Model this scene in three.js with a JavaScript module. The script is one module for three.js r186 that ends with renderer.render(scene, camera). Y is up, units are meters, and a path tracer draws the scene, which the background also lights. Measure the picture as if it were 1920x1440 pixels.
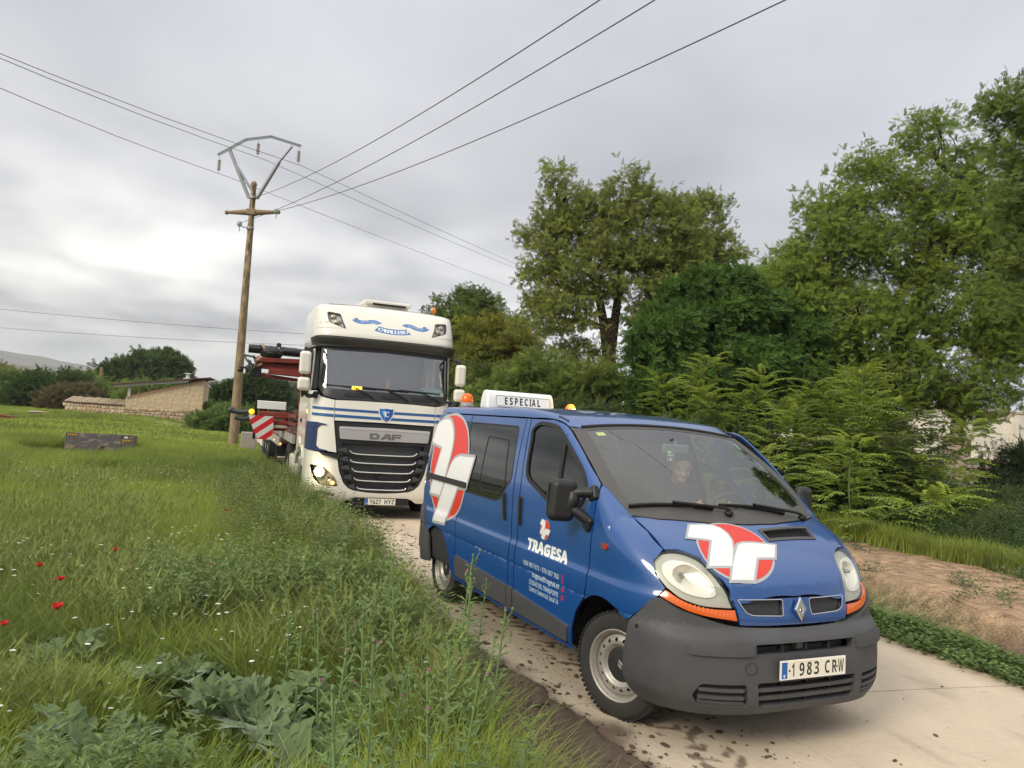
import * as THREE from 'three';
import { mergeGeometries, mergeVertices } from 'three/addons/utils/BufferGeometryUtils.js';
import { RoundedBoxGeometry } from 'three/addons/geometries/RoundedBoxGeometry.js';
import { MarchingCubes } from 'three/addons/objects/MarchingCubes.js';
import { ImprovedNoise } from 'three/addons/math/ImprovedNoise.js';

// ---------------------------------------------------------------- camera, sky, sun, exposure
const scene = new THREE.Scene();
const camera = new THREE.PerspectiveCamera(53.0, 4 / 3, 0.1, 9000);
camera.rotation.order = 'YXZ';
camera.position.set(0, 1.83, 0);
camera.rotation.set(2.74 * Math.PI / 180, 0, 3.85 * Math.PI / 180);
const renderer = new THREE.WebGLRenderer({ antialias: true });
renderer.toneMapping = THREE.LinearToneMapping;
renderer.toneMappingExposure = 1.9;
renderer.shadowMap.enabled = true;

const PN = new ImprovedNoise();
const noise = (x, y, z = 0) => PN.noise(x, y, z);
function fbm(x, y, z = 0, oct = 4) { let s = 0, a = .5, f = 1; for (let i = 0; i < oct; i++) { s += a * PN.noise(x * f + i * 17.3, y * f - i * 9.1, z * f + i * 3.7); a *= .5; f *= 2.03; } return s; }
const clamp = (x, a, b) => Math.min(b, Math.max(a, x));
const lerp = (a, b, t) => a + (b - a) * t;
const sstep = (a, b, x) => { const t = clamp((x - a) / (b - a), 0, 1); return t * t * (3 - 2 * t); };
function rng(seed) { let s = seed >>> 0; return () => { s = (s + 0x6d2b79f5) | 0; let t = Math.imul(s ^ (s >>> 15), 1 | s); t = (t + Math.imul(t ^ (t >>> 7), 61 | t)) ^ t; return ((t ^ (t >>> 14)) >>> 0) / 4294967296; }; }

// overcast sky: a layer of stratus, brighter and warmer low in the west (left), greyer higher up; zenith brightness added to raise the ambient light
{
  const W = 2048, H = 1024, d = new Float32Array(W * H * 4);
  for (let j = 0; j < H; j++) {
    const el = ((j + .5) / H - .5) * Math.PI;
    for (let i = 0; i < W; i++) {
      const az = ((i + .5) / W - .5) * 2 * Math.PI;        // u = .5 looks along +x in three's equirect; direction below
      const dx = Math.cos(el) * Math.cos(az), dz = Math.cos(el) * Math.sin(az), dy = Math.sin(el);
      const o = (j * W + i) * 4;
      const h = Math.max(dy, 0.0);
      const k = 1 / (h + .13), px = dx * k, pz = dz * k;     // cloud layer seen in perspective
      const big = fbm(px * .55 + 3.1, pz * .55 - 1.7, .3, 4), mid = fbm(px * 1.5 + big * 1.2, pz * 1.1 - 4, 1.7, 4), fine = fbm(px * 4.2, pz * 2.6 + 9, 2.2, 3);
      let L = .345 + big * .13 + mid * .09 + fine * .018;
      const west = Math.max(0, (-dx * .86 - dz * .5));       // left of the view
      const low = Math.exp(-h * 4.2);
      L += .05 * low + .20 * west * Math.exp(-Math.pow((h - .16) / .10, 2)) * (.35 + 2.8 * mid + 1.4 * big) + .05 * west * low;
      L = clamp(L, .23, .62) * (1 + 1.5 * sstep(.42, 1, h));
      const warm = clamp(.22 * low + .9 * west * low + (L - .375) * 2.0, -.4, 1);
      d[o] = L * (.968 + .060 * warm); d[o + 1] = L * (.99 + .018 * warm); d[o + 2] = L * (1.075 - .125 * warm); d[o + 3] = 1;
      if (dy < 0) { const g = sstep(0, -.06, dy); for (let c = 0; c < 3; c++) d[o + c] = lerp(d[o + c], [.16, .17, .12][c], g); }
    }
  }
  const t = new THREE.DataTexture(d, W, H, THREE.RGBAFormat, THREE.FloatType);
  t.mapping = THREE.EquirectangularReflectionMapping; t.magFilter = t.minFilter = THREE.LinearFilter; t.needsUpdate = true;
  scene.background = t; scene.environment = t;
}
scene.fog = new THREE.FogExp2(0xc4cad2, .00022);
const sun = new THREE.DirectionalLight(new THREE.Color().setRGB(1, .91, .74), 1.5);
sun.position.set(-46, 40, 34); sun.target.position.set(0, 0, -14); sun.castShadow = true; sun.shadow.radius = 42;
sun.shadow.mapSize.set(2048, 2048);
Object.assign(sun.shadow.camera, { left: -60, right: 60, top: 60, bottom: -60, near: 1, far: 200 });
scene.add(sun, sun.target);

// ---------------------------------------------------------------- helpers
const V = (x, y, z) => new THREE.Vector3(x, y, z);
const rgb = (r, g, b) => new THREE.Color().setRGB(r, g, b);
const std = (r, g, b, rough = .7, o = {}) => new THREE.MeshStandardMaterial({ color: rgb(r, g, b), roughness: rough, ...o });
const phys = (r, g, b, rough = .4, o = {}) => new THREE.MeshPhysicalMaterial({ color: rgb(r, g, b), roughness: rough, ...o });
const used = {};
function numbered(n) { if (!(n in used)) { used[n] = 0; return n; } return n + '_' + String(++used[n]).padStart(3, '0'); }
function tag(o, label, category, group) { o.userData.label = label; o.userData.category = category; if (group) o.userData.group = group; return o; }
function thing(name, label, category, [x, y, z] = [0, 0, 0], turn = 0, group) { const o = new THREE.Group(); o.name = numbered(name); o.position.set(x, y, z); o.rotation.y = turn; scene.add(o); return tag(o, label, category, group); }
function part(name, geos, mat, parent, label) {
  const g = Array.isArray(geos) ? merge(geos) : geos;
  const m = new THREE.Mesh(g, mat); m.name = parent === scene ? numbered(name) : name; parent.add(m); if (label) m.userData.label = label; return m;
}
function struct(name, geo, mat) { const m = part(name, geo, mat, scene); m.userData.kind = 'structure'; return m; }
function merge(list) {
  list = list.map((g) => { let h = g.index ? g.toNonIndexed() : g; if (!h.attributes.uv) h.setAttribute('uv', new THREE.BufferAttribute(new Float32Array(h.attributes.position.count * 2), 2)); if (!h.attributes.normal) h.computeVertexNormals(); for (const k of Object.keys(h.attributes)) if (!['position', 'normal', 'uv', 'color'].includes(k)) h.deleteAttribute(k); return h; });
  const anyc = list.some((g) => g.attributes.color); if (anyc) list.forEach((g) => { if (!g.attributes.color) g.setAttribute('color', new THREE.BufferAttribute(new Float32Array(g.attributes.position.count * 3).fill(1), 3)); });
  return list.length === 1 ? list[0] : mergeGeometries(list);
}
const M4 = () => new THREE.Matrix4();
function bx(w, h, d, x = 0, y = 0, z = 0, r = 0, rot) {       // box, w along x, h along y, d along z, centred at x y z
  const m = Math.min(w, h, d); const g = r > 0 ? new RoundedBoxGeometry(w, h, d, 2, Math.min(r, m * .49)) : new THREE.BoxGeometry(w, h, d);
  if (rot) g.applyMatrix4(M4().makeRotationFromEuler(new THREE.Euler(...rot))); g.translate(x, y, z); return g;
}
function cyl(r0, r1, a, b, seg = 16, open = false) {          // tapered cylinder from point a (r0) to b (r1)
  const A = V(...a), B = V(...b), d = B.clone().sub(A), L = d.length();
  const g = new THREE.CylinderGeometry(r1, r0, L, seg, 1, open); g.translate(0, L / 2, 0);
  g.applyQuaternion(new THREE.Quaternion().setFromUnitVectors(V(0, 1, 0), d.normalize())); g.translate(A.x, A.y, A.z); return g;
}
function tube(pts, r, seg = 8, n, closed = false) { const c = new THREE.CatmullRomCurve3(pts.map((p) => V(...p)), closed, 'catmullrom', .5); return new THREE.TubeGeometry(c, n || pts.length * 6, r, seg, closed); }
function lathe(prof, seg = 32, axis = 'y') { const g = new THREE.LatheGeometry(prof.map(([r, y]) => new THREE.Vector2(r, y)), seg); if (axis === 'z') g.rotateX(Math.PI / 2); if (axis === 'x') g.rotateZ(-Math.PI / 2); return g; }
function ell(rx, ry, rz, x, y, z, s = 16) { const g = new THREE.SphereGeometry(1, s, Math.max(8, s >> 1)); g.scale(rx, ry, rz); g.translate(x, y, z); return g; }
function roundPoly(pts, r, n = 5) {                            // rounds the corners of a polygon; r one number or per corner
  const out = [], N = pts.length;
  for (let i = 0; i < N; i++) {
    const p = pts[i], a = pts[(i + N - 1) % N], b = pts[(i + 1) % N], rr = Array.isArray(r) ? r[i] : r;
    const la = Math.hypot(a[0] - p[0], a[1] - p[1]), lb = Math.hypot(b[0] - p[0], b[1] - p[1]);
    const t = Math.min(rr, la * .49, lb * .49);
    if (t < 1e-5) { out.push(p); continue; }
    const p0 = [p[0] + (a[0] - p[0]) / la * t, p[1] + (a[1] - p[1]) / la * t], p1 = [p[0] + (b[0] - p[0]) / lb * t, p[1] + (b[1] - p[1]) / lb * t];
    for (let k = 0; k <= n; k++) { const s = k / n, u = 1 - s; out.push([u * u * p0[0] + 2 * u * s * p[0] + s * s * p1[0], u * u * p0[1] + 2 * u * s * p[1] + s * s * p1[1]]); }
  }
  return out;
}
function smooth2(pts, n = 6) { const c = new THREE.CatmullRomCurve3(pts.map((p) => V(p[0], p[1], 0)), false, 'centripetal'); return c.getPoints(n * (pts.length - 1)).map((p) => [p.x, p.y]); }
const area2 = (l) => l.reduce((s, p, i) => { const q = l[(i + 1) % l.length]; return s + p[0] * q[1] - q[0] * p[1]; }, 0) / 2;
function inset(loop, d) {                                      // shrinks (d > 0) a simple polygon
  const s = area2(loop) > 0 ? 1 : -1, N = loop.length;
  return loop.map((p, i) => {
    const a = loop[(i + N - 1) % N], b = loop[(i + 1) % N];
    let n1 = [-(p[1] - a[1]), p[0] - a[0]], n2 = [-(b[1] - p[1]), b[0] - p[0]]; const l1 = Math.hypot(...n1) || 1e-9, l2 = Math.hypot(...n2) || 1e-9;
    n1 = [n1[0] / l1 * s, n1[1] / l1 * s]; n2 = [n2[0] / l2 * s, n2[1] / l2 * s];
    const m = [n1[0] + n2[0], n1[1] + n2[1]], q = Math.max(.5, (m[0] * m[0] + m[1] * m[1]) / 2);
    return [p[0] + m[0] * d / q, p[1] + m[1] * d / q];
  });
}
function splitY(P, T, c) {                                     // cuts the triangles along the line y = c
  const mid = new Map(), O = [], e = 1e-5;
  const X = (a, b) => { const da = P[a][1] - c, db = P[b][1] - c; if (Math.abs(da) < e || Math.abs(db) < e || da * db > 0) return -1; const k = a < b ? a * 1e6 + b : b * 1e6 + a; if (!mid.has(k)) { const t = da / (da - db); mid.set(k, P.length); P.push([lerp(P[a][0], P[b][0], t), c]); } return mid.get(k); };
  for (const [a, b, d] of T) {
    const x = X(a, b), y = X(b, d), z = X(d, a), k = (x >= 0) + (y >= 0) + (z >= 0);
    if (!k) O.push([a, b, d]);
    else if (k === 1) { if (x >= 0) O.push([a, x, d], [x, b, d]); else if (y >= 0) O.push([a, b, y], [a, y, d]); else O.push([a, b, z], [z, b, d]); }
    else if (x < 0) O.push([a, b, y], [a, y, z], [z, y, d]); else if (y < 0) O.push([a, x, z], [x, b, d], [x, d, z]); else O.push([b, y, x], [a, x, y], [a, y, d]);
  }
  return O;
}
function triangulate(loop, holes, L, cuts) {                         // polygon with holes -> conforming triangles with edges shorter than L
  if (area2(loop) < 0) loop = loop.slice().reverse(); holes = holes.map((h) => area2(h) > 0 ? h.slice().reverse() : h);
  const v2 = (l) => l.map((p) => new THREE.Vector2(p[0], p[1]));
  let P = [loop, ...holes].flat().map((p) => [p[0], p[1]]);
  let T = THREE.ShapeUtils.triangulateShape(v2(loop), holes.map(v2));
  T = T.map(([a, b, c]) => { const s = (P[b][0] - P[a][0]) * (P[c][1] - P[a][1]) - (P[c][0] - P[a][0]) * (P[b][1] - P[a][1]); return s < 0 ? [a, c, b] : [a, b, c]; });
  for (let it = 0; it < 9; it++) {
    const mid = new Map(); let any = false;
    const M = (a, b) => { const l = Math.hypot(P[a][0] - P[b][0], P[a][1] - P[b][1]); if (l <= L) return -1; const k = a < b ? a * 1e6 + b : b * 1e6 + a; if (!mid.has(k)) { mid.set(k, P.length); P.push([(P[a][0] + P[b][0]) / 2, (P[a][1] + P[b][1]) / 2]); } any = true; return mid.get(k); };
    const O = [];
    for (const [a, b, c] of T) {
      const x = M(a, b), y = M(b, c), z = M(c, a), k = (x >= 0) + (y >= 0) + (z >= 0);
      if (!k) O.push([a, b, c]);
      else if (k === 3) O.push([a, x, z], [x, b, y], [z, y, c], [x, y, z]);
      else if (k === 1) { if (x >= 0) O.push([a, x, c], [x, b, c]); else if (y >= 0) O.push([a, b, y], [a, y, c]); else O.push([a, b, z], [z, b, c]); }
      else { if (x < 0) O.push([a, b, y], [a, y, z], [z, y, c]); else if (y < 0) O.push([a, x, z], [x, b, c], [x, c, z]); else O.push([b, y, x], [a, x, y], [a, y, c]); }
    }
    T = O; if (!any) break;
  }
  for (const c of cuts || []) T = splitY(P, T, c);
  return { P, T };
}
// a sheet cut from a surface: loop and holes live in the map's own two coordinates, map(a, b) gives the point, nor(p) its outward normal; the rim is folded inwards by `skirt`
function sheet(loop, holes, map, nor, { L = .06, skirt = .012, uv, off = 0, gap = 0, cuts } = {}) {
  if (gap) { loop = inset(loop, gap); holes = holes.map((h) => inset(h, -gap)); }
  const { P, T } = triangulate(loop, holes, L, cuts);
  const pts = P.map((p) => map(p[0], p[1])), ns = pts.map(nor);
  if (off) pts.forEach((p, i) => { for (let c = 0; c < 3; c++) p[c] += ns[i][c] * off; });
  const pos = [], nrm = [], uvs = [];
  const U = pts.map((p, i) => uv ? uv(p, P[i]) : P[i]);
  const put = (i) => { pos.push(...pts[i]); nrm.push(...ns[i]); uvs.push(...U[i]); };
  let flip = 0;
  for (const [a, b, c] of T) { const A = pts[a], B = pts[b], C = pts[c]; const e = [B[0] - A[0], B[1] - A[1], B[2] - A[2]], f = [C[0] - A[0], C[1] - A[1], C[2] - A[2]]; flip += (e[1] * f[2] - e[2] * f[1]) * ns[a][0] + (e[2] * f[0] - e[0] * f[2]) * ns[a][1] + (e[0] * f[1] - e[1] * f[0]) * ns[a][2] > 0 ? 1 : -1; }
  flip = flip < 0;
  const E = new Map();
  for (const t of T) { const [a, b, c] = flip ? [t[0], t[2], t[1]] : t; put(a); put(b); put(c); for (const [p, q] of [[a, b], [b, c], [c, a]]) { const k = p < q ? p * 1e6 + q : q * 1e6 + p; if (E.has(k)) E.set(k, null); else E.set(k, [p, q]); } }
  if (skirt) for (const e of E.values()) if (e) {
    const [p, q] = e, A = pts[p], B = pts[q], a = A.map((x, i) => x - ns[p][i] * skirt), b = B.map((x, i) => x - ns[q][i] * skirt);
    const d = [B[0] - A[0], B[1] - A[1], B[2] - A[2]], n = ns[p]; let c = [d[1] * n[2] - d[2] * n[1], d[2] * n[0] - d[0] * n[2], d[0] * n[1] - d[1] * n[0]]; const l = Math.hypot(...c) || 1; c = c.map((x) => x / l);
    const quad = [[A, U[p]], [a, U[p]], [B, U[q]], [B, U[q]], [a, U[p]], [b, U[q]]];
    for (const [w, u] of quad) { pos.push(...w); nrm.push(...c); uvs.push(...u); }
  }
  const g = new THREE.BufferGeometry();
  g.setAttribute('position', new THREE.Float32BufferAttribute(pos, 3)); g.setAttribute('normal', new THREE.Float32BufferAttribute(nrm, 3)); g.setAttribute('uv', new THREE.Float32BufferAttribute(uvs, 2));
  return g;
}
function mirrorZ(g) {                                          // copy mirrored in the plane z = 0
  g = g.index ? g.toNonIndexed() : g.clone(); const p = g.attributes.position, n = g.attributes.normal, u = g.attributes.uv;
  const sw = (a, i, j) => { if (!a) return; for (let c = 0; c < a.itemSize; c++) { const t = a.array[i * a.itemSize + c]; a.array[i * a.itemSize + c] = a.array[j * a.itemSize + c]; a.array[j * a.itemSize + c] = t; } };
  for (let i = 0; i < p.count; i++) { p.array[i * 3 + 2] *= -1; if (n) n.array[i * 3 + 2] *= -1; }
  for (let i = 0; i < p.count; i += 3) { sw(p, i + 1, i + 2); sw(n, i + 1, i + 2); sw(u, i + 1, i + 2); } return g;
}
function gradN(f) { const e = 1e-3; return (p) => { const [x, y, z] = p; const n = [f(x + e, y, z) - f(x - e, y, z), f(x, y + e, z) - f(x, y - e, z), f(x, y, z + e) - f(x, y, z - e)]; const l = Math.hypot(...n) || 1; return [n[0] / l, n[1] / l, n[2] / l]; }; }
function hit(f, o, d, far = 2.5, step = .04) {                 // first point along the ray where f turns negative
  let t = 0, last = 0; while (t < far && f(o[0] + d[0] * t, o[1] + d[1] * t, o[2] + d[2] * t) > 0) { last = t; t += step; }
  let a = last, b = t; for (let i = 0; i < 26; i++) { const m = (a + b) / 2; if (f(o[0] + d[0] * m, o[1] + d[1] * m, o[2] + d[2] * m) > 0) a = m; else b = m; }
  return [o[0] + d[0] * b, o[1] + d[1] * b, o[2] + d[2] * b];
}
const smax = (a, b, k) => { const h = Math.max(k - Math.abs(a - b), 0) / k; return Math.max(a, b) + h * h * k * .25; };
function table(tab) { return (x) => { if (x <= tab[0][0]) return tab[0][1]; for (let i = 1; i < tab.length; i++) if (x <= tab[i][0]) { const [x0, y0] = tab[i - 1], [x1, y1] = tab[i]; const m = (j) => { const a = tab[Math.max(j - 1, 0)], b = tab[Math.min(j + 1, tab.length - 1)]; return (b[1] - a[1]) / (b[0] - a[0]); }; const h = x1 - x0, t = (x - x0) / h, t2 = t * t, t3 = t2 * t; return (2 * t3 - 3 * t2 + 1) * y0 + (t3 - 2 * t2 + t) * h * m(i - 1) + (-2 * t3 + 3 * t2) * y1 + (t3 - t2) * h * m(i); } return tab[tab.length - 1][1]; }; }
function canvas(w, h, draw, o = {}) { const c = document.createElement('canvas'); c.width = w; c.height = h; draw(c.getContext('2d'), w, h); const t = new THREE.CanvasTexture(c); if (!o.data) t.colorSpace = THREE.SRGBColorSpace; t.wrapS = t.wrapT = o.clamp ? THREE.ClampToEdgeWrapping : THREE.RepeatWrapping; t.anisotropy = 8; return t; }
function dataTex(w, h, f, o = {}) { const d = new Uint8Array(w * h * 4); for (let j = 0; j < h; j++) for (let i = 0; i < w; i++) { const c = f(i / w, j / h, i, j), k = (j * w + i) * 4; if (typeof c === 'number') { d[k] = d[k + 1] = d[k + 2] = clamp(c, 0, 1) * 255; } else for (let q = 0; q < 3; q++) d[k + q] = clamp(c[q], 0, 1) * 255; d[k + 3] = 255; } const t = new THREE.DataTexture(d, w, h, THREE.RGBAFormat); t.wrapS = t.wrapT = THREE.RepeatWrapping; t.magFilter = t.minFilter = THREE.LinearFilter; if (o.srgb) t.colorSpace = THREE.SRGBColorSpace; t.needsUpdate = true; return t; }
// tileable noise in 0..1 from noise on a torus of period n
function tnoise(u, v, n, seed = 0, oct = 3) { let s = 0, a = .5; for (let o = 0; o < oct; o++) { const f = n * (1 << o); const x = u * f, y = v * f; const fx = x / f, fy = y / f; const g = (xx, yy) => PN.noise(xx, yy, seed + o * 7.7); const n00 = g(x, y), n10 = g(x - f, y), n01 = g(x, y - f), n11 = g(x - f, y - f); s += a * (lerp(lerp(n00, n10, fx), lerp(n01, n11, fx), fy)) * 1.3; a *= .5; } return .5 + s; }
// ---------------------------------------------------------------- ground: t runs across the road from its left edge, s along it towards the camera
const RD = [.358, .934], RT = [.934, -.358], R0 = [.14, -5.39];
const toT = (x, z) => (x - R0[0]) * RT[0] + (z - R0[1]) * RT[1], toS = (x, z) => (x - R0[0]) * RD[0] + (z - R0[1]) * RD[1];
const fromTS = (t, s) => [R0[0] + RT[0] * t + RD[0] * s, R0[1] + RT[1] * t + RD[1] * s];
const dirtBand = (t, s) => sstep(4.75, 5.3, t + .35 * noise(s * .5, 3.3)) * (1 - sstep(7.7, 8.4, t + .5 * noise(s * .4, 8.1)));
function groundH(x, z) {
  const t = toT(x, z), s = toS(x, z), r = Math.hypot(x, z);
  let h = .05 * fbm(x * .16, z * .16, 2, 3) * sstep(.2, 2.5, Math.abs(t - 2.05) - 2.05);
  h += .10 * sstep(-.1, -1.2, t) * (1 - sstep(-9, -16, t));                                    // low shoulder left of the road
  h += dirtBand(t, s) * (.30 + .16 * fbm(x * .8, z * .8, 5, 4)) ;
  h += 2.3 * sstep(7, 13, t) * sstep(-19, -28, z) * (1 - sstep(7, 13, x)) ;                    // bank behind the van
  h += 1.0 * sstep(44, 58, -z) * sstep(12, 18, x);
  h += .42 * sstep(41, 48, -z) * sstep(-18.5, -23.5, x);
  h += 1.6 * fbm(x * .012, z * .012, 7, 3) * sstep(70, 160, r);
  const road = (1 - sstep(0, .25, Math.abs(t - 2.05) - 2.3)); if (s > -70) h = lerp(h, -.03, road);
  return h;
}
const V3 = (x, z, o = 0) => [x, groundH(x, z) + o, z];
{
  // one sheet from under the camera to the horizon: rings that widen with distance
  const pos = [], col = [], uv = [], idx = [], NA = 360, rad = [0.01]; for (let r = .5; r < 14; r += .16) rad.push(r); for (let r = 14; r < 4200; r *= 1.028) rad.push(r);
  const c0 = V(0, 0, 0), soil = [.115, .078, .048], sand = [.52, .345, .205], green = [.11, .16, .04], dry = [.20, .19, .085];
  for (const r of rad) for (let i = 0; i <= NA; i++) {
    const a = i / NA * 2 * Math.PI, x = r * Math.sin(a), z = -r * Math.cos(a) - 3, t = toT(x, z), s = toS(x, z);
    pos.push(x, groundH(x, z), z); uv.push(x * .5, z * .5);
    const n = fbm(x * .35, z * .35, 1, 4), n2 = fbm(x * .05, z * .05, 4, 3); let c = [0, 1, 2].map((k) => lerp(lerp(soil[k], green[k], sstep(-.25, .2, n)), dry[k], sstep(.05, .4, n2) * .6));
    if (r > 60) c = [0, 1, 2].map((k) => lerp(c[k], [.15, .21, .06][k], sstep(60, 120, r)));
    const d = dirtBand(t, s) * (s > -16 ? 1 : 0); c = [0, 1, 2].map((k) => lerp(c[k], sand[k] * (1 + .5 * fbm(x * 1.7, z * 1.7, 9, 4)), d));
    const bk = sstep(9, 13, t) * sstep(-19, -26, z) * (1 - sstep(7, 13, x)) * sstep(-.2, .15, n + .1); c = [0, 1, 2].map((k) => lerp(c[k], [.30, .24, .15][k], bk * .8));
    col.push(...c);
  }
  const W = NA + 1; for (let j = 0; j + 1 < rad.length; j++) for (let i = 0; i < NA; i++) { const a = j * W + i; idx.push(a, a + W, a + 1, a + 1, a + W, a + W + 1); }
  const g = new THREE.BufferGeometry(); g.setAttribute('position', new THREE.Float32BufferAttribute(pos, 3)); g.setAttribute('color', new THREE.Float32BufferAttribute(col, 3)); g.setAttribute('uv', new THREE.Float32BufferAttribute(uv, 2)); g.setIndex(idx); g.computeVertexNormals();
  { const n = g.attributes.normal; if (n.getY(500) < 0) { for (let i = 0; i < idx.length; i += 3) { const q = idx[i + 1]; idx[i + 1] = idx[i + 2]; idx[i + 2] = q; } g.setIndex(idx); g.computeVertexNormals(); } }
  const grain = dataTex(512, 512, (u, v) => { const a = tnoise(u, v, 10, 81, 4), b = tnoise(u, v, 70, 82, 2); return .5 + (a - .5) * .7 + (b - .5) * .9; }); const gmap = dataTex(512, 512, (u, v) => { const a = tnoise(u, v, 14, 83, 4), b = tnoise(u, v, 90, 84, 2); const k = .80 + (a - .5) * .45 + (b - .5) * .55; return [k, k, k]; }, { srgb: true });
  struct('ground', g, new THREE.MeshStandardMaterial({ vertexColors: true, map: gmap, roughness: .95, bumpMap: grain, bumpScale: .03 }));
}
// concrete lane: cast slabs with open joints, mud smeared by wheels along the left side
const mudEdge = (s) => -.06 + .18 * sstep(-9, 2, s) + .16 * noise(s * .7, 1.1) + .08 * noise(s * 2.3, 4.4) + .25 * sstep(-2.5, 3, s);
{
  const S0 = -24, S1 = 8, T0 = -.05, T1 = 4.15, W = 2048, H = 512;
  const track = (s) => .72 + .05 * Math.sin(s * .8) + .04 * s * -.2;
  const map = dataTex(W, H, (u, v) => {
    const s = lerp(S0, S1, u), t = lerp(T0, T1, v);
    const big = fbm(s * .35, t * .5, 11, 4), mid = fbm(s * 2.2, t * 2.6, 12, 4), fine = fbm(s * 18, t * 18, 13, 2);
    let k = 1 + .16 * big + .16 * mid + .10 * fine; let c = [.56 * k, .465 * k, .35 * k];
    const e = mudEdge(s); let mud = sstep(.14, -.10, t - e + .35 * fbm(s * 1.9, t * 2.4, 14, 4));
    const tr = Math.abs(t - track(s)) < .16 && s < 1.5 ? sstep(.02, .22, fbm(s * 5, t * 7, 15, 3) + .16 * Math.sin(s * 42 + (t > track(s) ? 1 : -1) * t * 30)) * sstep(-8, -4, s) * .85 : 0;
    const sp = sstep(.36, .46, fbm(s * 5.3, t * 8, 16, 3)) * sstep(2.2, .3, t) * sstep(-9, -5, s) * .9;
    const st = sstep(.12, .45, fbm(s * .9 + 4, t * 3.4, 17, 4)) * .20;
    mud = Math.max(mud, tr, sp); c = [0, 1, 2].map((q) => lerp(c[q] * (1 - st), [.125, .085, .055][q] * (1 + .6 * mid), clamp(mud, 0, 1)));
    const ck = Math.abs(fbm(s * .55 + 3, t * .9, 19, 4)); if (ck < .0028 * (1 + 1.5 * fine) && noise(s * .3, t * .3, 20) > .12) c = c.map((q) => q * .74); const edge = sstep(3.75, 4.12, t + .3 * fbm(s * 1.3, 2, 18, 3)); c = [0, 1, 2].map((q) => lerp(c[q], [.30, .22, .14][q], edge * .7));
    return c.map((q) => Math.pow(clamp(q, 0, 1), 1 / 2.2));
  }, { srgb: true }); map.wrapS = map.wrapT = THREE.MirroredRepeatWrapping;
  const bump = dataTex(512, 512, (u, v) => { const a = tnoise(u, v, 8, 91, 4), b = tnoise(u, v, 80, 92, 2); return .5 + (a - .5) * .5 + (b - .5) * .8; }); bump.repeat.set(12, 2);
  const m = new THREE.MeshStandardMaterial({ map, roughness: .82, bumpMap: bump, bumpScale: .006 });
  const road = new THREE.Group(); road.name = 'road'; road.userData.kind = 'structure'; scene.add(road);
  const slab = (s0, s1, skew = 0) => { const l = []; const n = 14; for (let i = 0; i <= n; i++) { const s = lerp(s0, s1, i / n); l.push([.05 + .05 * noise(s * 1.7, 6.6), s]); } for (let i = n; i >= 0; i--) { const s = lerp(s0, s1, i / n); l.push([4.1 + .06 * noise(s * 1.3, 2.6), s + skew]); } return sheet(l, [], (t, s) => { const [x, z] = fromTS(t, s); return [x, .004 + .004 * noise(x, z), z]; }, () => [0, 1, 0], { L: .8, skirt: .10, uv: (p, q) => [(q[1] - S0) / (S1 - S0), (q[0] - T0) / (T1 - T0)] }); };
  for (let s = -66; s < 8; s += 5) part('slab', slab(s + .006 + 1.35, s + 4.994 + 1.35, .32), m, road);
}
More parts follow.
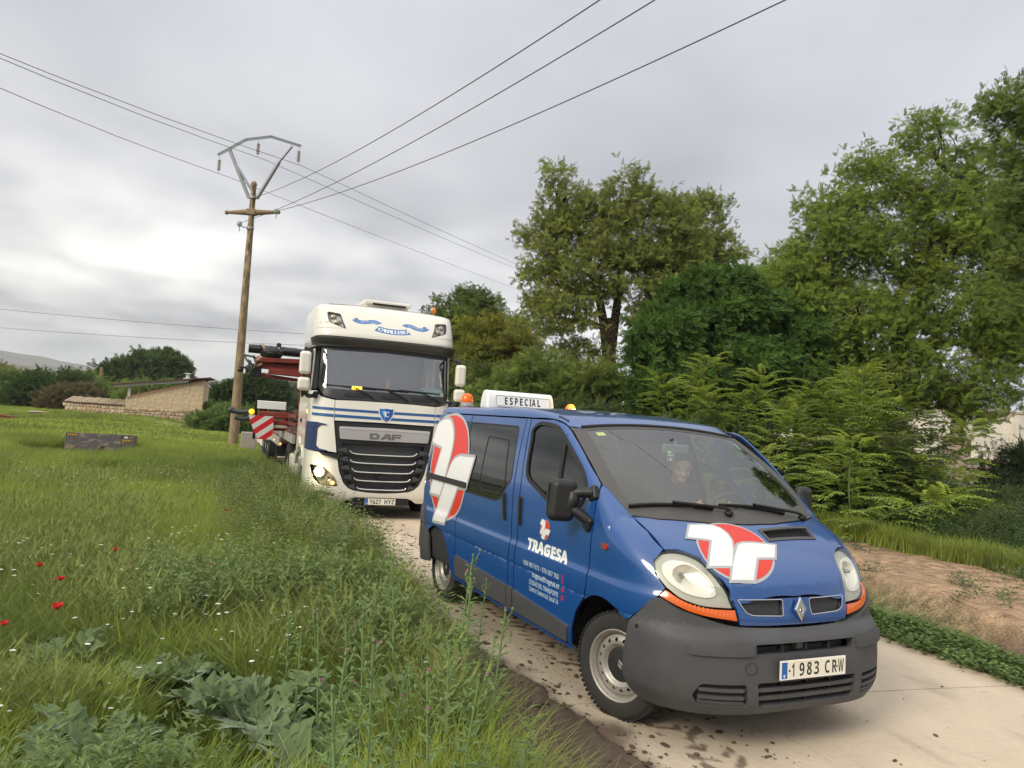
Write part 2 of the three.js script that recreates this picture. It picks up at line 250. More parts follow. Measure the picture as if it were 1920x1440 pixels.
{
  // churned mud along the edge, with ruts and tread prints
  const pos = [], col = [], uv = [], idx = []; const NS = 460, NT = 64, s0 = -10.5, s1 = 2.8;
  for (let i = 0; i <= NS; i++) for (let j = 0; j <= NT; j++) {
    const s = lerp(s0, s1, i / NS), e = mudEdge(s), t = lerp(-1.0, e + .10, j / NT);
    const [x, z] = fromTS(t, s); const f = sstep(e + .08, e - .12, t + .12 * fbm(s * 3, t * 3, 31, 3));
    let h = .006 + f * (.012 + .030 * (fbm(x * 3.5, z * 3.5, 21, 4) + .3) + .034 * fbm(x * 12, z * 12, 22, 4));
    const rut = Math.exp(-Math.pow((t - (e - .33)) / .09, 2)), chev = Math.sin(s * 58 + Math.abs(t - (e - .33)) * 70); h += f * rut * (-.016 + .008 * chev); h = Math.max(h * f + (1 - f) * -.03, -.03);
    pos.push(x, h + groundH(x, z) * sstep(-.3, -1, t), z); const k = 1 + .7 * fbm(x * 2.4, z * 2.4, 23, 4) + .5 * fbm(x * 20, z * 20, 24, 2); col.push(.088 * k, .062 * k, .042 * k); uv.push(x, z);
  }
  for (let i = 0; i < NS; i++) for (let j = 0; j < NT; j++) { const a = i * (NT + 1) + j; idx.push(a, a + 1, a + NT + 1, a + 1, a + NT + 2, a + NT + 1); }
  const g = new THREE.BufferGeometry(); g.setAttribute('position', new THREE.Float32BufferAttribute(pos, 3)); g.setAttribute('color', new THREE.Float32BufferAttribute(col, 3)); g.setAttribute('uv', new THREE.Float32BufferAttribute(uv, 2)); g.setIndex(idx); g.computeVertexNormals(); if (g.attributes.normal.getY(900) < 0) { for (let i = 0; i < idx.length; i += 3) { const q = idx[i + 1]; idx[i + 1] = idx[i + 2]; idx[i + 2] = q; } g.setIndex(idx); g.computeVertexNormals(); }
  struct('mud_verge', g, new THREE.MeshStandardMaterial({ vertexColors: true, roughness: .8 }));
  // crumbs of mud thrown on to the concrete
  const R = rng(5), lump = new THREE.IcosahedronGeometry(1, 1); { const p = lump.attributes.position; for (let i = 0; i < p.count; i++) { const k = 1 + .5 * noise(p.getX(i) * 2 + 3, p.getY(i) * 2, p.getZ(i) * 2); p.setXYZ(i, p.getX(i) * k, p.getY(i) * k * .4, p.getZ(i) * k); } lump.computeVertexNormals(); }
  const N = 3400, im = new THREE.InstancedMesh(lump, std(1, 1, 1, .9), N), M = M4(), q = new THREE.Quaternion();
  for (let i = 0; i < N; i++) { const s = -11 + 14 * R(), far = R() < .06, on = R() < .5, t = far ? 4.1 * R() : on ? mudEdge(s) - .05 - .9 * R() : mudEdge(s) - .1 + Math.pow(R(), 2.2) * 1.1; const [x, z] = fromTS(t, s); const k = (.004 + .016 * Math.pow(R(), 3)) * (far ? .6 : 1); q.setFromEuler(new THREE.Euler(0, R() * 6, 0)); M.compose(V(x, on && !far ? .028 : .010, z), q, V(k * (1 + R()), k, k)); im.setMatrixAt(i, M); const c = .6 + .6 * R(); im.setColorAt(i, rgb(.11 * c, .075 * c, .048 * c)); }
  im.name = 'mud_crumbs'; scene.add(im); tag(im, 'crumbs of brown mud scattered on the concrete lane', 'mud'); im.userData.kind = 'stuff';
}
// far ridges
{
  const ridge = (name, D, a0, a1, prof, seed, c) => { const pos = [], col = [], idx = [], NX = 220, NY = 16; for (let i = 0; i <= NX; i++) { const a = lerp(a0, a1, i / NX) * Math.PI / 180; for (let j = 0; j <= NY; j++) { const d = D * (.72 + .28 * j / NY), x = d * Math.sin(a), z = -d * Math.cos(a), top = prof(a * 180 / Math.PI) * (1 + .16 * fbm(a * 26, seed, 1, 4)), k = Math.pow(j / NY, 1.25); pos.push(x, -6 + (top + 6) * k + D * .004 * fbm(x * .004, z * .004, seed, 4) * Math.sin(Math.PI * j / NY), z); const n = fbm(x * .006, z * .012, seed + 3, 4), p = sstep(.05, .2, fbm(x * .003, z * .009, seed + 9, 2)); col.push(...[0, 1, 2].map((q) => lerp(c[q] * (1 + .9 * n), [.15, .19, .075][q], p * .6))); } } const W = NY + 1; for (let i = 0; i < NX; i++) for (let j = 0; j < NY; j++) { const a = i * W + j; idx.push(a, a + W, a + 1, a + 1, a + W, a + W + 1); } const g = new THREE.BufferGeometry(); g.setAttribute('position', new THREE.Float32BufferAttribute(pos, 3)); g.setAttribute('color', new THREE.Float32BufferAttribute(col, 3)); g.setIndex(idx); g.computeVertexNormals(); struct(name, g, new THREE.MeshStandardMaterial({ vertexColors: true, roughness: 1 })); };
  ridge('hills', 2600, -62, 40, table([[-62, 140], [-40, 116], [-33, 100], [-28, 80], [-24, 68], [-20, 62], [-15, 58], [-5, 60], [40, 60]]), 3.1, [.15, .125, .105]);
  ridge('hills', 1500, -62, 30, table([[-62, 44], [-36, 36], [-31, 42], [-27, 30], [-22, 34], [-16, 30], [0, 26], [30, 20]]), 8.7, [.125, .125, .085]);
}
// ---------------------------------------------------------------- the van: its skin is one smooth surface (x forward from the front axle, y up, z to its own right) from which the panels are cut
const vanW = table([[.2, .885], [.3, .915], [.4, .93], [.55, .943], [.70, .949], [.716, .943], [.732, .953], [.855, .955], [.895, .943], [.93, .9415], [1.05, .944], [1.15, .940], [1.25, .934], [1.35, .922], [1.5, .893], [1.7, .845], [1.85, .803], [2.0, .76]]);
const vanNose = table([[.2, .69], [.70, .70], [.76, .706], [.82, .704], [.88, .69], [.95, .66], [1.1, .57], [1.3, .40]]);
const bumpNose = table([[.2, .76], [.27, .80], [.34, .822], [.45, .818], [.56, .805], [.62, .797], [.66, .782], [.69, .753], [.715, .718], [.74, .709], [.9, .700], [1.0, .66]]);
const hoodC = table([[-.5, 1.46], [.0, 1.345], [.1, 1.31], [.225, 1.253], [.3, 1.213], [.4, 1.15], [.5, 1.068], [.6, .965], [.668, .882], [.70, .83], [.8, .6]]);
const roofC = table([[-4.1, 1.95], [-3.9, 1.955], [-3.3, 1.962], [-2.4, 1.968], [-1.7, 1.972], [-1.3, 1.95], [-1.05, 1.925], [-.9, 1.893], [-.8, 1.86], [-.6, 1.78]]);
const vanRear = table([[.2, -3.90], [.9, -3.89], [1.25, -3.87], [1.8, -3.85], [1.95, -3.80]]);
function superNose(x, z, xn, w, n, x0) { const a = xn - x0; if (a < .1) return Math.max(z - w, x - xn); if (x <= x0) return z - w; return (Math.pow(Math.pow((x - x0) / a, n) + Math.pow(z / w, n), 1 / n) - 1) * Math.min(a, w); }
function vanTop(x, y, z) {
  const hood = (y - (hoodC(x) - .075 * z * z - .04 * z * z * z * z)) * .8;
  // windscreen: centre line from the cowl (.225, 1.25) to the roof (-.80, 1.862), swept back towards the corners
  const t = clamp((y - 1.25) / .61, -.5, 1.5), xc = .228 - 1.03 * t + .07 * Math.sin(Math.PI * clamp(t, 0, 1)) - lerp(.27, .17, clamp(t, 0, 1)) * z * z;
  const ws = (x - xc) * .5;
  const roof = y - (roofC(x) - .048 * z * z);
  return Math.min(hood, smax(ws, roof, .05));
}
function vanF(x, y, z) {
  z = Math.abs(z);
  const side = superNose(x, z, vanNose(y), vanW(y), 2.9, 0.0);
  const k = y > 1.32 ? .07 : lerp(.10, .07, sstep(1.1, 1.32, y));
  let f = smax(side, vanTop(x, y, z), k);
  f = smax(f, (vanRear(y) + .27 * z * z - x), .12);
  return f;
}
function bumperF(x, y, z) { z = Math.abs(z); return superNose(x, z, bumpNose(y), vanW(Math.min(y, .7)) + .004 - .05 * sstep(.35, .2, y), 3.2, 0.0); }
const vanN = gradN(vanF), bumpN = gradN(bumperF);
const vSide = (x, y) => hit(vanF, [x, y, 1.15], [0, 0, -1]);
const vTop = (x, z) => hit(vanF, [x, 2.2, z], [0, -1, 0]);
const POLX = -.30;                                             // plan rays fan out from here for everything round the nose; first coordinate is angle x .95
const polar = (f) => (a, y) => { const t = a / .95; return hit(f, [POLX + 1.6 * Math.cos(t), y, 1.6 * Math.sin(t)], [-Math.cos(t), 0, -Math.sin(t)], 1.5); };
const vPol = polar(vanF), bPol = polar(bumperF);
const toPol = (p) => [Math.atan2(p[2], p[0] - POLX) * .95, p[1]];
// ---------------------------------------------------------------- materials shared by the vehicles
const blueHex = '#10488a';
const dust = dataTex(512, 512, (u, v) => { const n = tnoise(u, v, 6, 3, 4), m = tnoise(u, v, 40, 9, 2); return .10 + .35 * sstep(.5, .8, n) + .12 * (m - .5); });
const paintBlue = phys(.0055, .064, .245, .42, { clearcoat: 1, clearcoatRoughness: .06, roughnessMap: null });
const rubber = std(.018, .018, .018, .75), blackPlastic = std(.022, .022, .023, .55), matBlack = std(.008, .008, .008, .9);
const greyPlasticTex = dataTex(512, 512, (u, v) => { const n = tnoise(u, v, 5, 21, 4), m = tnoise(u, v, 60, 4, 2), s = tnoise(u * 1, v, 90, 33, 1); const k = .062 + .022 * (n - .5) + .012 * (m - .5) + (s > .83 ? .05 : 0); const q = Math.pow(k, 1 / 2.2); return [q, q, q * 1.02]; }, { srgb: true });
greyPlasticTex.repeat.set(1.3, 1.3);
const greyPlastic = new THREE.MeshStandardMaterial({ map: greyPlasticTex, roughness: .62 });
const trimGrey = std(.075, .072, .07, .6);
const chrome = std(.75, .75, .74, .18, { metalness: 1 }), silver = std(.52, .52, .51, .42, { metalness: .75 });
const clearGlass = phys(.96, .96, .93, .02, { transmission: 1, thickness: 0, ior: 1.5 }), screenGlass = phys(.78, .86, .82, .015, { transmission: 1, thickness: 0, ior: 1.95 });
const tintGlass = phys(.30, .36, .33, .03, { transmission: 1, thickness: 0, ior: 1.55 });
const darkGlass = phys(.035, .04, .04, .03, { transmission: .7, thickness: 0, ior: 1.55 });
const amberPlastic = phys(.72, .115, .004, .25, { clearcoat: 1, clearcoatRoughness: .08 });
const whitePrint = std(.72, .72, .72, .4), redPrint = std(.62, .035, .02, .4), greyPrint = std(.38, .39, .40, .4);

// the firm's emblem, drawn once in its own coordinates (u to the right, v down): a red disc behind two white angular letters
const emblem = (() => {
  const L = [[0, 0], [.10, .008], [.165, .022], [.205, .06], [.222, .12], [.213, .19], [.17, .28], [.083, .41], [-.068, .372], [.066, .182], [.05, .172], [-.088, .128]];
  const c = [.2375, .26]; // point about which the second letter repeats the first
  const M = [[.536, .24], [.44, .37], [.30, .366], [.176, .522], [.025, .495], [.115, .375], [.185, .292], [.235, .238], [.285, .222], [.36, .222]];
  const disc = []; for (let i = 0; i < 40; i++) { const t = i / 40 * 2 * Math.PI, x = .262 * Math.cos(t), y = .262 * Math.sin(t); disc.push([.202 + x * .98 - y * .22, .262 + y * .98 - x * -.10]); }
  return { L, M, disc };
})();
const clipX = (poly, x0) => { const out = []; poly.forEach((p, i) => { const q = poly[(i + 1) % poly.length], a = p[0] >= x0, b = q[0] >= x0; if (a) out.push(p); if (a !== b) { const t = (x0 - p[0]) / (q[0] - p[0]); out.push([x0, lerp(p[1], q[1], t)]); } }); return out; };
// lays the emblem on a surface as cut vinyl: grey margin, red disc, grey margin of the letters, white letters
function layEmblem(parent, toMap, map, nor, margin, { L = .05, clip, step = .0014, base = .0015, art = emblem } = {}) {
  const T = (l) => { let o = l.map(toMap); if (clip !== undefined) o = clipX(o, clip); return o; }, g = new THREE.Group(); g.name = 'emblem'; parent.add(g);
  const s = (l, k, name, mat, off) => part(name, sheet(T(l).length ? inset(T(l), -k) : [], [], map, nor, { L, skirt: 0, off }), mat, g);
  s(art.disc, margin, 'margin', greyPrint, base); s(art.disc, 0, 'disc', redPrint, base + step);
  for (const l of [art.L, art.M]) { s(l, margin, 'margin', greyPrint, base + 2 * step); s(l, 0, 'letter', whitePrint, base + 3 * step); }
}

const van = thing('van', 'blue passenger van with red and white emblems in front of the white truck', 'van', [1.518, 0, -5.340], -(90 - 25.17) * Math.PI / 180);
{
  const uvS = (p) => [(p[0] + 4) / 5, p[1] / 2.5], uvM = (p) => [p[0] + p[2] * .7, p[1] + p[2] * .2];
  // door print: name, telephone, mail and address in white, three small red pictograms
  const doorMap = canvas(2048, 1024, (c, w, h) => {
    c.fillStyle = blueHex; c.fillRect(0, 0, w, h);
    const X = (x) => (x + 4) / 5 * w, Y = (y) => (1 - y / 2.5) * h;
    const line = (s, x0, x1, yb, cap, font) => { c.save(); c.font = font; const m = c.measureText(s).width; c.translate(X(x0), Y(yb)); c.scale((X(x1) - X(x0)) / m, (cap / 2.5 * h) / (100 * .714)); c.fillText(s, 0, 0); c.restore(); };
    c.fillStyle = '#e9ebe6'; c.strokeStyle = '#e9ebe6'; c.lineWidth = 5; c.lineJoin = 'miter';
    line('TRAGESA', -1.088, -.472, .872, .078, 'bold 100px sans-serif');
    c.save(); c.font = 'bold 100px sans-serif'; { const m = c.measureText('TRAGESA').width; c.translate(X(-1.088), Y(.872)); c.scale((X(-.472) - X(-1.088)) / m, (.078 / 2.5 * h) / 71.4); c.lineWidth = 7; c.strokeText('TRAGESA', 0, 0); } c.restore();
    line('636 967 613 - 976 587 700', -1.115, -.557, .748, .036, '100px sans-serif');
    line('tragesa@tragesa.es', -.975, -.557, .682, .036, '100px sans-serif');
    line('CIUDAD DEL TRANSPORTE', -1.02, -.562, .619, .034, '100px sans-serif');
    line('Centro Comercial, local 14', -1.015, -.562, .572, .034, '100px sans-serif');
    c.fillStyle = '#c42a35'; c.strokeStyle = '#c42a35';
    c.lineWidth = 3; c.strokeRect(X(-.517), Y(.785), 7, 22); c.fillRect(X(-.525), Y(.70), 16, 11); c.beginPath(); c.arc(X(-.508), Y(.632), 8, 0, 7); c.fill(); c.fillStyle = blueHex; c.beginPath(); c.arc(X(-.508), Y(.632), 3, 0, 7); c.fill();
  }, { clamp: true });
  const paintDoor = phys(1, 1, 1, .42, { map: doorMap, clearcoat: 1, clearcoatRoughness: .06 });
  const door = [[-.228, 1.449], [-.186, 1.36], [-.180, 1.25], [-.184, 1.083], [-.189, .937], [-.197, .78], [-.225, .70], [-.327, .575], [-.378, .45], [-.386, .345], [-1.285, .345], [-1.285, .7], [-1.265, .88], [-1.285, 1.1], [-1.305, 1.35], [-1.37, 1.6], [-1.44, 1.86], [-1.05, 1.861], [-.92, 1.838], [-.85, 1.815], [-.774, 1.780], [-.64, 1.708], [-.51, 1.632], [-.283, 1.489]];
  const doorWin = [[-1.335, 1.70], [-1.36, 1.765], [-1.29, 1.822], [-1.10, 1.826], [-.95, 1.806], [-.82, 1.745], [-.61, 1.630], [-.40, 1.495], [-.325, 1.40], [-.345, 1.31], [-.44, 1.245], [-.60, 1.228], [-.78, 1.25], [-1.02, 1.325], [-1.20, 1.385], [-1.262, 1.44]].reverse();
  const winLoop = (() => { const c = new THREE.CatmullRomCurve3(doorWin.map((p) => V(p[0], p[1], 0)), true, 'centripetal'); return c.getPoints(64).slice(0, -1).map((p) => [p.x, p.y]); })();
  const arch = (cx, r, a0, a1, rx = 1) => { const o = []; for (let i = 0; i <= 22; i++) { const t = lerp(a0, a1, i / 22) * Math.PI / 180; o.push([cx + r * rx * Math.cos(t), .33 + r * Math.sin(t)]); } return o; };
  const slideDoor = [[-1.405, .345], [-1.405, .70], [-1.385, .88], [-1.405, 1.1], [-1.43, 1.303], [-1.48, 1.579], [-1.525, 1.860], [-2.69, 1.861], [-2.60, 1.2], [-2.56, .80], [-2.56, .345]];
  const slideWin = roundPoly([[-1.612, 1.789], [-1.49, 1.36], [-1.655, 1.18], [-1.74, 1.152], [-2.585, 1.156], [-2.665, 1.792]], [.05, .05, .03, .05, .012, .012]);
  const quarter = [[-2.57, .345], [-2.57, .80], [-2.61, 1.2], [-2.70, 1.862], [-3.60, 1.862], [-3.60, .84], [-3.44, .83], [-3.37, .69], [-3.26, .58], [...arch(-3.098, .405, 0, 0)[0]]].slice(0, 9);
  const quarterLoop = [[-2.57, .345], [-2.57, .80], [-2.61, 1.2], [-2.70, 1.860], [-3.575, 1.860], [-3.60, 1.70], [-3.60, .86], [-3.44, .845], [-3.375, .69], [-3.45, .60], ...arch(-3.098, .405, 138, 6)];
  const quarterWin = roundPoly([[-2.70, 1.792], [-2.62, 1.156], [-3.49, 1.158], [-3.525, 1.796]], [.012, .012, .02, .02]);
  const bPillar = [[-1.295, .345], [-1.295, .7], [-1.275, .88], [-1.295, 1.1], [-1.315, 1.35], [-1.38, 1.6], [-1.448, 1.86], [-1.448, 1.861], [-1.52, 1.861], [-1.472, 1.579], [-1.42, 1.303], [-1.395, 1.1], [-1.375, .88], [-1.395, .70], [-1.395, .345]];
  const sill = [[-.385, .338], [-.375, .315], [-2.60, .315], [-2.72, .34]];
  // ---- right and left flank
  for (const sg of [1, -1]) {
    const F = (g) => sg > 0 ? g : mirrorZ(g);
    const S = (name, loop, holes, mat, o = {}, parent = van, label) => part(name, F(sheet(loop, holes, vSide, vanN, { L: .06, uv: uvS, gap: .0028, cuts: [.70, .716, .732, .855, .868, .882, .895], ...o })), mat, parent, label);
    let dg = van;
    if (sg < 0) { dg = new THREE.Group(); }
    const d = S('front_door', door, [winLoop], sg > 0 ? paintDoor : paintBlue, {}, dg, sg < 0 ? 'driver door standing slightly open' : undefined);
    if (sg < 0) { van.add(d); d.geometry.translate(.2, 0, .93); d.position.set(-.2, 0, -.93); d.rotation.y = -.22; }
    const inD = (name, geo, mat) => { const g = F(geo); if (sg < 0) g.translate(.2, 0, .93); return part(name, g, mat, d); };
    inD('window_seal', sheet(inset(winLoop, -.010), [inset(winLoop, .018)], vSide, vanN, { L: .07, off: .004, skirt: .012 }), rubber);
    inD('window_pane', sheet(inset(winLoop, .012), [], vSide, vanN, { L: .09, off: -.010, skirt: 0 }), tintGlass);
    inD('window_divider', sheet([[-.815, 1.765], [-.78, 1.752], [-.665, 1.235], [-.705, 1.235]], [], vSide, vanN, { L: .09, off: .001, skirt: .02 }), rubber);
    inD('inner_panel', sheet(inset(door, .02), [inset(winLoop, -.012)], vSide, vanN, { L: .15, off: -.05, skirt: 0 }), std(.03, .032, .035, .8));
    const handle = (x, y, lean) => merge([sheet(roundPoly([[x - .032, y - .115], [x + .032, y - .115], [x + .03 + lean, y + .115], [x - .034 + lean, y + .115]], .03), [], vSide, vanN, { L: .03, off: .004, skirt: .006 }), sheet(roundPoly([[x - .012, y - .10], [x + .014, y - .10], [x + .012 + lean, y + .10], [x - .014 + lean, y + .10]], .012), [], vSide, vanN, { L: .03, off: .022, skirt: .014 })]);
    inD('door_handle', handle(-1.235, 1.132, -.03), blackPlastic);
    inD('cladding', sheet(roundPoly([[-.41, .470], [-.42, .352], [-1.283, .352], [-1.283, .522]], [.02, .02, .002, .002]), [], vSide, vanN, { L: .08, off: .016, skirt: .016, uv: uvM, gap: .003 }), greyPlastic);
    const sd = S('sliding_door', slideDoor, [slideWin], paintBlue);
    part('window_pane', F(sheet(slideWin, [], vSide, vanN, { L: .1, off: -.002, skirt: .004, gap: .002 })), darkGlass, sd);
    part('window_frame', F(sheet(inset(slideWin, -.004), [inset(slideWin, .010)], vSide, vanN, { L: .1, off: .0012, skirt: .004 })), rubber, sd);
    const inner = roundPoly([[-1.73, 1.665], [-1.60, 1.30], [-1.66, 1.22], [-2.08, 1.215], [-2.12, 1.28], [-2.17, 1.68]], .03);
    part('sash', F(sheet(inset(inner, -.006), [inset(inner, .006)], vSide, vanN, { L: .1, off: .0012, skirt: .004 })), rubber, sd);
    part('door_handle', F(handle(-1.515, 1.132, -.06)), blackPlastic, sd);
    part('cladding', F(sheet(roundPoly([[-1.407, .527], [-1.407, .352], [-2.545, .362], [-2.545, .556]], [.002, .002, .03, .02]), [], vSide, vanN, { L: .08, off: .016, skirt: .016, uv: uvM, gap: .003 })), greyPlastic, sd);
    const bp = S('door_pillar', bPillar, [], paintBlue);
    part('cladding', F(sheet([[-1.297, .522], [-1.297, .352], [-1.393, .352], [-1.393, .527]], [], vSide, vanN, { L: .08, off: .016, skirt: .016, uv: uvM })), greyPlastic, bp);
    S('sill', sill, [], paintBlue, { L: .1 });
    const q = S('rear_quarter_panel', quarterLoop, [quarterWin], paintBlue);
    part('window_pane', F(sheet(quarterWin, [], vSide, vanN, { L: .08, off: -.002, skirt: .004, gap: .002 })), darkGlass, q);
    part('slide_rail', F(sheet(roundPoly([[-2.40, 1.238], [-2.40, 1.186], [-3.48, 1.186], [-3.49, 1.238]], [.02, .02, .004, .004]), [], vSide, vanN, { L: .08, off: .022, skirt: .022 })), blackPlastic, q);
    part('crease_strip', F(sheet([[-2.58, .722], [-2.58, .712], [-2.70, .712], [-2.72, .722]], [], vSide, vanN, { off: .002 })), blackPlastic, q);
    part('corner_bumper', F(sheet([[-3.56, .91], [-3.45, .885], [-3.40, .72], [-3.30, .60], [-3.28, .50], [-3.27, .36], [-3.40, .34], [-3.56, .33]], [], vSide, vanN, { L: .05, off: .010, skirt: .02, uv: uvM })), greyPlastic, q);
    if (sg > 0) { // the same emblem drawn large and slanted across the rear quarter
      const sm = (l, n) => new THREE.CatmullRomCurve3(l.map((p) => V(p[0], p[1], 0)), true, 'centripetal').getPoints(n).slice(0, -1).map((p) => [p.x, p.y]), ease = (pts, r) => roundPoly(pts, r, 4);
      const art = { L: ease([[-3.62, 1.56], [-3.60, 1.70], [-3.50, 1.775], [-3.328, 1.808], [-3.201, 1.788], [-3.056, 1.698], [-2.970, 1.590], [-2.938, 1.444], [-2.963, 1.278], [-2.995, 1.156], [-3.066, 1.044], [-3.343, 1.044], [-3.243, 1.347], [-3.221, 1.516]], [.01, .05, .08, .06, .06, .06, .06, .06, .06, .06, .006, .006, .05, .02]), M: ease([[-2.343, 1.469], [-2.359, 1.332], [-2.408, 1.188], [-2.610, 1.177], [-2.682, 1.048], [-2.788, .920], [-2.851, .803], [-3.169, .785], [-3.059, 1.003], [-2.975, 1.131], [-2.903, 1.292], [-2.842, 1.415], [-2.702, 1.461]], [.01, .05, .008, .03, .05, .05, .006, .006, .05, .05, .05, .06, .05]), disc: sm([[-3.468, 1.79], [-3.285, 1.835], [-3.115, 1.845], [-2.927, 1.810], [-2.735, 1.722], [-2.592, 1.592], [-2.488, 1.424], [-2.443, 1.239], [-2.491, 1.046], [-2.616, .926], [-2.790, .858], [-2.997, .856], [-3.182, .913], [-3.318, 1.056], [-3.400, 1.239], [-3.442, 1.428], [-3.500, 1.601]], 64) };
      layEmblem(q, (p) => p, vSide, vanN, .026, { L: .05, clip: -3.555, base: .003, art });
    }
    if (sg > 0) layEmblem(d, ([u, v]) => [-.877 + u * .262, 1.122 - v * .272], vSide, vanN, .004, { L: .03, base: .002, step: .0008 });
    // fender: cut round the nose, bounded by door, screen trim, bonnet, lamp, bumper and arch
    const P3 = (x, y) => toPol(vSide(x, y));
    const fender = [P3(-.222, 1.449), P3(-.178, 1.36), P3(-.172, 1.25), P3(-.176, 1.083), P3(-.181, .937), P3(-.189, .78), P3(-.217, .70), ...arch(0, .425, 130, 55, .96).map((p) => P3(...p)), P3(.272, .688), toPol([.33, .745, .90]), toPol([.449, .868, .843]), toPol([.467, .913, .812]), toPol([.402, .986, .842]), toPol([.362, 1.057, .832]), toPol([.354, 1.106, .770]), toPol([.346, 1.118, .757]), toPol([.2, 1.204, .772]), toPol([.026, 1.283, .788]), toPol([-.063, 1.348, .808]), toPol([-.162, 1.416, .83])];
    part('fender', F(sheet(fender, [], vPol, vanN, { L: .04, gap: .0028, cuts: [.70, .716, .732, .855, .868, .882, .895] })), paintBlue, van);
    part('side_repeater', F(sheet(roundPoly([P3(-.035, 1.095), P3(.03, 1.088), P3(.03, 1.056), P3(-.035, 1.063)], .014), [], vPol, vanN, { off: .014, skirt: .014, L: .02 })), phys(.35, .035, .008, .3, { clearcoat: 1 }), van);
    [arch(0, .432, 180, 42), arch(-3.098, .42, 180, 0)].forEach((a) => part('wheel_arch_liner', F((() => { const g = new THREE.BufferGeometry(), p = []; for (let i = 0; i < a.length - 1; i++) { const [x0, y0] = a[i], [x1, y1] = a[i + 1]; p.push(x0, y0, .86, x1, y1, .86, x0, y0, .55, x0, y0, .55, x1, y1, .86, x1, y1, .55, x0, y0, .55, x1, y1, .55, (x0 + x1) / 2, .2, .55); } g.setAttribute('position', new THREE.Float32BufferAttribute(p, 3)); g.computeVertexNormals(); return g; })()), std(.02, .018, .015, .95), van));
    // headlamp: clear lens over a pale housing with a bright oval reflector, amber turn lamp below
    const A = (x, y, z) => toPol([x, y, z]);
    const lens = smooth2([A(.467, .915, .812), A(.402, .986, .842), A(.358, 1.055, .832), A(.350, 1.10, .775), A(.380, 1.116, .676), A(.452, 1.079, .562), A(.555, .995, .512), A(.625, .899, .474), A(.662, .826, .455)], 5);
    const lower = smooth2([A(.662, .826, .455), A(.60, .838, .66), A(.54, .868, .745), A(.467, .915, .812)], 4);
    const lensLoop = [...lens.slice(0, -1), ...lower.slice(0, -1)];
    const lamp = part('headlight_lens', F(sheet(lensLoop, [], vPol, vanN, { L: .03, gap: .003, skirt: .004 })), clearGlass, van);
    const hc = std(.45, .45, .39, .4, { metalness: .2 });
    const ovalO = [[.806, 1.026], [.800, 1.051], [.773, 1.069], [.721, 1.071], [.654, 1.056], [.589, 1.017], [.542, .973], [.518, .922], [.518, .897], [.554, .884], [.605, .887], [.671, .900], [.738, .936], [.785, .978]], ovalI = [[.754, .995], [.749, 1.031], [.718, 1.054], [.676, 1.059], [.623, 1.040], [.570, 1.002], [.532, .954], [.522, .922], [.536, .900], [.588, .900], [.652, .916], [.706, .940], [.737, .965]];
    const ring2 = (l, n = 36) => new THREE.CatmullRomCurve3(l.map((p) => V(p[0], p[1], 0)), true).getPoints(n).slice(0, -1).map((p) => [p.x, p.y]);
    part('housing', F(sheet(inset(lensLoop, .004), [ring2(ovalO)], vPol, vanN, { L: .03, off: -.026, skirt: .02 })), hc, lamp);
    part('reflector_rim', F(sheet(ring2(ovalO), [inset(ring2(ovalI), .006)], vPol, vanN, { L: .04, off: -.016, skirt: .03 })), std(.80, .79, .72, .3, { metalness: .15 }), lamp);
    { const k = ring2(inset(ovalI, .004), 32), cc = vPol(.64, .975); const cb = vPol(.700, .985), cen = [cb[0] - .075, cb[1] - .010, cb[2] - .05]; const rings = 6, pos = []; const pt = (i, r) => { const s = vPol(...k[i % 32]); const n = vanN(s), w = Math.pow(r, 1.6); return [0, 1, 2].map((c) => lerp(s[c] - n[c] * .03, cen[c], w)); }; for (let i = 0; i < 32; i++) for (let j = 0; j < rings; j++) { const a = pt(i, j / rings), b = pt(i + 1, j / rings), c = pt(i, (j + 1) / rings), d2 = pt(i + 1, (j + 1) / rings); pos.push(...a, ...c, ...b, ...b, ...c, ...d2); } const g = new THREE.BufferGeometry(); g.setAttribute('position', new THREE.Float32BufferAttribute(pos, 3)); g.computeVertexNormals(); part('reflector', F(g), std(.84, .82, .72, .28, { metalness: .6 }), lamp); part('bulb', F(merge([cyl(.015, .012, [cen[0], cen[1], cen[2]], [cen[0] + .04, cen[1], cen[2] + .02], 12), ell(.011, .011, .011, cen[0] + .045, cen[1], cen[2] + .022, 10)])), std(.25, .24, .22, .3, { metalness: .6 }), lamp); }
    const amb = [A(.447, .868, .845), A(.467, .907, .812), ...lower.slice(1, -1).reverse().map((p) => [p[0], p[1] - .008]), A(.662, .819, .455), A(.68, .752, .443), ...smooth2([A(.68, .752, .443), A(.59, .790, .69), A(.52, .826, .775), A(.447, .868, .845)], 4).slice(1, -1)];
    const tl = part('turn_lamp', F(sheet(amb, [], vPol, vanN, { L: .03, gap: .003, skirt: .02 })), amberPlastic, van);
    { const ribs = []; for (let i = 0; i < 17; i++) { const s = i / 17, p0 = [lerp(A(.462, .9, .812)[0], A(.665, .81, .455)[0], s), 0], yt = lerp(.895, .812, Math.pow(s, .7)) - .012, yb = lerp(.862, .752, Math.pow(s, .75)) + .010; if (yt - yb > .012) ribs.push(sheet([[p0[0] - .004, yb], [p0[0] + .004, yb], [p0[0] + .004, yt], [p0[0] - .004, yt]], [], vPol, vanN, { off: .002, skirt: .003 })); } part('rib', F(merge(ribs)), phys(.8, .17, .008, .2, { clearcoat: 1 }), tl); }
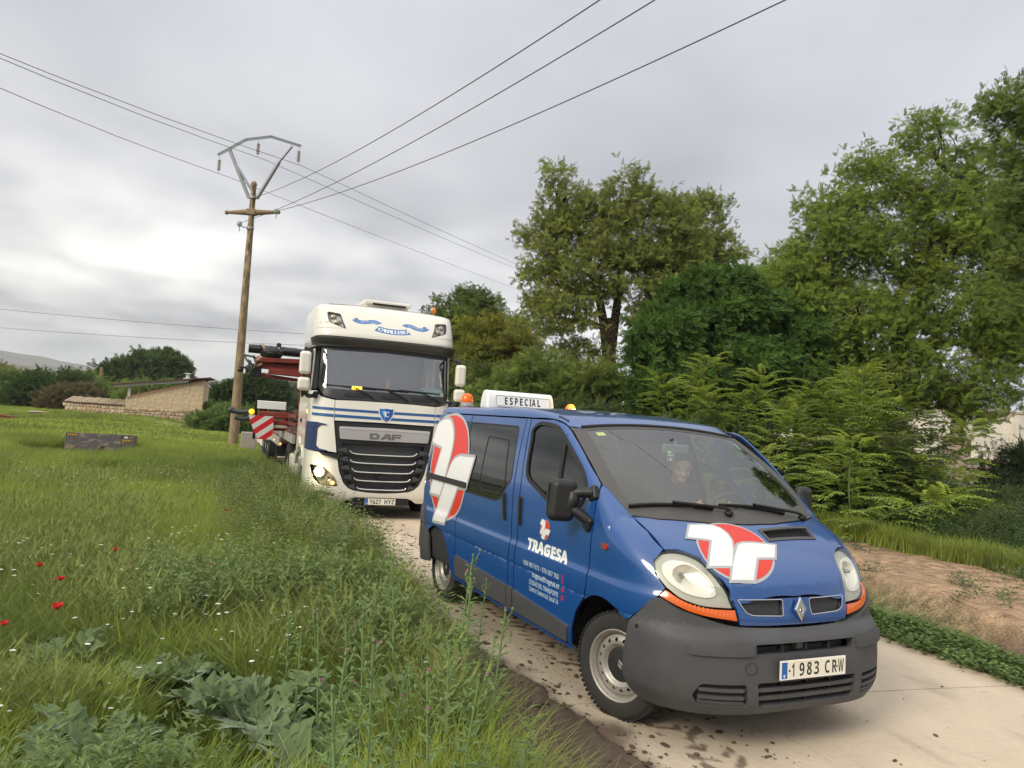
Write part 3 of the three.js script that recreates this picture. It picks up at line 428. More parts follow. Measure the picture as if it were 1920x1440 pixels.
    // mirror: tall black head on two arms
    const mh = new RoundedBoxGeometry(.10, .285, .185, 5, .048); { const p = mh.attributes.position; for (let i = 0; i < p.count; i++) { const y = p.getY(i), z = p.getZ(i); p.setX(i, p.getX(i) * (1 - .9 * Math.abs(y) * Math.abs(y) * 6) + .02 * (y)); p.setZ(i, z * (1 - .5 * (y > 0 ? y : -y * .2)) - .06 * y); } mh.computeVertexNormals(); mh.rotateY(-.22); }
    mh.translate(-.345, 1.325, 1.085);
    const mir = part('mirror_head', F(mh), std(.016, .016, .017, .5), van);
    part('mirror_glass', F(bx(.004, .22, .14, -.405, 1.325, 1.10, 0)), chrome, mir);
    part('mirror_arm', F(merge([tube([[-.315, 1.375, 1.02], [-.28, 1.385, .98], [-.235, 1.39, .92]], .036, 10), tube([[-.32, 1.28, 1.04], [-.27, 1.24, .985], [-.235, 1.20, .94]], .036, 10), tube([[-.315, 1.375, 1.02], [-.305, 1.33, 1.03], [-.32, 1.28, 1.04]], .045, 10), bx(.09, .10, .05, -.232, 1.385, .915, .02, [0, 0, .4]), bx(.08, .10, .05, -.225, 1.185, .945, .02, [0, 0, -.4])])), std(.016, .016, .017, .5), mir);
  }
  // ---- roof, screen, bonnet
  const zEdge = (x, y) => vSide(x, y)[2];
  const roofR = [[-.87, 0], [-.862, .3], [-.845, .60], [-.84, .70]];
  const edge = []; for (const [x, y] of [[-.85, 1.818], [-.92, 1.842], [-1.05, 1.864], [-1.4, 1.864], [-1.8, 1.864], [-2.3, 1.864], [-2.8, 1.864], [-3.2, 1.864], [-3.57, 1.864]]) edge.push([x, zEdge(x, y) - .002]);
  const half = [[-.822, 0], [-.818, .3], [-.808, .55], [-.80, .70], ...edge.slice(0), [-3.66, .70], [-3.80, .45], [-3.85, 0]];
  const roofLoop = [...half, ...half.slice(1, -1).reverse().map((p) => [p[0], -p[1]])];
  const roof = part('roof', sheet(roofLoop, [], vTop, vanN, { L: .08, skirt: .01 }), paintBlue, van);
  for (const sg of [1, -1]) { const gut = edge.map(([x, z]) => { const p = vTop(x, z - .03); return [p[0], p[1] + .001, (p[2]) * sg]; }).slice(1); part('gutter_strip', tube(gut.slice(0, 2), .008, 6, 20), blackPlastic, roof); part('roof_groove', tube([[-1.0, .45], [-1.5, .47], [-2.5, .48], [-3.5, .46]].map(([x, z]) => { const p = vTop(x, z); return [x, p[1] - .002, z * sg]; }), .006, 6, 40), std(.006, .02, .07, .5), roof); }
  const trimHalf = [[-.815, 0], [-.811, .3], [-.801, .55], [-.79, .70], [-.80, .745], [-.835, .783], [-.774, .782], [-.64, .806], [-.51, .825], [-.283, .850], [-.226, .853], [-.158, .832], [-.060, .810], [.028, .787], [.066, .72], [.113, .634], [.165, .45], [.212, .249], [.228, 0]];
  const glassHalf = [[-.775, 0], [-.772, .3], [-.765, .55], [-.758, .66], [-.735, .695], [-.60, .712], [-.35, .745], [-.13, .772], [-.085, .772], [-.058, .755], [.02, .60], [.085, .35], [.112, 0]];
  const full = (h) => [...h, ...h.slice(1, -1).reverse().map((p) => [p[0], -p[1]])];
  const vSeal = (x, z) => vTop(x, z);
  const trim = part('windscreen_surround', sheet(full(trimHalf), [full(glassHalf)], vSeal, vanN, { L: .06, off: .002, skirt: .02 }), trimGrey, van);
  const ws = part('windscreen', sheet(full(glassHalf), [], vSeal, vanN, { L: .06, skirt: 0 }), screenGlass, van);
  part('upper_seal', tube([-.70, -.5, -.25, 0, .25, .5, .70].map((z) => { const p = vTop(-.803 - .018 * (1 - z * z * 2), z); return [p[0], p[1] + .006, p[2]]; }), .013, 8, 40), rubber, trim);
  part('inspection_sticker', sheet(roundPoly([[-.735, .62], [-.735, .55], [-.69, .55], [-.69, .62]], .006), [], vTop, vanN, { off: -.004, skirt: 0 }), std(.62, .68, .10, .5), ws);
  part('toll_sticker', sheet([[-.70, -.665], [-.62, -.677], [-.62, -.695], [-.70, -.68]], [], vTop, vanN, { off: -.004, skirt: 0 }), std(.35, .75, .68, .5), ws);
  // wipers
  const onWs = (x, z, o) => { const p = vTop(x, z), n = vanN(p); return p.map((c, i) => c + n[i] * o); };
  const wiper = (a, b, pivot) => { const pts = []; for (let i = 0; i <= 6; i++) { const t = i / 6; pts.push(onWs(lerp(a[0], b[0], t), lerp(a[1], b[1], t), .022)); } const mid = onWs(lerp(a[0], b[0], .5), lerp(a[1], b[1], .5), .042); return merge([tube(pts, .010, 6, 24), tube(pts.map((p) => [p[0] - .006, p[1] - .012, p[2]]), .006, 6, 24), tube([onWs(...pivot, .02), onWs(lerp(pivot[0], b[0], .4), lerp(pivot[1], b[1], .4), .045), mid], .011, 6, 16), ell(.03, .025, .03, ...onWs(...pivot, .015), 10)]); };
  part('wiper', wiper([-.02, .775], [.115, .20], [.155, .10]), std(.006, .006, .006, .6), ws);
  part('wiper', wiper([.095, .14], [.115, -.42], [.115, -.60]), std(.006, .006, .006, .6), ws);
  const hoodHalf = [[.238, 0], [.222, .249], [.175, .45], [.123, .634], [.075, .72], [.038, .785], [.2, .769], [.342, .755], [.352, .75], [.378, .67], [.452, .556], [.555, .506], [.62, .468], [.64, .466], [.658, .40], [.669, .25], [.675, 0]];
  const ventLoop = [[.288, -.050], [.222, -.535], [.333, -.500], [.372, -.060]];
  const hood = part('bonnet', sheet(full(hoodHalf), [inset(ventLoop, .006)], vTop, vanN, { L: .05, gap: .003, skirt: .015 }), paintBlue, van);
  part('vent_frame', sheet(inset(ventLoop, -.008), [inset(ventLoop, .012)], vTop, vanN, { off: .006, skirt: .012, L: .04 }), trimGrey, hood);
  { const bars = []; for (let i = 1; i < 14; i++) { const t = i / 14; const a = onWs(lerp(.288, .222, t) + .008, lerp(-.05, -.535, t), -.006), b = onWs(lerp(.372, .333, t) - .008, lerp(-.06, -.5, t), -.006); bars.push(cyl(.0035, .0035, a, b, 5)); } bars.push(sheet(inset(ventLoop, -.002), [], vTop, vanN, { off: -.03, skirt: 0 })); part('vent_grille', merge(bars), matBlack, hood); }
  layEmblem(hood, ([u, v]) => [.216 + v * .765 + .02 * u, .463 - u], vTop, vanN, .014, { L: .016, base: .002, step: .0015 });
  // ---- nose panel with the two grilles and the badge
  const nose = [toPol([.645, .879, .466]), toPol([.672, .819, .449]), toPol([.69, .728, .434]), [.22, .722], [0, .720]];
  const up = [[0, .878], [.12, .877], [.25, .877]];
  const noseHalf = [...up, ...nose], noseLoop = [...noseHalf, ...noseHalf.slice(1, -1).reverse().map((p) => [-p[0], p[1]])];
  const gr = (s) => { const l = [toPol([.637, .873, .428]), toPol([.673, .871, .105]), toPol([.697, .775, .112]), toPol([.68, .785, .34]), toPol([.672, .800, .385])].map(([a, b]) => [a * s, b]); return roundPoly(s > 0 ? l : l.slice().reverse(), .018); };
  const np = part('grille_panel', sheet(noseLoop, [gr(1), gr(-1)], vPol, vanN, { L: .04, gap: .003, skirt: .02 }), paintBlue, van);
  const mesh8 = dataTex(128, 128, (u, v) => { const a = Math.abs(((u * 8 + v * 4) % 1) - .5), b = Math.abs(((u * 8 - v * 4 + 8) % 1) - .5); return a > .36 || b > .36 ? .05 : .004; }); mesh8.repeat.set(9, 9);
  const meshMat = new THREE.MeshStandardMaterial({ map: mesh8, bumpMap: mesh8, bumpScale: .004, roughness: .6 });
  for (const s of [1, -1]) { part('grille_frame', sheet(inset(gr(s), -.0015), [inset(gr(s), .0035)], vPol, vanN, { L: .04, off: .004, skirt: .014 }), chrome, np); part('grille_mesh', sheet(inset(gr(s), -.003), [], vPol, vanN, { L: .04, off: -.022, skirt: 0 }), meshMat, np); }
  { const sh = new THREE.Shape([[0, .062], [.036, 0], [0, -.062], [-.036, 0]].map((p) => new THREE.Vector2(...p))); const hole = new THREE.Path([[.004, .026], [-.013, -.002], [.004, -.030], [.019, -.002]].map((p) => new THREE.Vector2(...p))); sh.holes.push(hole); const g = new THREE.ExtrudeGeometry(sh, { depth: .010, bevelEnabled: true, bevelThickness: .009, bevelSize: .007, bevelSegments: 2 }); g.rotateY(Math.PI / 2); g.rotateZ(.13); g.translate(.708, .815, 0); part('badge', g, chrome, np);
    part('badge_recess', sheet(roundPoly([[-.055, .742], [.055, .742], [.052, .872], [-.052, .872]], .02), [], vPol, vanN, { off: .002, skirt: .004, L: .03 }), paintBlue, np); }
  // ---- front bumper with slot, air intake and lamp recesses
  {
    const top = smooth2([[.955, .688], [.885, .775], [.815, .856], [.70, .806], [.60, .775], [.49, .742], [.40, .727], [.2, .716], [0, .712]], 4);
    const bot = smooth2([[0, .262], [.2, .258], [.45, .250], [.70, .235], [.85, .225], [.93, .245], [.985, .34], [.985, .5], [.955, .688]], 4);
    const hl = [...top.slice(0, -1), ...bot.slice(0, -1)];
    const right = [...top.slice(0, -1), [0, .712]], low = [[0, .262], ...bot.slice(1, -1)];
    const loop = [...right, ...right.slice(0, -1).reverse().map((p) => [-p[0], p[1]]).slice(0), ...low.slice(1).reverse().map((p) => [-p[0], p[1]]), ...low];
    const slot = roundPoly([[.328, .645], [.328, .590], [-.328, .590], [-.328, .645]], .01), lg = roundPoly([[.322, .436], [.31, .30], [-.31, .30], [-.322, .436]], .02);
    const fog = (s) => { const l = [[.375, .430], [.368, .308], [.60, .306], [.625, .36], [.585, .428]].map(([a, b]) => [a * s, b]); return roundPoly(s > 0 ? l : l.reverse(), .02); };
    const uvB = (p, q) => [q[0], q[1]];
    const b = part('front_bumper', sheet(loop, [slot, lg, fog(1), fog(-1)], bPol, bumpN, { L: .04, skirt: .05, uv: uvB }), greyPlastic, van);
    const back = []; for (const l of [slot, lg]) back.push(sheet(inset(l, -.02), [], bPol, bumpN, { off: -.10, skirt: 0 })); part('intake_back', merge(back), std(.055, .055, .056, .7), b);
    part('radiator', sheet([[.2, .42], [-.25, .42], [-.25, .31], [.2, .31]], [], bPol, bumpN, { off: -.085, skirt: 0 }), std(.12, .10, .07, .8), b);
    part('tow_hook', bx(.05, .05, .06, .73, .618, .02, .01), std(.12, .11, .10, .6), b);
    const band = (a0, a1, y0, y1, off, dep) => sheet(roundPoly([[a0, y0], [a1, y0], [a1, y1], [a0, y1]], .004), [], bPol, bumpN, { L: .05, off, skirt: dep, uv: uvB });
    for (const y of [.395, .348]) part('intake_bar', merge([band(-.318, .318, y - .011, y + .011, -.008, .05)]), greyPlastic, b);
    for (const a of [-.16, 0, .16]) for (const g of [band(a - .004, a + .004, .305, .432, -.03, .04), band(a - .004, a + .004, .592, .643, -.02, .05)]) part('intake_rib', g, blackPlastic, b);
    for (const s of [1, -1]) {
      const f = fog(s); part('fog_recess', sheet(inset(f, -.003), [], bPol, bumpN, { off: -.035, skirt: 0 }), blackPlastic, b);
      for (const y of [.395, .352, .32]) { const l = roundPoly([[.385 * s, y - .010], [.595 * s, y - .010], [.600 * s, y + .010], [.385 * s, y + .010]].slice(), .006); part('fog_louvre', sheet(s > 0 ? l : l.reverse(), [], bPol, bumpN, { off: -.006, skirt: .03, L: .05, uv: uvB }), greyPlastic, b); }
      const strip = [[.345 * s, .648], [.345 * s, .585], [.63 * s, .583], [.655 * s, .600], [.635 * s, .650]]; part('bumper_strip', sheet(roundPoly(s > 0 ? strip : strip.reverse(), .008), [], bPol, bumpN, { off: .016, skirt: .018, L: .05, uv: uvB }), greyPlastic, b);
      const hole = [], cap = []; for (let i = 0; i < 12; i++) { const t = i / 6 * Math.PI; hole.push([.905 * s + .011 * Math.cos(t), .690 + .013 * Math.sin(t) - .02]); cap.push([.355 * s + .032 * Math.cos(t), .515 + .035 * Math.sin(t)]); }
      part('screw_hole', sheet(hole, [], bPol, bumpN, { off: .001, skirt: 0 }), matBlack, b); if (s > 0) part('tow_cap', sheet(cap, [inset(cap, .004)], bPol, bumpN, { off: .0015, skirt: .002 }), blackPlastic, b);
    }
    const plate = canvas(520, 110, (c) => { c.fillStyle = '#e8e4d4'; c.fillRect(0, 0, 520, 110); c.fillStyle = '#1d5fae'; c.fillRect(6, 6, 44, 98); c.fillStyle = '#fff'; c.font = 'bold 26px sans-serif'; c.fillText('E', 20, 98); c.fillStyle = '#d8c9a0'; c.fillRect(95, 8, 190, 5); c.fillStyle = '#171512'; const put = (s, x, wd) => { c.save(); c.font = 'bold 108px sans-serif'; const m = c.measureText(s).width; c.translate(x, 93); c.scale(wd / m, 1); c.fillText(s, 0, 0); c.restore(); }; ['1', '9', '8', '3'].forEach((s, i) => put(s, 82 + i * 59, i ? 46 : 30)); put('C', 345, 46); put('R', 403, 46); put('W', 458, 48); for (const x of [66, 449]) { c.beginPath(); c.arc(x, 58, 7, 0, 7); c.fill(); } c.strokeStyle = '#fbf8ee'; c.lineWidth = 6; c.strokeRect(2, 2, 516, 106); }, { clamp: true });
    const g = new RoundedBoxGeometry(.52, .11, .008, 2, .004); g.rotateY(Math.PI / 2); g.rotateZ(.03); g.translate(.838, .508, .002); 
    const pl = part('number_plate', g, std(.7, .68, .6, .4), b); const pg = new THREE.PlaneGeometry(.512, .104); pg.rotateY(Math.PI / 2); pg.rotateZ(.03); pg.translate(.8435, .508, .002); part('plate_print', pg, new THREE.MeshStandardMaterial({ map: plate, roughness: .35 }), pl);
  }
  // ---- wheels
  const wheelGeo = () => {
    const R = .333, w = .10;
    const tyre = lathe([[.205, -.085], [.225, -.098], [.27, -.108], [.305, -.100], [.325, -.083], [R, -.07], [R, -.045], [.326, -.043], [.326, -.035], [R, -.033], [R, -.004], [.326, -.002], [.326, .004], [R, .006], [R, .034], [.326, .036], [.326, .043], [R, .045], [R, .07], [.325, .083], [.305, .100], [.298, .1035], [.270, .108], [.240, .104], [.228, .099], [.222, .094]], 72, 'z');
    const blocks = []; for (let i = 0; i < 66; i++) { const t = i / 66 * 2 * Math.PI; for (const s of [1, -1]) { const b = new THREE.BoxGeometry(.019, .009, .034); b.rotateX(0); b.translate(0, R - .004, s * .078); b.rotateZ(t + (s > 0 ? .03 : 0)); blocks.push(b); } const c = new THREE.BoxGeometry(.020, .012, .030); c.translate(0, R, .02 * (i % 2 ? 1 : -1)); c.rotateZ(t); blocks.push(c); }
    const rim = lathe([[.195, -.085], [.195, .06], [.205, .078], [.218, .090], [.2245, .096], [.2245, .1], [.219, .1015], [.214, .098], [.208, .088], [.203, .070], [.199, .05], [.196, .045], [.190, .052], [.178, .064]], 64, 'z');
    const ring = (r, cx = 0, cy = 0, n = 48) => { const o = []; for (let i = 0; i < n; i++) o.push([cx + r * Math.cos(i / n * 2 * Math.PI), cy + r * Math.sin(i / n * 2 * Math.PI)]); return o; };
    const zd = (r) => .062 + .016 * sstep(.185, .15, r) - .028 * sstep(.135, .10, r), holes = [ring(.095)]; for (let i = 0; i < 16; i++) { const t = (i + .5) / 16 * 2 * Math.PI; holes.push(ring(.0128, .157 * Math.cos(t), .157 * Math.sin(t), 10)); }
    const dish = sheet(ring(.182, 0, 0, 64), holes, (x, y) => [x, y, zd(Math.hypot(x, y))], (p) => { const r = Math.hypot(p[0], p[1]), d = (zd(r + .002) - zd(r - .002)) / .004, l = Math.hypot(d, 1); return [-d * p[0] / r / l, -d * p[1] / r / l, 1 / l]; }, { L: .02, skirt: .006 });
    const hub = lathe([[0, .062], [.02, .063], [.085, .060], [.108, .054], [.114, .046], [.114, .02], [.12, .0]], 40, 'z');
    const fix = (g) => { g.computeVertexNormals(); return g; };
    return { tyre: merge([tyre, ...blocks]), rim: merge([rim, dish]), back: lathe([[0, -.02], [.19, -.02]], 24, 'z'), hub };
  };
  const wg = wheelGeo(); const dia = new THREE.Shape([[0, .03], [.017, 0], [0, -.03], [-.017, 0]].map((p) => new THREE.Vector2(...p))); dia.holes.push(new THREE.Path([[0, .016], [-.008, 0], [0, -.016], [.008, 0]].map((p) => new THREE.Vector2(...p))));
  const diaG = new THREE.ExtrudeGeometry(dia, { depth: .003, bevelEnabled: true, bevelSize: .002, bevelThickness: .002, bevelSegments: 1 });
  const tyreMat = std(.028, .027, .025, .85), capMat = std(.02, .021, .022, .6), dirtySteel = std(.43, .41, .37, .45, { metalness: .55 });
  for (const [x, z, st] of [[0, .735, .31], [-3.098, .75, 0], [0, -.735, .31], [-3.098, -.75, 0]]) {
    const t = part('wheel', wg.tyre, tyreMat, van); t.position.set(x, .328, z); t.rotation.y = (z < 0 ? Math.PI : 0) + st;
    part('rim', wg.rim, dirtySteel, t); part('brake', wg.back, std(.07, .065, .06, .8), t); part('hub_cap', wg.hub, capMat, t); const b = part('cap_badge', diaG, silver, t); b.position.set(0, 0, .0605); b.rotation.z = .35;
  }
  // ---- inside: dark lining behind the panels, floor, dashboard, seats, steering wheel
  const lining = std(.02, .021, .023, .9), seatM = std(.03, .032, .036, .9), dashM = std(.13, .14, .14, .8);
  const rectHoleSide = (sg) => { const g = sheet([[-.42, .40], [-3.55, .40], [-3.5, 1.84], [-1.0, 1.84], [-.55, 1.62], [-.30, 1.44], [-.25, 1.0]], [inset(winLoop, -.035), inset(slideWin, -.03), inset(quarterWin, -.03)], vSide, vanN, { L: .2, off: -.035, skirt: 0 }); return sg > 0 ? g : mirrorZ(g); };
  part('lining', merge([rectHoleSide(1), mirrorZ(sheet([[-1.38, .40], [-3.55, .40], [-3.5, 1.84], [-1.45, 1.84]], [inset(slideWin, -.03), inset(quarterWin, -.03)], vSide, vanN, { L: .2, off: -.035, skirt: 0 })), sheet(roofLoop.map(([x, z]) => [Math.max(x, -3.6) - .06, z * .96]), [], vTop, vanN, { L: .25, off: -.04, skirt: 0 }), bx(3.0, .04, 1.72, -2.0, .40, 0), bx(.04, 1.35, 1.5, -3.55, 1.05, 0), bx(.03, .7, .96, .0, .75, 0)]), lining, van);
  part('dashboard', merge([bx(.34, .08, 1.44, -.14, 1.185, 0, .03), bx(.30, .26, 1.5, -.30, 1.07, 0, .05), bx(.2, .10, .40, -.34, 1.215, -.40, .04)]), dashM, van);
  for (const z of [-.42, .42]) part('seat', merge([bx(.5, .16, .5, -.95, .78, z, .06), bx(.16, .72, .48, -1.26, 1.12, z, .06, [0, 0, .18]), bx(.10, .2, .26, -1.36, 1.55, z, .045, [0, 0, .12])]), seatM, van);
  part('rear_bench', merge([bx(.16, .75, 1.5, -2.2, 1.05, 0, .06, [0, 0, .15]), ...[-.5, 0, .5].map((z) => bx(.1, .18, .24, -2.3, 1.5, z, .04))]), seatM, van);
  { const g = new THREE.TorusGeometry(.20, .017, 10, 40); g.rotateY(Math.PI / 2); const s = merge([g, bx(.02, .05, .36, 0, 0, 0, .008), bx(.05, .11, .12, .01, 0, 0, .02), cyl(.03, .03, [0, 0, 0], [.28, -.0, 0], 10)]); s.rotateZ(-.45); s.translate(-.50, 1.21, -.42); part('steering_wheel', s, blackPlastic, van); }
  part('rear_view_mirror', merge([bx(.035, .07, .24, -.62, 1.70, -.03, .015), cyl(.008, .008, [-.61, 1.72, -.03], [-.66, 1.82, -.03], 6)]), std(.10, .11, .11, .5), van);
  { const t = canvas(128, 160, (c) => { c.fillStyle = '#4e6a46'; c.fillRect(0, 0, 128, 160); c.fillStyle = '#b8d8a0'; c.fillRect(8, 10, 60, 34); c.fillRect(10, 60, 100, 14); c.fillStyle = '#dfe8da'; c.fillRect(50, 110, 30, 34); }, { clamp: true }); const g = new THREE.PlaneGeometry(.072, .085); g.rotateY(Math.PI / 2); g.translate(-.585, 1.645, .035); part('hanging_card', g, new THREE.MeshStandardMaterial({ map: t, roughness: .8 }), van); }
  part('tail_panel', sheet(full([[1.86, 0], [1.86, .60], [1.75, .74], [1.2, .84], [.5, .84], [.36, .80], [.36, 0]].map(([y, z]) => [y, z])), [], (y, z) => hit(vanF, [-4.6, y, z], [1, 0, 0]), vanN, { L: .12 }), paintBlue, van);
  part('rear_bumper', bx(.2, .3, 1.7, -3.83, .52, 0, .06), greyPlastic, van);
  part('underbody', merge([bx(3.9, .10, 1.5, -1.7, .30, 0, .03), cyl(.05, .05, [-3.098, .33, -.7], [-3.098, .33, .7], 10), cyl(.04, .04, [0, .33, -.7], [0, .33, .7], 10)]), matBlack, van);
}
// ---- what stands on the van's roof: a lit sign box between two amber beacons
{
  const toW = (x, y, z) => van.localToWorld(V(x, y, z)).toArray(); van.updateMatrixWorld(true);
  const s = thing('roof_sign', 'white sign box reading ESPECIAL on the roof of the blue van', 'sign', toW(-3.35, 1.95, 0), van.rotation.y);
  const prof = new THREE.Shape(); prof.moveTo(-.13, 0); prof.lineTo(.05, 0); prof.lineTo(.045, .03); prof.quadraticCurveTo(.02, .15, -.02, .178); prof.lineTo(-.06, .178); prof.quadraticCurveTo(-.11, .15, -.13, .03);
  const g = new THREE.ExtrudeGeometry(prof, { depth: .76, bevelEnabled: true, bevelSize: .016, bevelThickness: .02, bevelSegments: 3, curveSegments: 10 }); g.translate(0, 0, -.38); part('box', g, std(.78, .79, .78, .35), s);
  const face = canvas(1024, 200, (c) => { c.fillStyle = '#eceeea'; c.fillRect(0, 0, 1024, 200); c.strokeStyle = '#16181a'; c.lineWidth = 7; c.beginPath(); c.roundRect(14, 14, 996, 172, 26); c.stroke(); c.fillStyle = '#1b1d1f'; const w = 'ESPECIAL'; c.font = 'bold 172px sans-serif'; [...w].forEach((ch, i) => { c.save(); const m = c.measureText(ch).width; c.translate(160 + i * 92 + (i > 5 ? -42 : 0), 160); c.scale((ch === 'I' ? m * .6 : 66) / m, 1); c.fillText(ch, 0, 0); c.lineWidth = 5; c.strokeStyle = '#1b1d1f'; c.strokeText(ch, 0, 0); c.restore(); }); }, { clamp: true });
  const p = new THREE.PlaneGeometry(.665, .124); p.rotateY(Math.PI / 2); p.rotateZ(.17); p.translate(.063, .088, -.02); part('sign_face', p, new THREE.MeshStandardMaterial({ map: face, roughness: .4 }), s);
  for (const z of [.28, -.28]) part('foot', bx(.12, .02, .06, -.04, -.012, z), blackPlastic, s);
  const glowA = phys(.85, .20, .01, .2, { transmission: .35, thickness: 0, emissive: rgb(1, .22, .01), emissiveIntensity: .12 });  // faint emission put into the dome although this beacon is off
  const b1 = thing('beacon', 'unlit amber beacon with a faint added glow on a clear base left of the roof sign', 'beacon', toW(-3.32, 1.93, .623), van.rotation.y, 'beacons on the van roof');
  part('dome', lathe([[0, .098], [.02, .096], [.044, .084], [.058, .060], [.063, .03], [.064, .0], [.055, 0]].map(([r, y]) => [r, y + .062]), 24), glowA, b1); part('base', lathe([[0, .062], [.064, .062], [.068, .03], [.074, -.005], [0, -.005]], 24), phys(.5, .5, .5, .2, { transmission: .5, thickness: 0 }), b1); part('bulb', lathe([[0, .13], [.02, .12], [.028, .07], [.028, .045], [0, .045]], 12), std(.9, .3, .05, .3), b1);
  const b2 = thing('beacon', 'glowing orange beacon on the far side of the van roof, right of the sign', 'beacon', toW(-3.32, 1.93, -.623), van.rotation.y, 'beacons on the van roof');
  part('dome', lathe([[0, .10], [.025, .096], [.045, .08], [.056, .055], [.060, .02], [.060, 0], [.05, 0]].map(([r, y]) => [r, y + .03]), 24), phys(.9, .2, .01, .15, { transmission: .3, thickness: 0, emissive: rgb(1, .25, .01), emissiveIntensity: .35 }), b2); part('base', lathe([[0, .03], [.06, .03], [.065, 0], [0, -.005]], 24), blackPlastic, b2);
  const lamp = new THREE.PointLight(rgb(1, .45, .1), .25, 3); lamp.position.set(...toW(-3.25, 2.06, -.623)); lamp.castShadow = true; scene.add(lamp);
}
function tyreMatT() { return tyreMatT.m || (tyreMatT.m = std(.025, .025, .024, .85)); }
// ---------------------------------------------------------------- the truck: cab skin as one surface (x forward from the bumper, y up, z to its own right), panels cut from it
const truck = thing('truck', 'white articulated truck with blue stripes and lit headlights behind the blue van', 'truck', [-2.106, 0, -13.188], -(90 - 20.5) * Math.PI / 180);
{
  const cNose = table([[.2, -.10], [.28, -.03], [.38, .03], [.5, .05], [.9, .05], [1.05, .035], [1.6, .0], [2.0, -.05], [2.1, -.07], [2.85, -.27], [2.95, -.27], [3.05, -.19], [3.12, -.19], [3.3, -.28], [3.5, -.42], [3.62, -.56], [3.72, -.85], [3.78, -1.5], [3.85, -2.4]]);
  const cW = table([[.2, 1.20], [.35, 1.235], [.6, 1.245], [2.0, 1.245], [2.9, 1.225], [3.1, 1.245], [3.4, 1.24], [3.6, 1.225], [3.7, 1.205], [3.9, 1.16]]);
  const tF = (x, y, z) => { z = Math.abs(z); let f = superNose(x, z, cNose(y), cW(y), y > 2.1 && y < 3 ? 4.6 : 5.2, -1.0); f = smax(f, y - (3.74 + .04 * sstep(-.8, -1.6, x) - .02 * z * z), .07); return smax(f, -2.32 - x, .06); };
  const tN = gradN(tF), CX = -1.4;
  const tPol = (a, y) => { const t = a / 1.3; return hit(tF, [CX + 2.6 * Math.cos(t), y, 2.6 * Math.sin(t)], [-Math.cos(t), 0, -Math.sin(t)], 2.4, .05); };
  const tSide = (x, y) => hit(tF, [x, y, 1.6], [0, 0, -1], 2, .05), tTop = (x, z) => hit(tF, [x, 4.2, z], [0, -1, 0], 2, .05);
  const fr = (z, y) => { const s = Math.sign(z) || 1; z = Math.abs(z); const p = hit(tF, [.5, y, Math.min(z, 1.2)], [-1, 0, 0], 2.4, .04); return [Math.atan2(z, p[0] - CX) * 1.3 * s, y]; };
  const sd = (x, y, s = 1) => { const p = tSide(x, y); return [Math.atan2(p[2], p[0] - CX) * 1.3 * s, y]; };
  const FR = (l) => l.map(([z, y]) => fr(z, y));
  const mirrored = (h) => [...h, ...h.slice().reverse().map((p) => [-p[0], p[1]])].filter((p, i, a) => { const q = a[(i + 1) % a.length]; return Math.hypot(p[0] - q[0], p[1] - q[1]) > 1e-6; });
  const cream = phys(.74, .715, .63, .35, { clearcoat: .8, clearcoatRoughness: .08 }), blueBand = std(.022, .095, .27, .35), navy = std(.012, .03, .10, .35), darkPl = std(.022, .022, .024, .5), grillBlack = std(.012, .012, .013, .45);
  const S = (name, loop, holes = [], mat = cream, o = {}, par = truck) => part(name, sheet(loop, holes, tPol, tN, { L: .09, gap: .004, skirt: .03, ...o }), mat, par);
  const both = (l) => [l, l.map((p) => [-p[0], p[1]]).reverse()];
  // grille outline, half
  const gHalf = [[0, 1.628], [.855, 1.624], [.80, 1.20], [.763, 1.014], [.722, .80], [.638, .609], [.56, .535], [.473, .496], [.25, .468], [0, .458]];
  const gLoop = mirrored(FR(gHalf));
  // lower bumper
  const bumpHalf = [...FR([[0, .455], [.25, .465], [.473, .492], [.56, .53], [.642, .605], [.727, .80], [.768, 1.014], [.79, 1.055], [.86, 1.075], [1.03, 1.10]]), fr(1.2, 1.12), sd(-.62, 1.12), sd(-.80, 1.05), sd(-.86, .72), sd(-.9, .33), fr(1.2, .30), ...FR([[.9, .275], [.62, .285], [.52, .35], [.45, .372], [0, .375]])];
  const lampL = roundPoly(FR([[1.19, .885], [.985, .868], [.80, .70], [.735, .55], [1.02, .565], [1.13, .66]]), .03), fogL = roundPoly(FR([[1.10, .47], [.80, .435], [.77, .375], [1.0, .385]]), .02);
  const bump = S('bumper', mirrored(bumpHalf), [...both(lampL), ...both(fogL)], cream, { L: .08, skirt: .06 });
  part('number_plate_holder', bx(.05, .16, 1.0, -.045, .325, 0, .01), grillBlack, bump);
  { const t = canvas(520, 110, (c) => { c.fillStyle = '#e6e3d6'; c.fillRect(0, 0, 520, 110); c.fillStyle = '#1f62b4'; c.fillRect(4, 4, 46, 102); c.fillStyle = '#fff'; c.font = 'bold 26px sans-serif'; c.fillText('E', 19, 98); c.fillStyle = '#1a1815'; c.font = 'bold 106px sans-serif'; const put = (s, x, w) => { c.save(); const m = c.measureText(s).width; c.translate(x, 93); c.scale(w / m, 1); c.fillText(s, 0, 0); c.restore(); }; put('1627', 75, 200); put('HYZ', 322, 180); c.strokeStyle = '#3a3a34'; c.lineWidth = 4; c.strokeRect(1, 1, 518, 108); }, { clamp: true }); const g = new THREE.PlaneGeometry(.52, .11); g.rotateY(Math.PI / 2); g.translate(.024, .31, 0); const pl = part('number_plate', bx(.012, .115, .525, .015, .31, 0, .003), std(.6, .6, .55, .4), bump); part('plate_print', g, new THREE.MeshStandardMaterial({ map: t, roughness: .35 }), pl); }
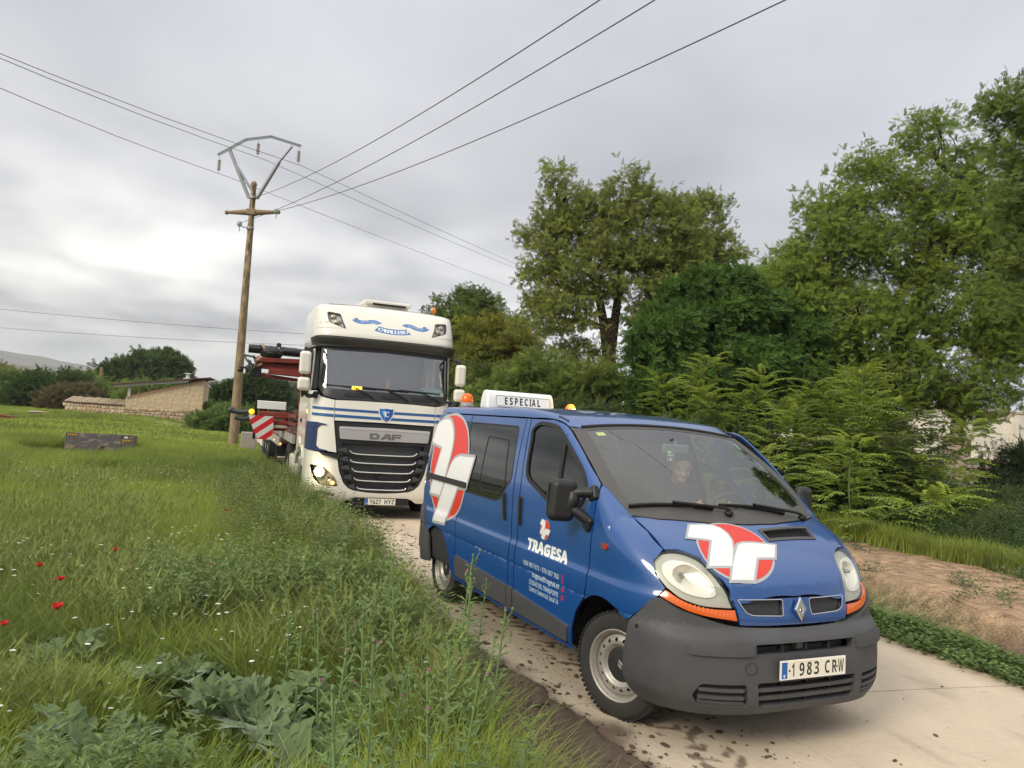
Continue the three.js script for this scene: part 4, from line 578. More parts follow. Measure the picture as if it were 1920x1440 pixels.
  // headlamps (lit) and fog recesses
  for (const s of [1, -1]) {
    const l = s > 0 ? lampL : both(lampL)[1], f = s > 0 ? fogL : both(fogL)[1];
    const h = S('headlight', l, [], clearGlass, { L: .06, gap: .004, skirt: .004 });
    part('housing', sheet(inset(l, -.002), [], tPol, tN, { L: .06, off: -.07, skirt: -.06 }), std(.45, .43, .40, .3, { metalness: .6 }), h);
    const pc = (z, y, off) => { const p = tPol(...fr(z * s, y)), n = tN(p); return p.map((v, i) => v + n[i] * off); };
    const dc = (z, y, r, off, name, mat) => { const p = pc(z, y, off), n = tN(tPol(...fr(z * s, y))); const g = lathe([[0, .0], [r * .5, .006], [r * .85, .022], [r, .05]], 24); g.applyQuaternion(new THREE.Quaternion().setFromUnitVectors(V(0, 1, 0), V(.96, 0, .28 * s))); g.translate(...p); return part(name, g, mat, h); };
    dc(1.06, .775, .085, -.055, 'reflector', std(.8, .75, .65, .2, { metalness: .8 })); dc(.90, .665, .06, -.06, 'reflector', std(.8, .7, .6, .2, { metalness: .8 }));
    const glow = (z, y, rx, ry, col, e) => { const p = pc(z, y, -.03); const g = ell(.018, ry, rx, 0, 0, 0, 14); g.rotateY(-.25 * s); g.translate(...p); part('bulb', g, new THREE.MeshStandardMaterial({ color: rgb(.9, .8, .6), emissive: rgb(...col), emissiveIntensity: e }), h); };
    glow(1.06, .78, .070, .058, [1, .60, .24], 1.5); glow(.83, .60, .045, .032, [1, .58, .16], 1.1);
    const p = pc(1.05, .78, .06), pl = new THREE.PointLight(rgb(1, .75, .45), .35, 4); pl.position.copy(truck.localToWorld(V(...p))); pl.castShadow = true; scene.add(pl);
    part('fog_recess', sheet(inset(f, -.002), [], tPol, tN, { L: .06, off: -.05, skirt: 0 }), darkPl, bump);
    part('fog_lamp', merge([.84, .92, 1.0].map((z) => { const p2 = pc(z, .415, -.02); return ell(.015, .026, .036, ...p2, 10); })), std(.5, .5, .5, .3, { metalness: .5 }), bump);
  }
  // black fins where bumper and corner panels meet
  for (const l of both([...FR([[.74, 1.09], [.90, 1.095], [1.06, 1.105]]), ...FR([[1.0, 1.05], [.86, 1.02], [.74, .99]])])) S('fin', l, [], grillBlack, { off: .045, skirt: .07, L: .1 });
  // grille: black surround, silver name bar, slats with bright curved edges
  const gr = S('grille', gLoop, [mirrored(FR([[0, 1.27], [.70, 1.27], [.655, .80], [.585, .62], [.47, .53], [0, .495]]))], grillBlack, { off: -.005, skirt: .10 });
  part('radiator', sheet(mirrored(FR([[0, 1.28], [.72, 1.28], [.66, .80], [.60, .61], [.47, .52], [0, .48]])), [], tPol, tN, { L: .12, off: -.12, skirt: 0 }), std(.10, .10, .10, .6, { metalness: .3 }), gr);
  part('name_bar', sheet(roundPoly(mirrored(FR([[0, 1.555], [.78, 1.545], [.765, 1.42], [.75, 1.340], [0, 1.335]])), .02), [], tPol, tN, { L: .08, off: .028, skirt: .03 }), std(.50, .485, .46, .38, { metalness: .55 }), gr);
  part('name_bar_lip', sheet(mirrored(FR([[0, 1.556], [.77, 1.547], [.772, 1.505], [0, 1.513]])), [], tPol, tN, { L: .08, off: .036, skirt: .01 }), std(.62, .60, .56, .3, { metalness: .6 }), gr);
  { // letters as solid shapes on the bar
    const D = [[[0, 0], [.13, 0], [.165, .03], [.165, .072], [.13, .102], [0, .102]], [[.045, .028], [.045, .074], [.108, .074], [.12, .062], [.12, .04], [.108, .028]]], A = [[[0, 0], [.09, .102], [.165, .102], [.19, 0], [.142, 0], [.138, .022], [.072, .022], [.05, 0]], [[.096, .048], [.134, .048], [.128, .076], [.118, .076]]], Fl = [[[0, 0], [.045, 0], [.045, .034], [.15, .034], [.15, .062], [.045, .062], [.045, .076], [.165, .076], [.165, .102], [0, .102]]];
    [[D, -.265], [A, -.085], [Fl, .11]].forEach(([g, z0]) => { const T = (l) => l.map(([u, v]) => fr(-(z0 + u), 1.362 + v * .96)); part('letter', sheet(T(g[0]), g.slice(1).map(T), tPol, tN, { L: .1, off: .034, skirt: .008 }), std(.16, .15, .14, .4, { metalness: .3 }), gr); });
  }
  const slatY = [[1.157, 1.095, .58], [1.007, .951, .566], [.866, .799, .53], [.709, .655, .482], [.555, .511, .42]];
  slatY.forEach(([y1, y0, w], i) => {
    const wid = [.74, .70, .665, .61, .53][i];
    part('slat', sheet(mirrored(FR([[0, y0 - .018], [w * .85, y0 - .015], [wid, y1 - .055], [wid + .012, y1 - .005], [w * .98, y1 + .01], [w * .88, y0 + .035], [0, y0 + .018]])), [], tPol, tN, { L: .1, off: -.02, skirt: .06 }), darkPl, gr);
    const pts = [[-w, y1], [-w * .96, y1 - .025], [-w * .87, y0 + .012], [-w * .6, y0 + .002], [0, y0], [w * .6, y0 + .002], [w * .87, y0 + .012], [w * .96, y1 - .025], [w, y1]].map(([z, y]) => { const p = tPol(...fr(z, y)), n = tN(p); return p.map((v, k) => v + n[k] * -.006); });
    part('slat_trim', tube(pts, .0105, 8, 48), std(.78, .78, .77, .22, { metalness: .7 }), gr);
    for (const s of [1, -1]) part('slat_wedge', sheet(((l) => s > 0 ? l : l.map((p) => [-p[0], p[1]]).reverse())(FR([[w + .03, y1 - .035], [wid + .035, y1 - .02], [wid + .03, y1 + .02], [w + .05, y1 + .05]])), [], tPol, tN, { off: .005, skirt: .05 }), std(.05, .05, .052, .45), gr);
  });
  part('camera', sheet(FR([[-.08, .76], [.08, .76], [.07, .69], [-.07, .69]]), [], tPol, tN, { off: .01, skirt: .06 }), grillBlack, gr);
  // corner panels with blue air deflectors; front flap with stripes and shield
  for (const [i, l] of both([...FR([[.862, 1.62], [.80, 1.18], [.79, 1.105], [1.03, 1.128]]), fr(1.2, 1.15), sd(-.62, 1.15), sd(-.62, 2.12), fr(1.17, 2.13), ...FR([[1.1, 2.03], [.87, 1.985]])]).entries()) S('corner_panel', l, [], cream, { L: .07 });
  for (const [i, l] of both([sd(-.55, 1.60), ...FR([[1.2, 1.60], [1.12, 1.60], [1.00, 1.578], [.96, 1.555], [1.06, 1.55], [1.11, 1.50], [1.115, 1.22], [1.07, 1.165], [.93, 1.135], [1.0, 1.115], [1.2, 1.125]]), sd(-.55, 1.13), sd(-.58, 1.3)]).entries()) S('air_deflector', l, [], navy, { off: .022, skirt: .022, L: .05 });
  const flap = S('front_flap', mirrored(FR([[0, 1.645], [.862, 1.638], [.872, 1.985], [.5, 1.997], [0, 2.0]])), [], cream, { L: .09 });
  for (const [y0, y1] of [[1.80, 1.845], [1.692, 1.74]]) S('stripe', mirrored(FR([[0, y0], [.866, y0 + .004], [.868, y1 + .004], [0, y1]])), [], blueBand, { off: .004, skirt: .002, gap: 0 }, flap);
  for (const l of both([...FR([[.88, 1.805], [1.21, 1.815]]), fr(1.21, 1.86), ...FR([[.88, 1.85]])])) S('stripe', l, [], blueBand, { off: .008, skirt: .004, gap: 0, L: .04 });
  for (const l of both([...FR([[.88, 1.697], [1.21, 1.706]]), fr(1.21, 1.752), ...FR([[.88, 1.745]])])) S('stripe', l, [], blueBand, { off: .008, skirt: .004, gap: 0, L: .04 });
  { const sh = [[.135, 1.905], [.07, 1.898], [0, 1.908], [-.07, 1.898], [-.135, 1.905], [-.13, 1.80], [-.075, 1.70], [0, 1.645], [.075, 1.70], [.13, 1.80]];
    const m = part('shield', sheet(FR(sh), [], tPol, tN, { L: .1, off: .006, skirt: .004 }), std(.75, .76, .76, .35), flap);
    const t = canvas(256, 256, (c) => { const g = c.createLinearGradient(0, 0, 256, 256); c.fillStyle = '#2f6fb5'; c.fillRect(0, 0, 256, 256); c.fillStyle = '#1d4f9a'; c.fillRect(120, 20, 136, 236); c.fillStyle = '#b04a6a'; c.beginPath(); c.moveTo(95, 190); c.lineTo(140, 215); c.lineTo(128, 250); c.fill(); c.fillStyle = '#dfe8f0'; c.font = 'bold 120px serif'; c.fillText('C', 100, 150); c.font = 'bold 78px serif'; c.fillText('T', 62, 120); c.fillRect(100, 55, 8, 105); }, { clamp: true });
    part('crest', sheet(inset(FR(sh), .013), [], tPol, tN, { L: .1, off: .009, skirt: 0, uv: (p) => [.5 - p[2] / .26, (p[1] - 1.645) / .263] }), new THREE.MeshStandardMaterial({ map: t, roughness: .4 }), m); }
  // windscreen with black surround, vents, wipers and visor
  const glassH = FR([[0, 2.17], [.8, 2.165], [1.03, 2.175], [1.085, 2.22], [1.09, 2.83], [0, 2.86]]);
  const surH = FR([[0, 2.005], [.5, 2.003], [.84, 1.995], [1.0, 2.03], [1.12, 2.10], [1.145, 2.2], [1.135, 2.96], [0, 2.96]]);
  const sur = S('windscreen_surround', mirrored(surH), [mirrored(glassH)], std(.03, .03, .03, .4), { L: .1 });
  const ws = S('windscreen', mirrored(glassH), [], phys(.55, .62, .60, .015, { transmission: 1, thickness: 0, ior: 3.0 }), { L: .12, skirt: 0, gap: 0 });
  for (const [z0, z1] of [[.74, .36], [.12, -.22], [-.42, -.80]]) S('vent', roundPoly(FR([[z0, 2.115], [z1, 2.12], [z1 + .02, 2.06], [z0 - .03, 2.055]]), .02), [], grillBlack, { off: .012, skirt: .02, gap: 0 }, sur);
  { const at = (z, y, o) => { const p = tPol(...fr(z, y)), n = tN(p); return p.map((v, k) => v + n[k] * o); };
    for (const [pz, py, bz0, bz1] of [[.22, 2.04, 1.02, .18], [-.37, 2.04, .46, -.38], [-.96, 2.05, -.2, -.95]]) part('wiper', merge([tube([at(bz0, 2.225, .02), at((bz0 + bz1) / 2, 2.215, .02), at(bz1, 2.205, .02)], .011, 6), tube([at(pz, py, .03), at(pz + .18, 2.13, .045), at(pz + .38, 2.222, .03)], .013, 6)]), matBlack, sur);
    part('amber_lamp', merge([0, 1, 2, 3].map((i) => ell(.02, .030, .024, ...at(.585 - i * .042, 2.205, .028), 10))), new THREE.MeshStandardMaterial({ color: rgb(.9, .5, .05), emissive: rgb(1, .5, .04), emissiveIntensity: 1.3 }), sur); }
  const visor = S('sun_visor', mirrored([...FR([[0, 2.945], [.3, 2.94], [.62, 2.915], [.8, 2.90], [1.17, 2.885]]), sd(-.62, 2.90), sd(-.62, 3.05), ...FR([[1.17, 3.065], [.6, 3.068], [0, 3.07]])]), [], std(.05, .05, .052, .35), { off: .065, skirt: .09, L: .08 });
  // roof
  const rf = S('roof_front', mirrored([...FR([[0, 3.075], [.8, 3.072], [1.17, 3.07]]), sd(-.9, 3.065), sd(-1.1, 3.2), sd(-1.1, 3.58), fr(1.0, 3.66), ...FR([[.6, 3.69], [0, 3.695]])]), both(roundPoly(FR([[1.06, 3.50], [.85, 3.475], [.76, 3.215], [1.03, 3.315]]), .03)), cream, { L: .09 });
  part('roof_top', sheet(mirrored([[-.86, 0], [-.90, .6], [-1.02, .97], [-2.3, .97], [-2.3, 0]].map(([x, z]) => [z, x])).map((p) => p), [], (z, x) => tTop(x, z), tN, { L: .15, skirt: .01 }), cream, truck);
  for (const l of both(roundPoly(FR([[1.06, 3.50], [.85, 3.475], [.76, 3.215], [1.03, 3.315]]), .03))) { const h = S('roof_lamp', l, [], clearGlass, { L: .06, skirt: .003 }); const s = l[0][0] > 0 ? 1 : -1; part('housing', sheet(inset(l, -.003), [], tPol, tN, { L: .08, off: -.06, skirt: -.055 }), std(.66, .64, .60, .45), h); part('gasket', sheet(inset(l, -.005), [inset(l, .004)], tPol, tN, { off: .004, skirt: .01 }), darkPl, h); for (const [z, y, r] of [[.96, 3.41, .05], [.89, 3.32, .055]]) { const p = tPol(...fr(z * s, y)); part('reflector', ell(.03, r, r, p[0] - .05, p[1], p[2], 16), std(.55, .45, .35, .15, { metalness: .9 }), h); part('bulb', ell(.02, .02, .02, p[0] - .02, p[1] - .005, p[2], 10), std(.35, .25, .18, .3, { metalness: .5 }), h); } }
  // painted ribbon with the haulier's name: three cut ribbons, letters in white
  { const t = canvas(1024, 420, (c, w, h) => { c.fillStyle = '#dfdcd0'; c.fillRect(0, 0, w, h); const rib = (pts, lw, col) => { c.strokeStyle = col; c.lineWidth = lw; c.lineJoin = 'round'; c.beginPath(); c.moveTo(...pts[0]); for (let i = 1; i + 2 < pts.length + 1; i += 3) c.bezierCurveTo(...pts[i], ...pts[i + 1], ...pts[i + 2]); c.stroke(); };
    const left = [[40, 70], [70, 150], [180, 120], [235, 95], [290, 70], [330, 90], [350, 130]], right = [[985, 110], [960, 190], [850, 160], [800, 115], [750, 80], [710, 90], [690, 125]], mid = [[320, 230], [420, 290], [620, 300], [740, 240]];
    for (const [r, lw] of [[left, 66], [right, 66], [mid, 104]]) { rib(r, lw + 16, '#ded9cb'); }
    rib(left, 84, '#3f72ae'); rib(right, 84, '#3f72ae'); rib([[40, 62], [50, 44], [70, 46], [82, 58]], 30, '#2f5f9c'); rib([[985, 104], [975, 84], [950, 86], [940, 98]], 30, '#2f5f9c'); rib(mid, 150, '#e8e4d8'); rib(mid, 130, '#2f64a6');
    const along = (s, f, size, st) => { c.fillStyle = '#eef2f4'; [...s].forEach((ch, i) => { const u = (i + .5) / s.length, p = f(u), q = f(u + .01); c.save(); c.translate(...p); c.rotate(Math.atan2(q[1] - p[1], q[0] - p[0])); c.font = st + size + 'px serif'; c.textAlign = 'center'; c.fillText(ch, 0, size * .34); c.restore(); }); };
    along('CABALLERO', (u) => [lerp(345, 720, u), 243 + 40 * (1 - Math.pow(2 * u - 1.02, 2))], 104, 'bold '); along('desde 1970', (u) => [lerp(110, 330, u), 122 - 34 * Math.sin(u * 2.6)], 34, 'italic '); along('Calatayud', (u) => [lerp(730, 930, u), 88 + 66 * u], 34, 'italic '); }, { clamp: true });
    part('name_ribbon', sheet(FR([[.66, 3.46], [-.72, 3.46], [-.72, 3.13], [.66, 3.13]]), [], tPol, tN, { L: .08, off: .002, skirt: 0, uv: (p) => [(.66 - p[2]) / 1.38, (p[1] - 3.13) / .33] }), phys(1, 1, 1, .35, { map: t, clearcoat: .8, clearcoatRoughness: .08 }), rf); }
  part('roof_hatch', merge([bx(.75, .08, .88, -1.45, 3.845, -.09, .03), bx(.6, .07, .8, -1.45, 3.79, -.09, .02)]), cream, truck);
  part('hatch_vent', bx(.02, .035, .62, -1.07, 3.812, -.12, 0), matBlack, truck);
  for (const z of [-.80, -.925]) part('air_horn', (() => { const g = lathe([[.012, -.42], [.018, -.2], [.028, -.06], [.050, .0], [.056, .012], [.048, .008], [.02, -.03], [0, -.03]], 20, 'x'); g.translate(-1.2, 3.86, z); return merge([g, bx(.03, .06, .03, -1.35, 3.80, z)]); })(), std(.35, .35, .36, .25, { metalness: .8 }), truck);
  part('roof_beacon', merge([lathe([[0, .11], [.03, .10], [.048, .07], [.05, 0]], 16).translate(-1.3, 3.80, -1.02)]), phys(.85, .22, .02, .3, { emissive: rgb(1, .25, .02), emissiveIntensity: .1 }), truck);
  // flanks
  for (const sg of [1, -1]) {
    const F = (g) => sg > 0 ? g : mirrorZ(g), T = (name, loop, holes, mat, o = {}, par = truck) => part(name, F(sheet(loop, holes, tSide, tN, { L: .15, gap: .004, skirt: .02, ...o })), mat, par);
    const win = roundPoly([[-.62, 2.18], [-.66, 2.80], [-.80, 2.86], [-1.60, 2.86], [-1.62, 2.10], [-.95, 2.08]], .06);
    const d = T('cab_door', [[-.63, 1.0], [-.63, 2.14], [-.60, 2.2], [-.62, 2.88], [-.70, 2.93], [-1.70, 2.95], [-1.72, 1.30], [-1.5, 1.18], [-1.15, 1.16], [-.95, 1.05]], [win], cream);
    T('window_pane', inset(win, .002), [], phys(.12, .14, .15, .03, { transmission: .85, thickness: 0, ior: 1.6 }), { off: -.008, skirt: 0 }, d);
    T('window_seal', inset(win, -.02), [inset(win, .02)], rubber, { off: .004, skirt: .01 }, d);
    T('door_handle', roundPoly([[-1.50, 1.62], [-1.66, 1.62], [-1.66, 1.55], [-1.50, 1.55]], .02), [], grillBlack, { off: .02, skirt: .02 }, d);
    if (sg > 0) { T('door_vent', roundPoly([[-.74, 1.86], [-.79, 1.86], [-.79, 1.62], [-.74, 1.62]], .02), [], std(.09, .11, .09, .5), { off: .004 }, d); T('side_marker', roundPoly([[-.68, 1.80], [-.72, 1.80], [-.72, 1.72], [-.68, 1.72]], .01), [], new THREE.MeshStandardMaterial({ color: rgb(.9, .6, .2), emissive: rgb(1, .6, .2), emissiveIntensity: .9 }), { off: .01 }, d); T('badge', roundPoly([[-.80, 1.66], [-.92, 1.66], [-.90, 1.50], [-.86, 1.44], [-.82, 1.50]], .02), [], std(.42, .16, .17, .5), { off: .003, skirt: 0 }, d); }
    T('rear_side_panel', [[-1.735, 1.0], [-1.715, 2.95], [-2.28, 2.95], [-2.28, 1.0]], [], cream);
    T('roof_side', [[-.90, 3.08], [-1.09, 3.2], [-1.09, 3.60], [-1.2, 3.64], [-2.28, 3.66], [-2.28, 2.965], [-.64, 2.94], [-.64, 3.04]], [], cream, { L: .1 });
    const arch2 = []; for (let i = 0; i <= 14; i++) { const t = i / 14 * Math.PI; arch2.push([-1.40 - .58 * Math.cos(Math.PI - t) * -1, .52 + .60 * Math.sin(t)]); }
    T('wheel_arch', [[-.84, .95], [-.95, 1.04], [-1.15, 1.15], [-1.5, 1.17], [-1.73, 1.29], [-1.73, .99], [-2.28, .99], [-2.28, .5], ...arch2.slice().reverse().map(([x, y]) => [x, Math.max(y, .5)]), [-.82, .5]].slice(0, 7).concat([[-2.2, .75], [-2.05, .75], [-1.95, .92], [-1.7, 1.07], [-1.4, 1.11], [-1.1, 1.06], [-.92, .9], [-.86, .8]]), [], cream, { off: .02, skirt: .06, L: .1 });
    const mx = .02, mz = sg > 0 ? 1.40 : -1.30;
    const mb = (w, h, y) => { const g = new RoundedBoxGeometry(.15, h, w, 5, .055); const p = g.attributes.position; for (let i = 0; i < p.count; i++) if (p.getX(i) > 0) p.setX(i, p.getX(i) * (1 - 2.2 * Math.pow(p.getY(i), 2) / (h * h) * .5)); g.computeVertexNormals(); g.translate(-.12, y, mz); return g; };
    const m = part('mirror', mb(.185, .385, 2.57), cream, truck); part('mirror_lower', mb(.20, .225, 2.215), cream, m);
    part('mirror_arm', merge([tube([[-.14, 2.78, mz], [-.16, 2.84, mz - .12 * sg], [-.35, 2.84, 1.16 * sg]], .022, 8), tube([[-.14, 2.1, mz], [-.16, 2.02, mz - .10 * sg], [-.30, 2.04, 1.19 * sg]], .035, 8), bx(.05, .85, .05, -.2, 2.42, mz, .02), bx(.12, .12, .1, -.28, 2.05, 1.17 * sg, .03)]), grillBlack, m);
    part('step_panel', merge([bx(.55, .62, .06, -.66 + .1, .62, 1.05 * sg)]), matBlack, truck);
    part('tank', (() => { const g = new RoundedBoxGeometry(1.5, .58, .5, 3, .06); g.translate(-3.15, .56, .97 * sg); return g; })(), std(.55, .54, .47, .45), truck);
    part('side_extender', bx(.5, 1.75, .035, -2.62, 2.0, 1.16 * sg, .015), std(.27, .27, .25, .6), truck);
  }
  part('cab_back', merge([bx(.04, 2.6, 2.3, -2.29, 2.3, 0, .01), bx(2.0, .05, 2.3, -1.3, 1.2, 0), bx(.5, .9, 2.2, -.75, 1.6, 0, .05)]), darkPl, truck);
  part('dashboard', merge([bx(.34, .16, 2.0, -.56, 2.06, 0, .04), bx(.12, .10, .5, -.6, 2.16, -.62, .03)]), std(.05, .052, .055, .8), truck);
  part('seat', merge([bx(.2, .9, .5, -1.45, 2.05, .58, .06), bx(.2, .9, .5, -1.45, 2.05, -.58, .06), bx(.1, .2, .3, -1.42, 2.6, .58, .04), bx(.1, .2, .3, -1.42, 2.6, -.58, .04)]), std(.04, .042, .05, .9), truck);
  { const g = new THREE.TorusGeometry(.24, .018, 8, 36); g.rotateY(Math.PI / 2); g.rotateZ(-.9); g.translate(-.75, 2.17, -.60); part('steering_wheel', g, grillBlack, truck); }
  part('inner_mirror', merge([bx(.06, .17, .26, -.42, 2.70, .80, .04), bx(.05, .09, .16, -.40, 2.80, .84, .03)]), grillBlack, truck);
  { const t = canvas(256, 96, (c) => { c.fillStyle = '#a9d3c6'; c.fillRect(0, 0, 256, 96); c.fillStyle = '#2a5f9e'; c.fillRect(8, 14, 26, 60); c.fillStyle = '#4e8a86'; c.fillRect(50, 40, 170, 14); c.fillRect(50, 62, 120, 8); }, { clamp: true }); const g = new THREE.PlaneGeometry(.42, .13); g.rotateY(Math.PI / 2); g.translate(-.37, 2.24, -.86); part('dash_card', g, new THREE.MeshStandardMaterial({ map: t, roughness: .7 }), truck); }
  part('curtain', (() => { const g = new THREE.PlaneGeometry(.5, .66, 24, 1); const p = g.attributes.position; for (let i = 0; i < p.count; i++) p.setZ(i, .018 * Math.sin(p.getX(i) * 75)); g.computeVertexNormals(); g.translate(-.92, 2.5, 1.13); return g; })(), std(.30, .30, .29, .9), truck);
  part('orange_bottle', cyl(.05, .04, [-.52, 2.12, -.10], [-.52, 2.42, -.10], 12), std(.45, .16, .06, .5), truck);
  // wheels
  const tyre = (() => { const prof = [[.30, -.14], [.40, -.155], [.47, -.15], [.50, -.13], [.505, -.10], [.505, -.055], [.495, -.05], [.495, -.04], [.505, -.035], [.505, .035], [.495, .04], [.495, .05], [.505, .055], [.505, .10], [.50, .13], [.47, .15], [.40, .155], [.30, .14]]; return lathe(prof, 40, 'z'); })(), rimT = lathe([[.30, -.13], [.30, .11], [.285, .12], [.27, .09], [.25, .03], [.20, .01], [.14, .02], [.13, .10], [.10, .14], [0, .145]], 32, 'z');
  const nuts = merge(Array.from({ length: 10 }, (_, i) => { const t = i / 10 * 2 * Math.PI; return cyl(.016, .014, [.175 * Math.cos(t), .175 * Math.sin(t), .01], [.175 * Math.cos(t), .175 * Math.sin(t), .05], 6); }));
  for (const [x, z] of [[-1.40, 1.03], [-1.40, -1.03], [-5.0, 1.03], [-5.0, .70], [-5.0, -1.03], [-5.0, -.7]]) { const w = part('wheel', tyre, tyreMatT(), truck); w.position.set(x, .5, z); if (z < 0) w.rotation.y = Math.PI; part('rim', rimT, std(.35, .34, .32, .5, { metalness: .5 }), w); part('wheel_nuts', nuts, std(.2, .2, .2, .5, { metalness: .6 }), w); }
  part('chassis', merge([bx(5.6, .28, .9, -3.6, .85, 0), bx(1.6, .3, 1.9, -1.0, .75, 0), bx(2.2, .1, 2.0, -1.2, 1.02, 0), bx(.5, .12, .9, -.45, .30, .1)]), matBlack, truck);
  // ---------------------------------------------------------------- low trailer behind the tractor
  const L = (x, y, z) => { truck.updateMatrixWorld(true); return truck.localToWorld(V(x, y, z)).toArray(); };
  const tr = thing('trailer', 'low trailer with rusty red bed coupled behind the white truck', 'trailer', L(-2.7, 0, 0), truck.rotation.y);
  const redBed = std(.16, .035, .028, .7), rust = dataTex(256, 256, (u, v) => { const n = tnoise(u, v, 5, 55, 4), m = tnoise(u, v, 20, 56, 3); const k = sstep(.45, .6, n); return [lerp(.30, .45, k) * (.7 + .5 * m), lerp(.10, .40, k) * (.7 + .5 * m), lerp(.085, .36, k) * (.7 + .5 * m)]; }, { srgb: true });
  const bedMat = new THREE.MeshStandardMaterial({ map: rust, roughness: .75 });
  part('bed', merge([bx(3.6, .16, 2.5, -2.0, 1.30, 0), bx(9.5, .18, 2.5, -8.3, 1.0, 0)]), bedMat, tr);
  part('side_beam', merge([bx(3.7, .17, .06, -2.0, 1.17, 1.245), bx(9.5, .2, .06, -8.3, .95, 1.26)]), std(.30, .29, .26, .7), tr);
  part('headboard', bx(.06, .42, 2.3, -1.9, 1.56, 0), bedMat, tr);
  for (let i = 0; i < 5; i++) part('bed_post', bx(.07, .40, .07, -1.9 - i * .7, 1.52, 1.2), bedMat, tr);
  part('rail', merge([bx(3.4, .07, .06, -2.0, 1.62, 1.2), bx(3.4, .06, .05, -2.0, 1.45, 1.2)]), redBed, tr);
  for (const x of [-9.2, -10.4, -11.6]) for (const z of [1.08, -1.08]) { const w = part('wheel', tyre, tyreMatT(), tr); w.position.set(x, .5, z); if (z < 0) w.rotation.y = Math.PI; part('rim', rimT, std(.5, .5, .48, .4, { metalness: .5 }), w); }
  for (const x of [-3.1, -5.2]) part('side_marker', ell(.02, .025, .03, x, .93, 1.285, 8), new THREE.MeshStandardMaterial({ color: rgb(.9, .45, .1), emissive: rgb(1, .4, .08), emissiveIntensity: 1.2 }), tr);
  part('undercarriage', merge([bx(11, .3, 1.2, -7.5, .7, 0), bx(4, .5, 2.0, -10.4, .55, 0)]), matBlack, tr);
  // ---------------------------------------------------------------- the wide load: a red folding boom, wrapped in black sheeting
  const ld = thing('boom_machine', 'red folded machine boom wrapped in black sheeting, loaded on the trailer', 'machinery', L(-5.2, 1.4, 0), truck.rotation.y);
  const red = dataTex(256, 256, (u, v) => { const n = tnoise(u, v, 8, 61, 4); const k = .8 + .45 * (n - .5) * 2; return [.62 * k, .24 * k, .18 * k]; }, { srgb: true }), redM = new THREE.MeshStandardMaterial({ map: red, roughness: .6 });
  const crumple = dataTex(256, 256, (u, v) => Math.abs(tnoise(u, v, 6, 71, 4) - .5) * 2.2), tarpM = new THREE.MeshStandardMaterial({ color: rgb(.016, .016, .017), roughness: .32, bumpMap: crumple, bumpScale: .02 });
  const Y = (y) => y - 1.4;
  for (const [y, z0, z1, h, dx, tilt] of [[2.87, 1.93, -.6, .085, .15, .04], [2.79, 1.96, -.6, .10, 0, 0], [2.68, 2.0, -.6, .12, .05, -.02], [2.56, 1.72, -.6, .11, .1, -.02], [2.43, 1.93, .2, .06, 0, -.07]]) { const g = bx(.14, h * 1.25, z0 - z1, 0, 0, 0, .015); g.rotateX(tilt); g.translate(dx, Y(y), (z0 + z1) / 2); part('boom_tube', g, redM, ld); }
  { const g = new THREE.CylinderGeometry(.13, .15, 2.9, 24, 30); g.rotateX(Math.PI / 2); const p = g.attributes.position; for (let i = 0; i < p.count; i++) { const z = p.getZ(i), k = 1 + .35 * fbm(z * 3, p.getX(i) * 4, p.getY(i) * 4, 3); p.setX(i, p.getX(i) * k); p.setY(i, p.getY(i) * k * .75); } g.computeVertexNormals(); g.translate(0, Y(3.06), .73); part('sheeting', g, tarpM, ld);
    const b = new THREE.SphereGeometry(.17, 24, 16); const q = b.attributes.position; for (let i = 0; i < q.count; i++) { const v = V(q.getX(i), q.getY(i), q.getZ(i)), k = 1 + .45 * fbm(v.x * 9, v.y * 9, v.z * 9, 3); q.setXYZ(i, v.x * k, v.y * k * .85, v.z * k * 1.5); } b.computeVertexNormals(); b.translate(.1, Y(2.99), 1.68); part('sheeting', b, tarpM, ld); part('sheeting', bx(.12, .13, .10, .1, Y(3.17), 1.54, .03), tarpM, ld); }
  for (const [z, y, t] of [[1.84, 3.08, .6], [1.54, 3.05, 0]]) { const g = new THREE.TorusGeometry(.135, .016, 6, 24); g.scale(1, 1, 2.2); g.rotateY(0); g.rotateX(t); g.translate(.04, Y(y), z); part('strap', g, std(.32, .26, .19, .85), ld); }
  part('joint', merge([bx(.18, .24, .22, .05, Y(2.55), 1.98, .03), bx(.14, .16, .18, .1, Y(2.60), 2.12, .03), ell(.07, .05, .07, .1, Y(2.56), 2.32, 10), bx(.08, .05, .2, .1, Y(2.62), 2.25, .02)]), std(.02, .02, .022, .5), ld);
  part('hose', merge([[2.28, 2.90, 2.02, 2.84], [2.24, 2.86, 1.98, 2.66], [2.18, 2.80, 2.14, 2.46], [2.12, 2.78, 2.05, 2.48], [2.06, 2.9, 2.10, 2.5]].map(([z0, y0, z1, y1], i) => tube([[.12, Y(y0), z0], [.2, Y((y0 + y1) / 2), (z0 + z1) / 2 + .07 * (i % 2 ? 1 : -1)], [.14, Y(y1), z1]], .024, 6))), std(.075, .08, .055, .6), ld);
  part('rag', merge([bx(.05, .12, .14, .16, Y(2.84), 1.98, .02, [.4, 0, .2]), bx(.04, .05, .16, .16, Y(2.70), 1.93, .015, [.6, 0, 0])]), std(.38, .25, .17, .85), ld);
  part('lower_frame', merge([bx(.3, .14, 2.9, 0, Y(1.60), .4, .02), bx(.3, .10, 2.7, -.02, Y(1.44), .25, .02), bx(.25, .12, 2.6, 0, Y(1.31), .2, .02)]), redM, ld);
  for (let i = 0; i < 4; i++) part('cross_post', bx(.08, 1.1, .08, -.1, Y(2.0), .95 - i * .45, .01), redM, ld);
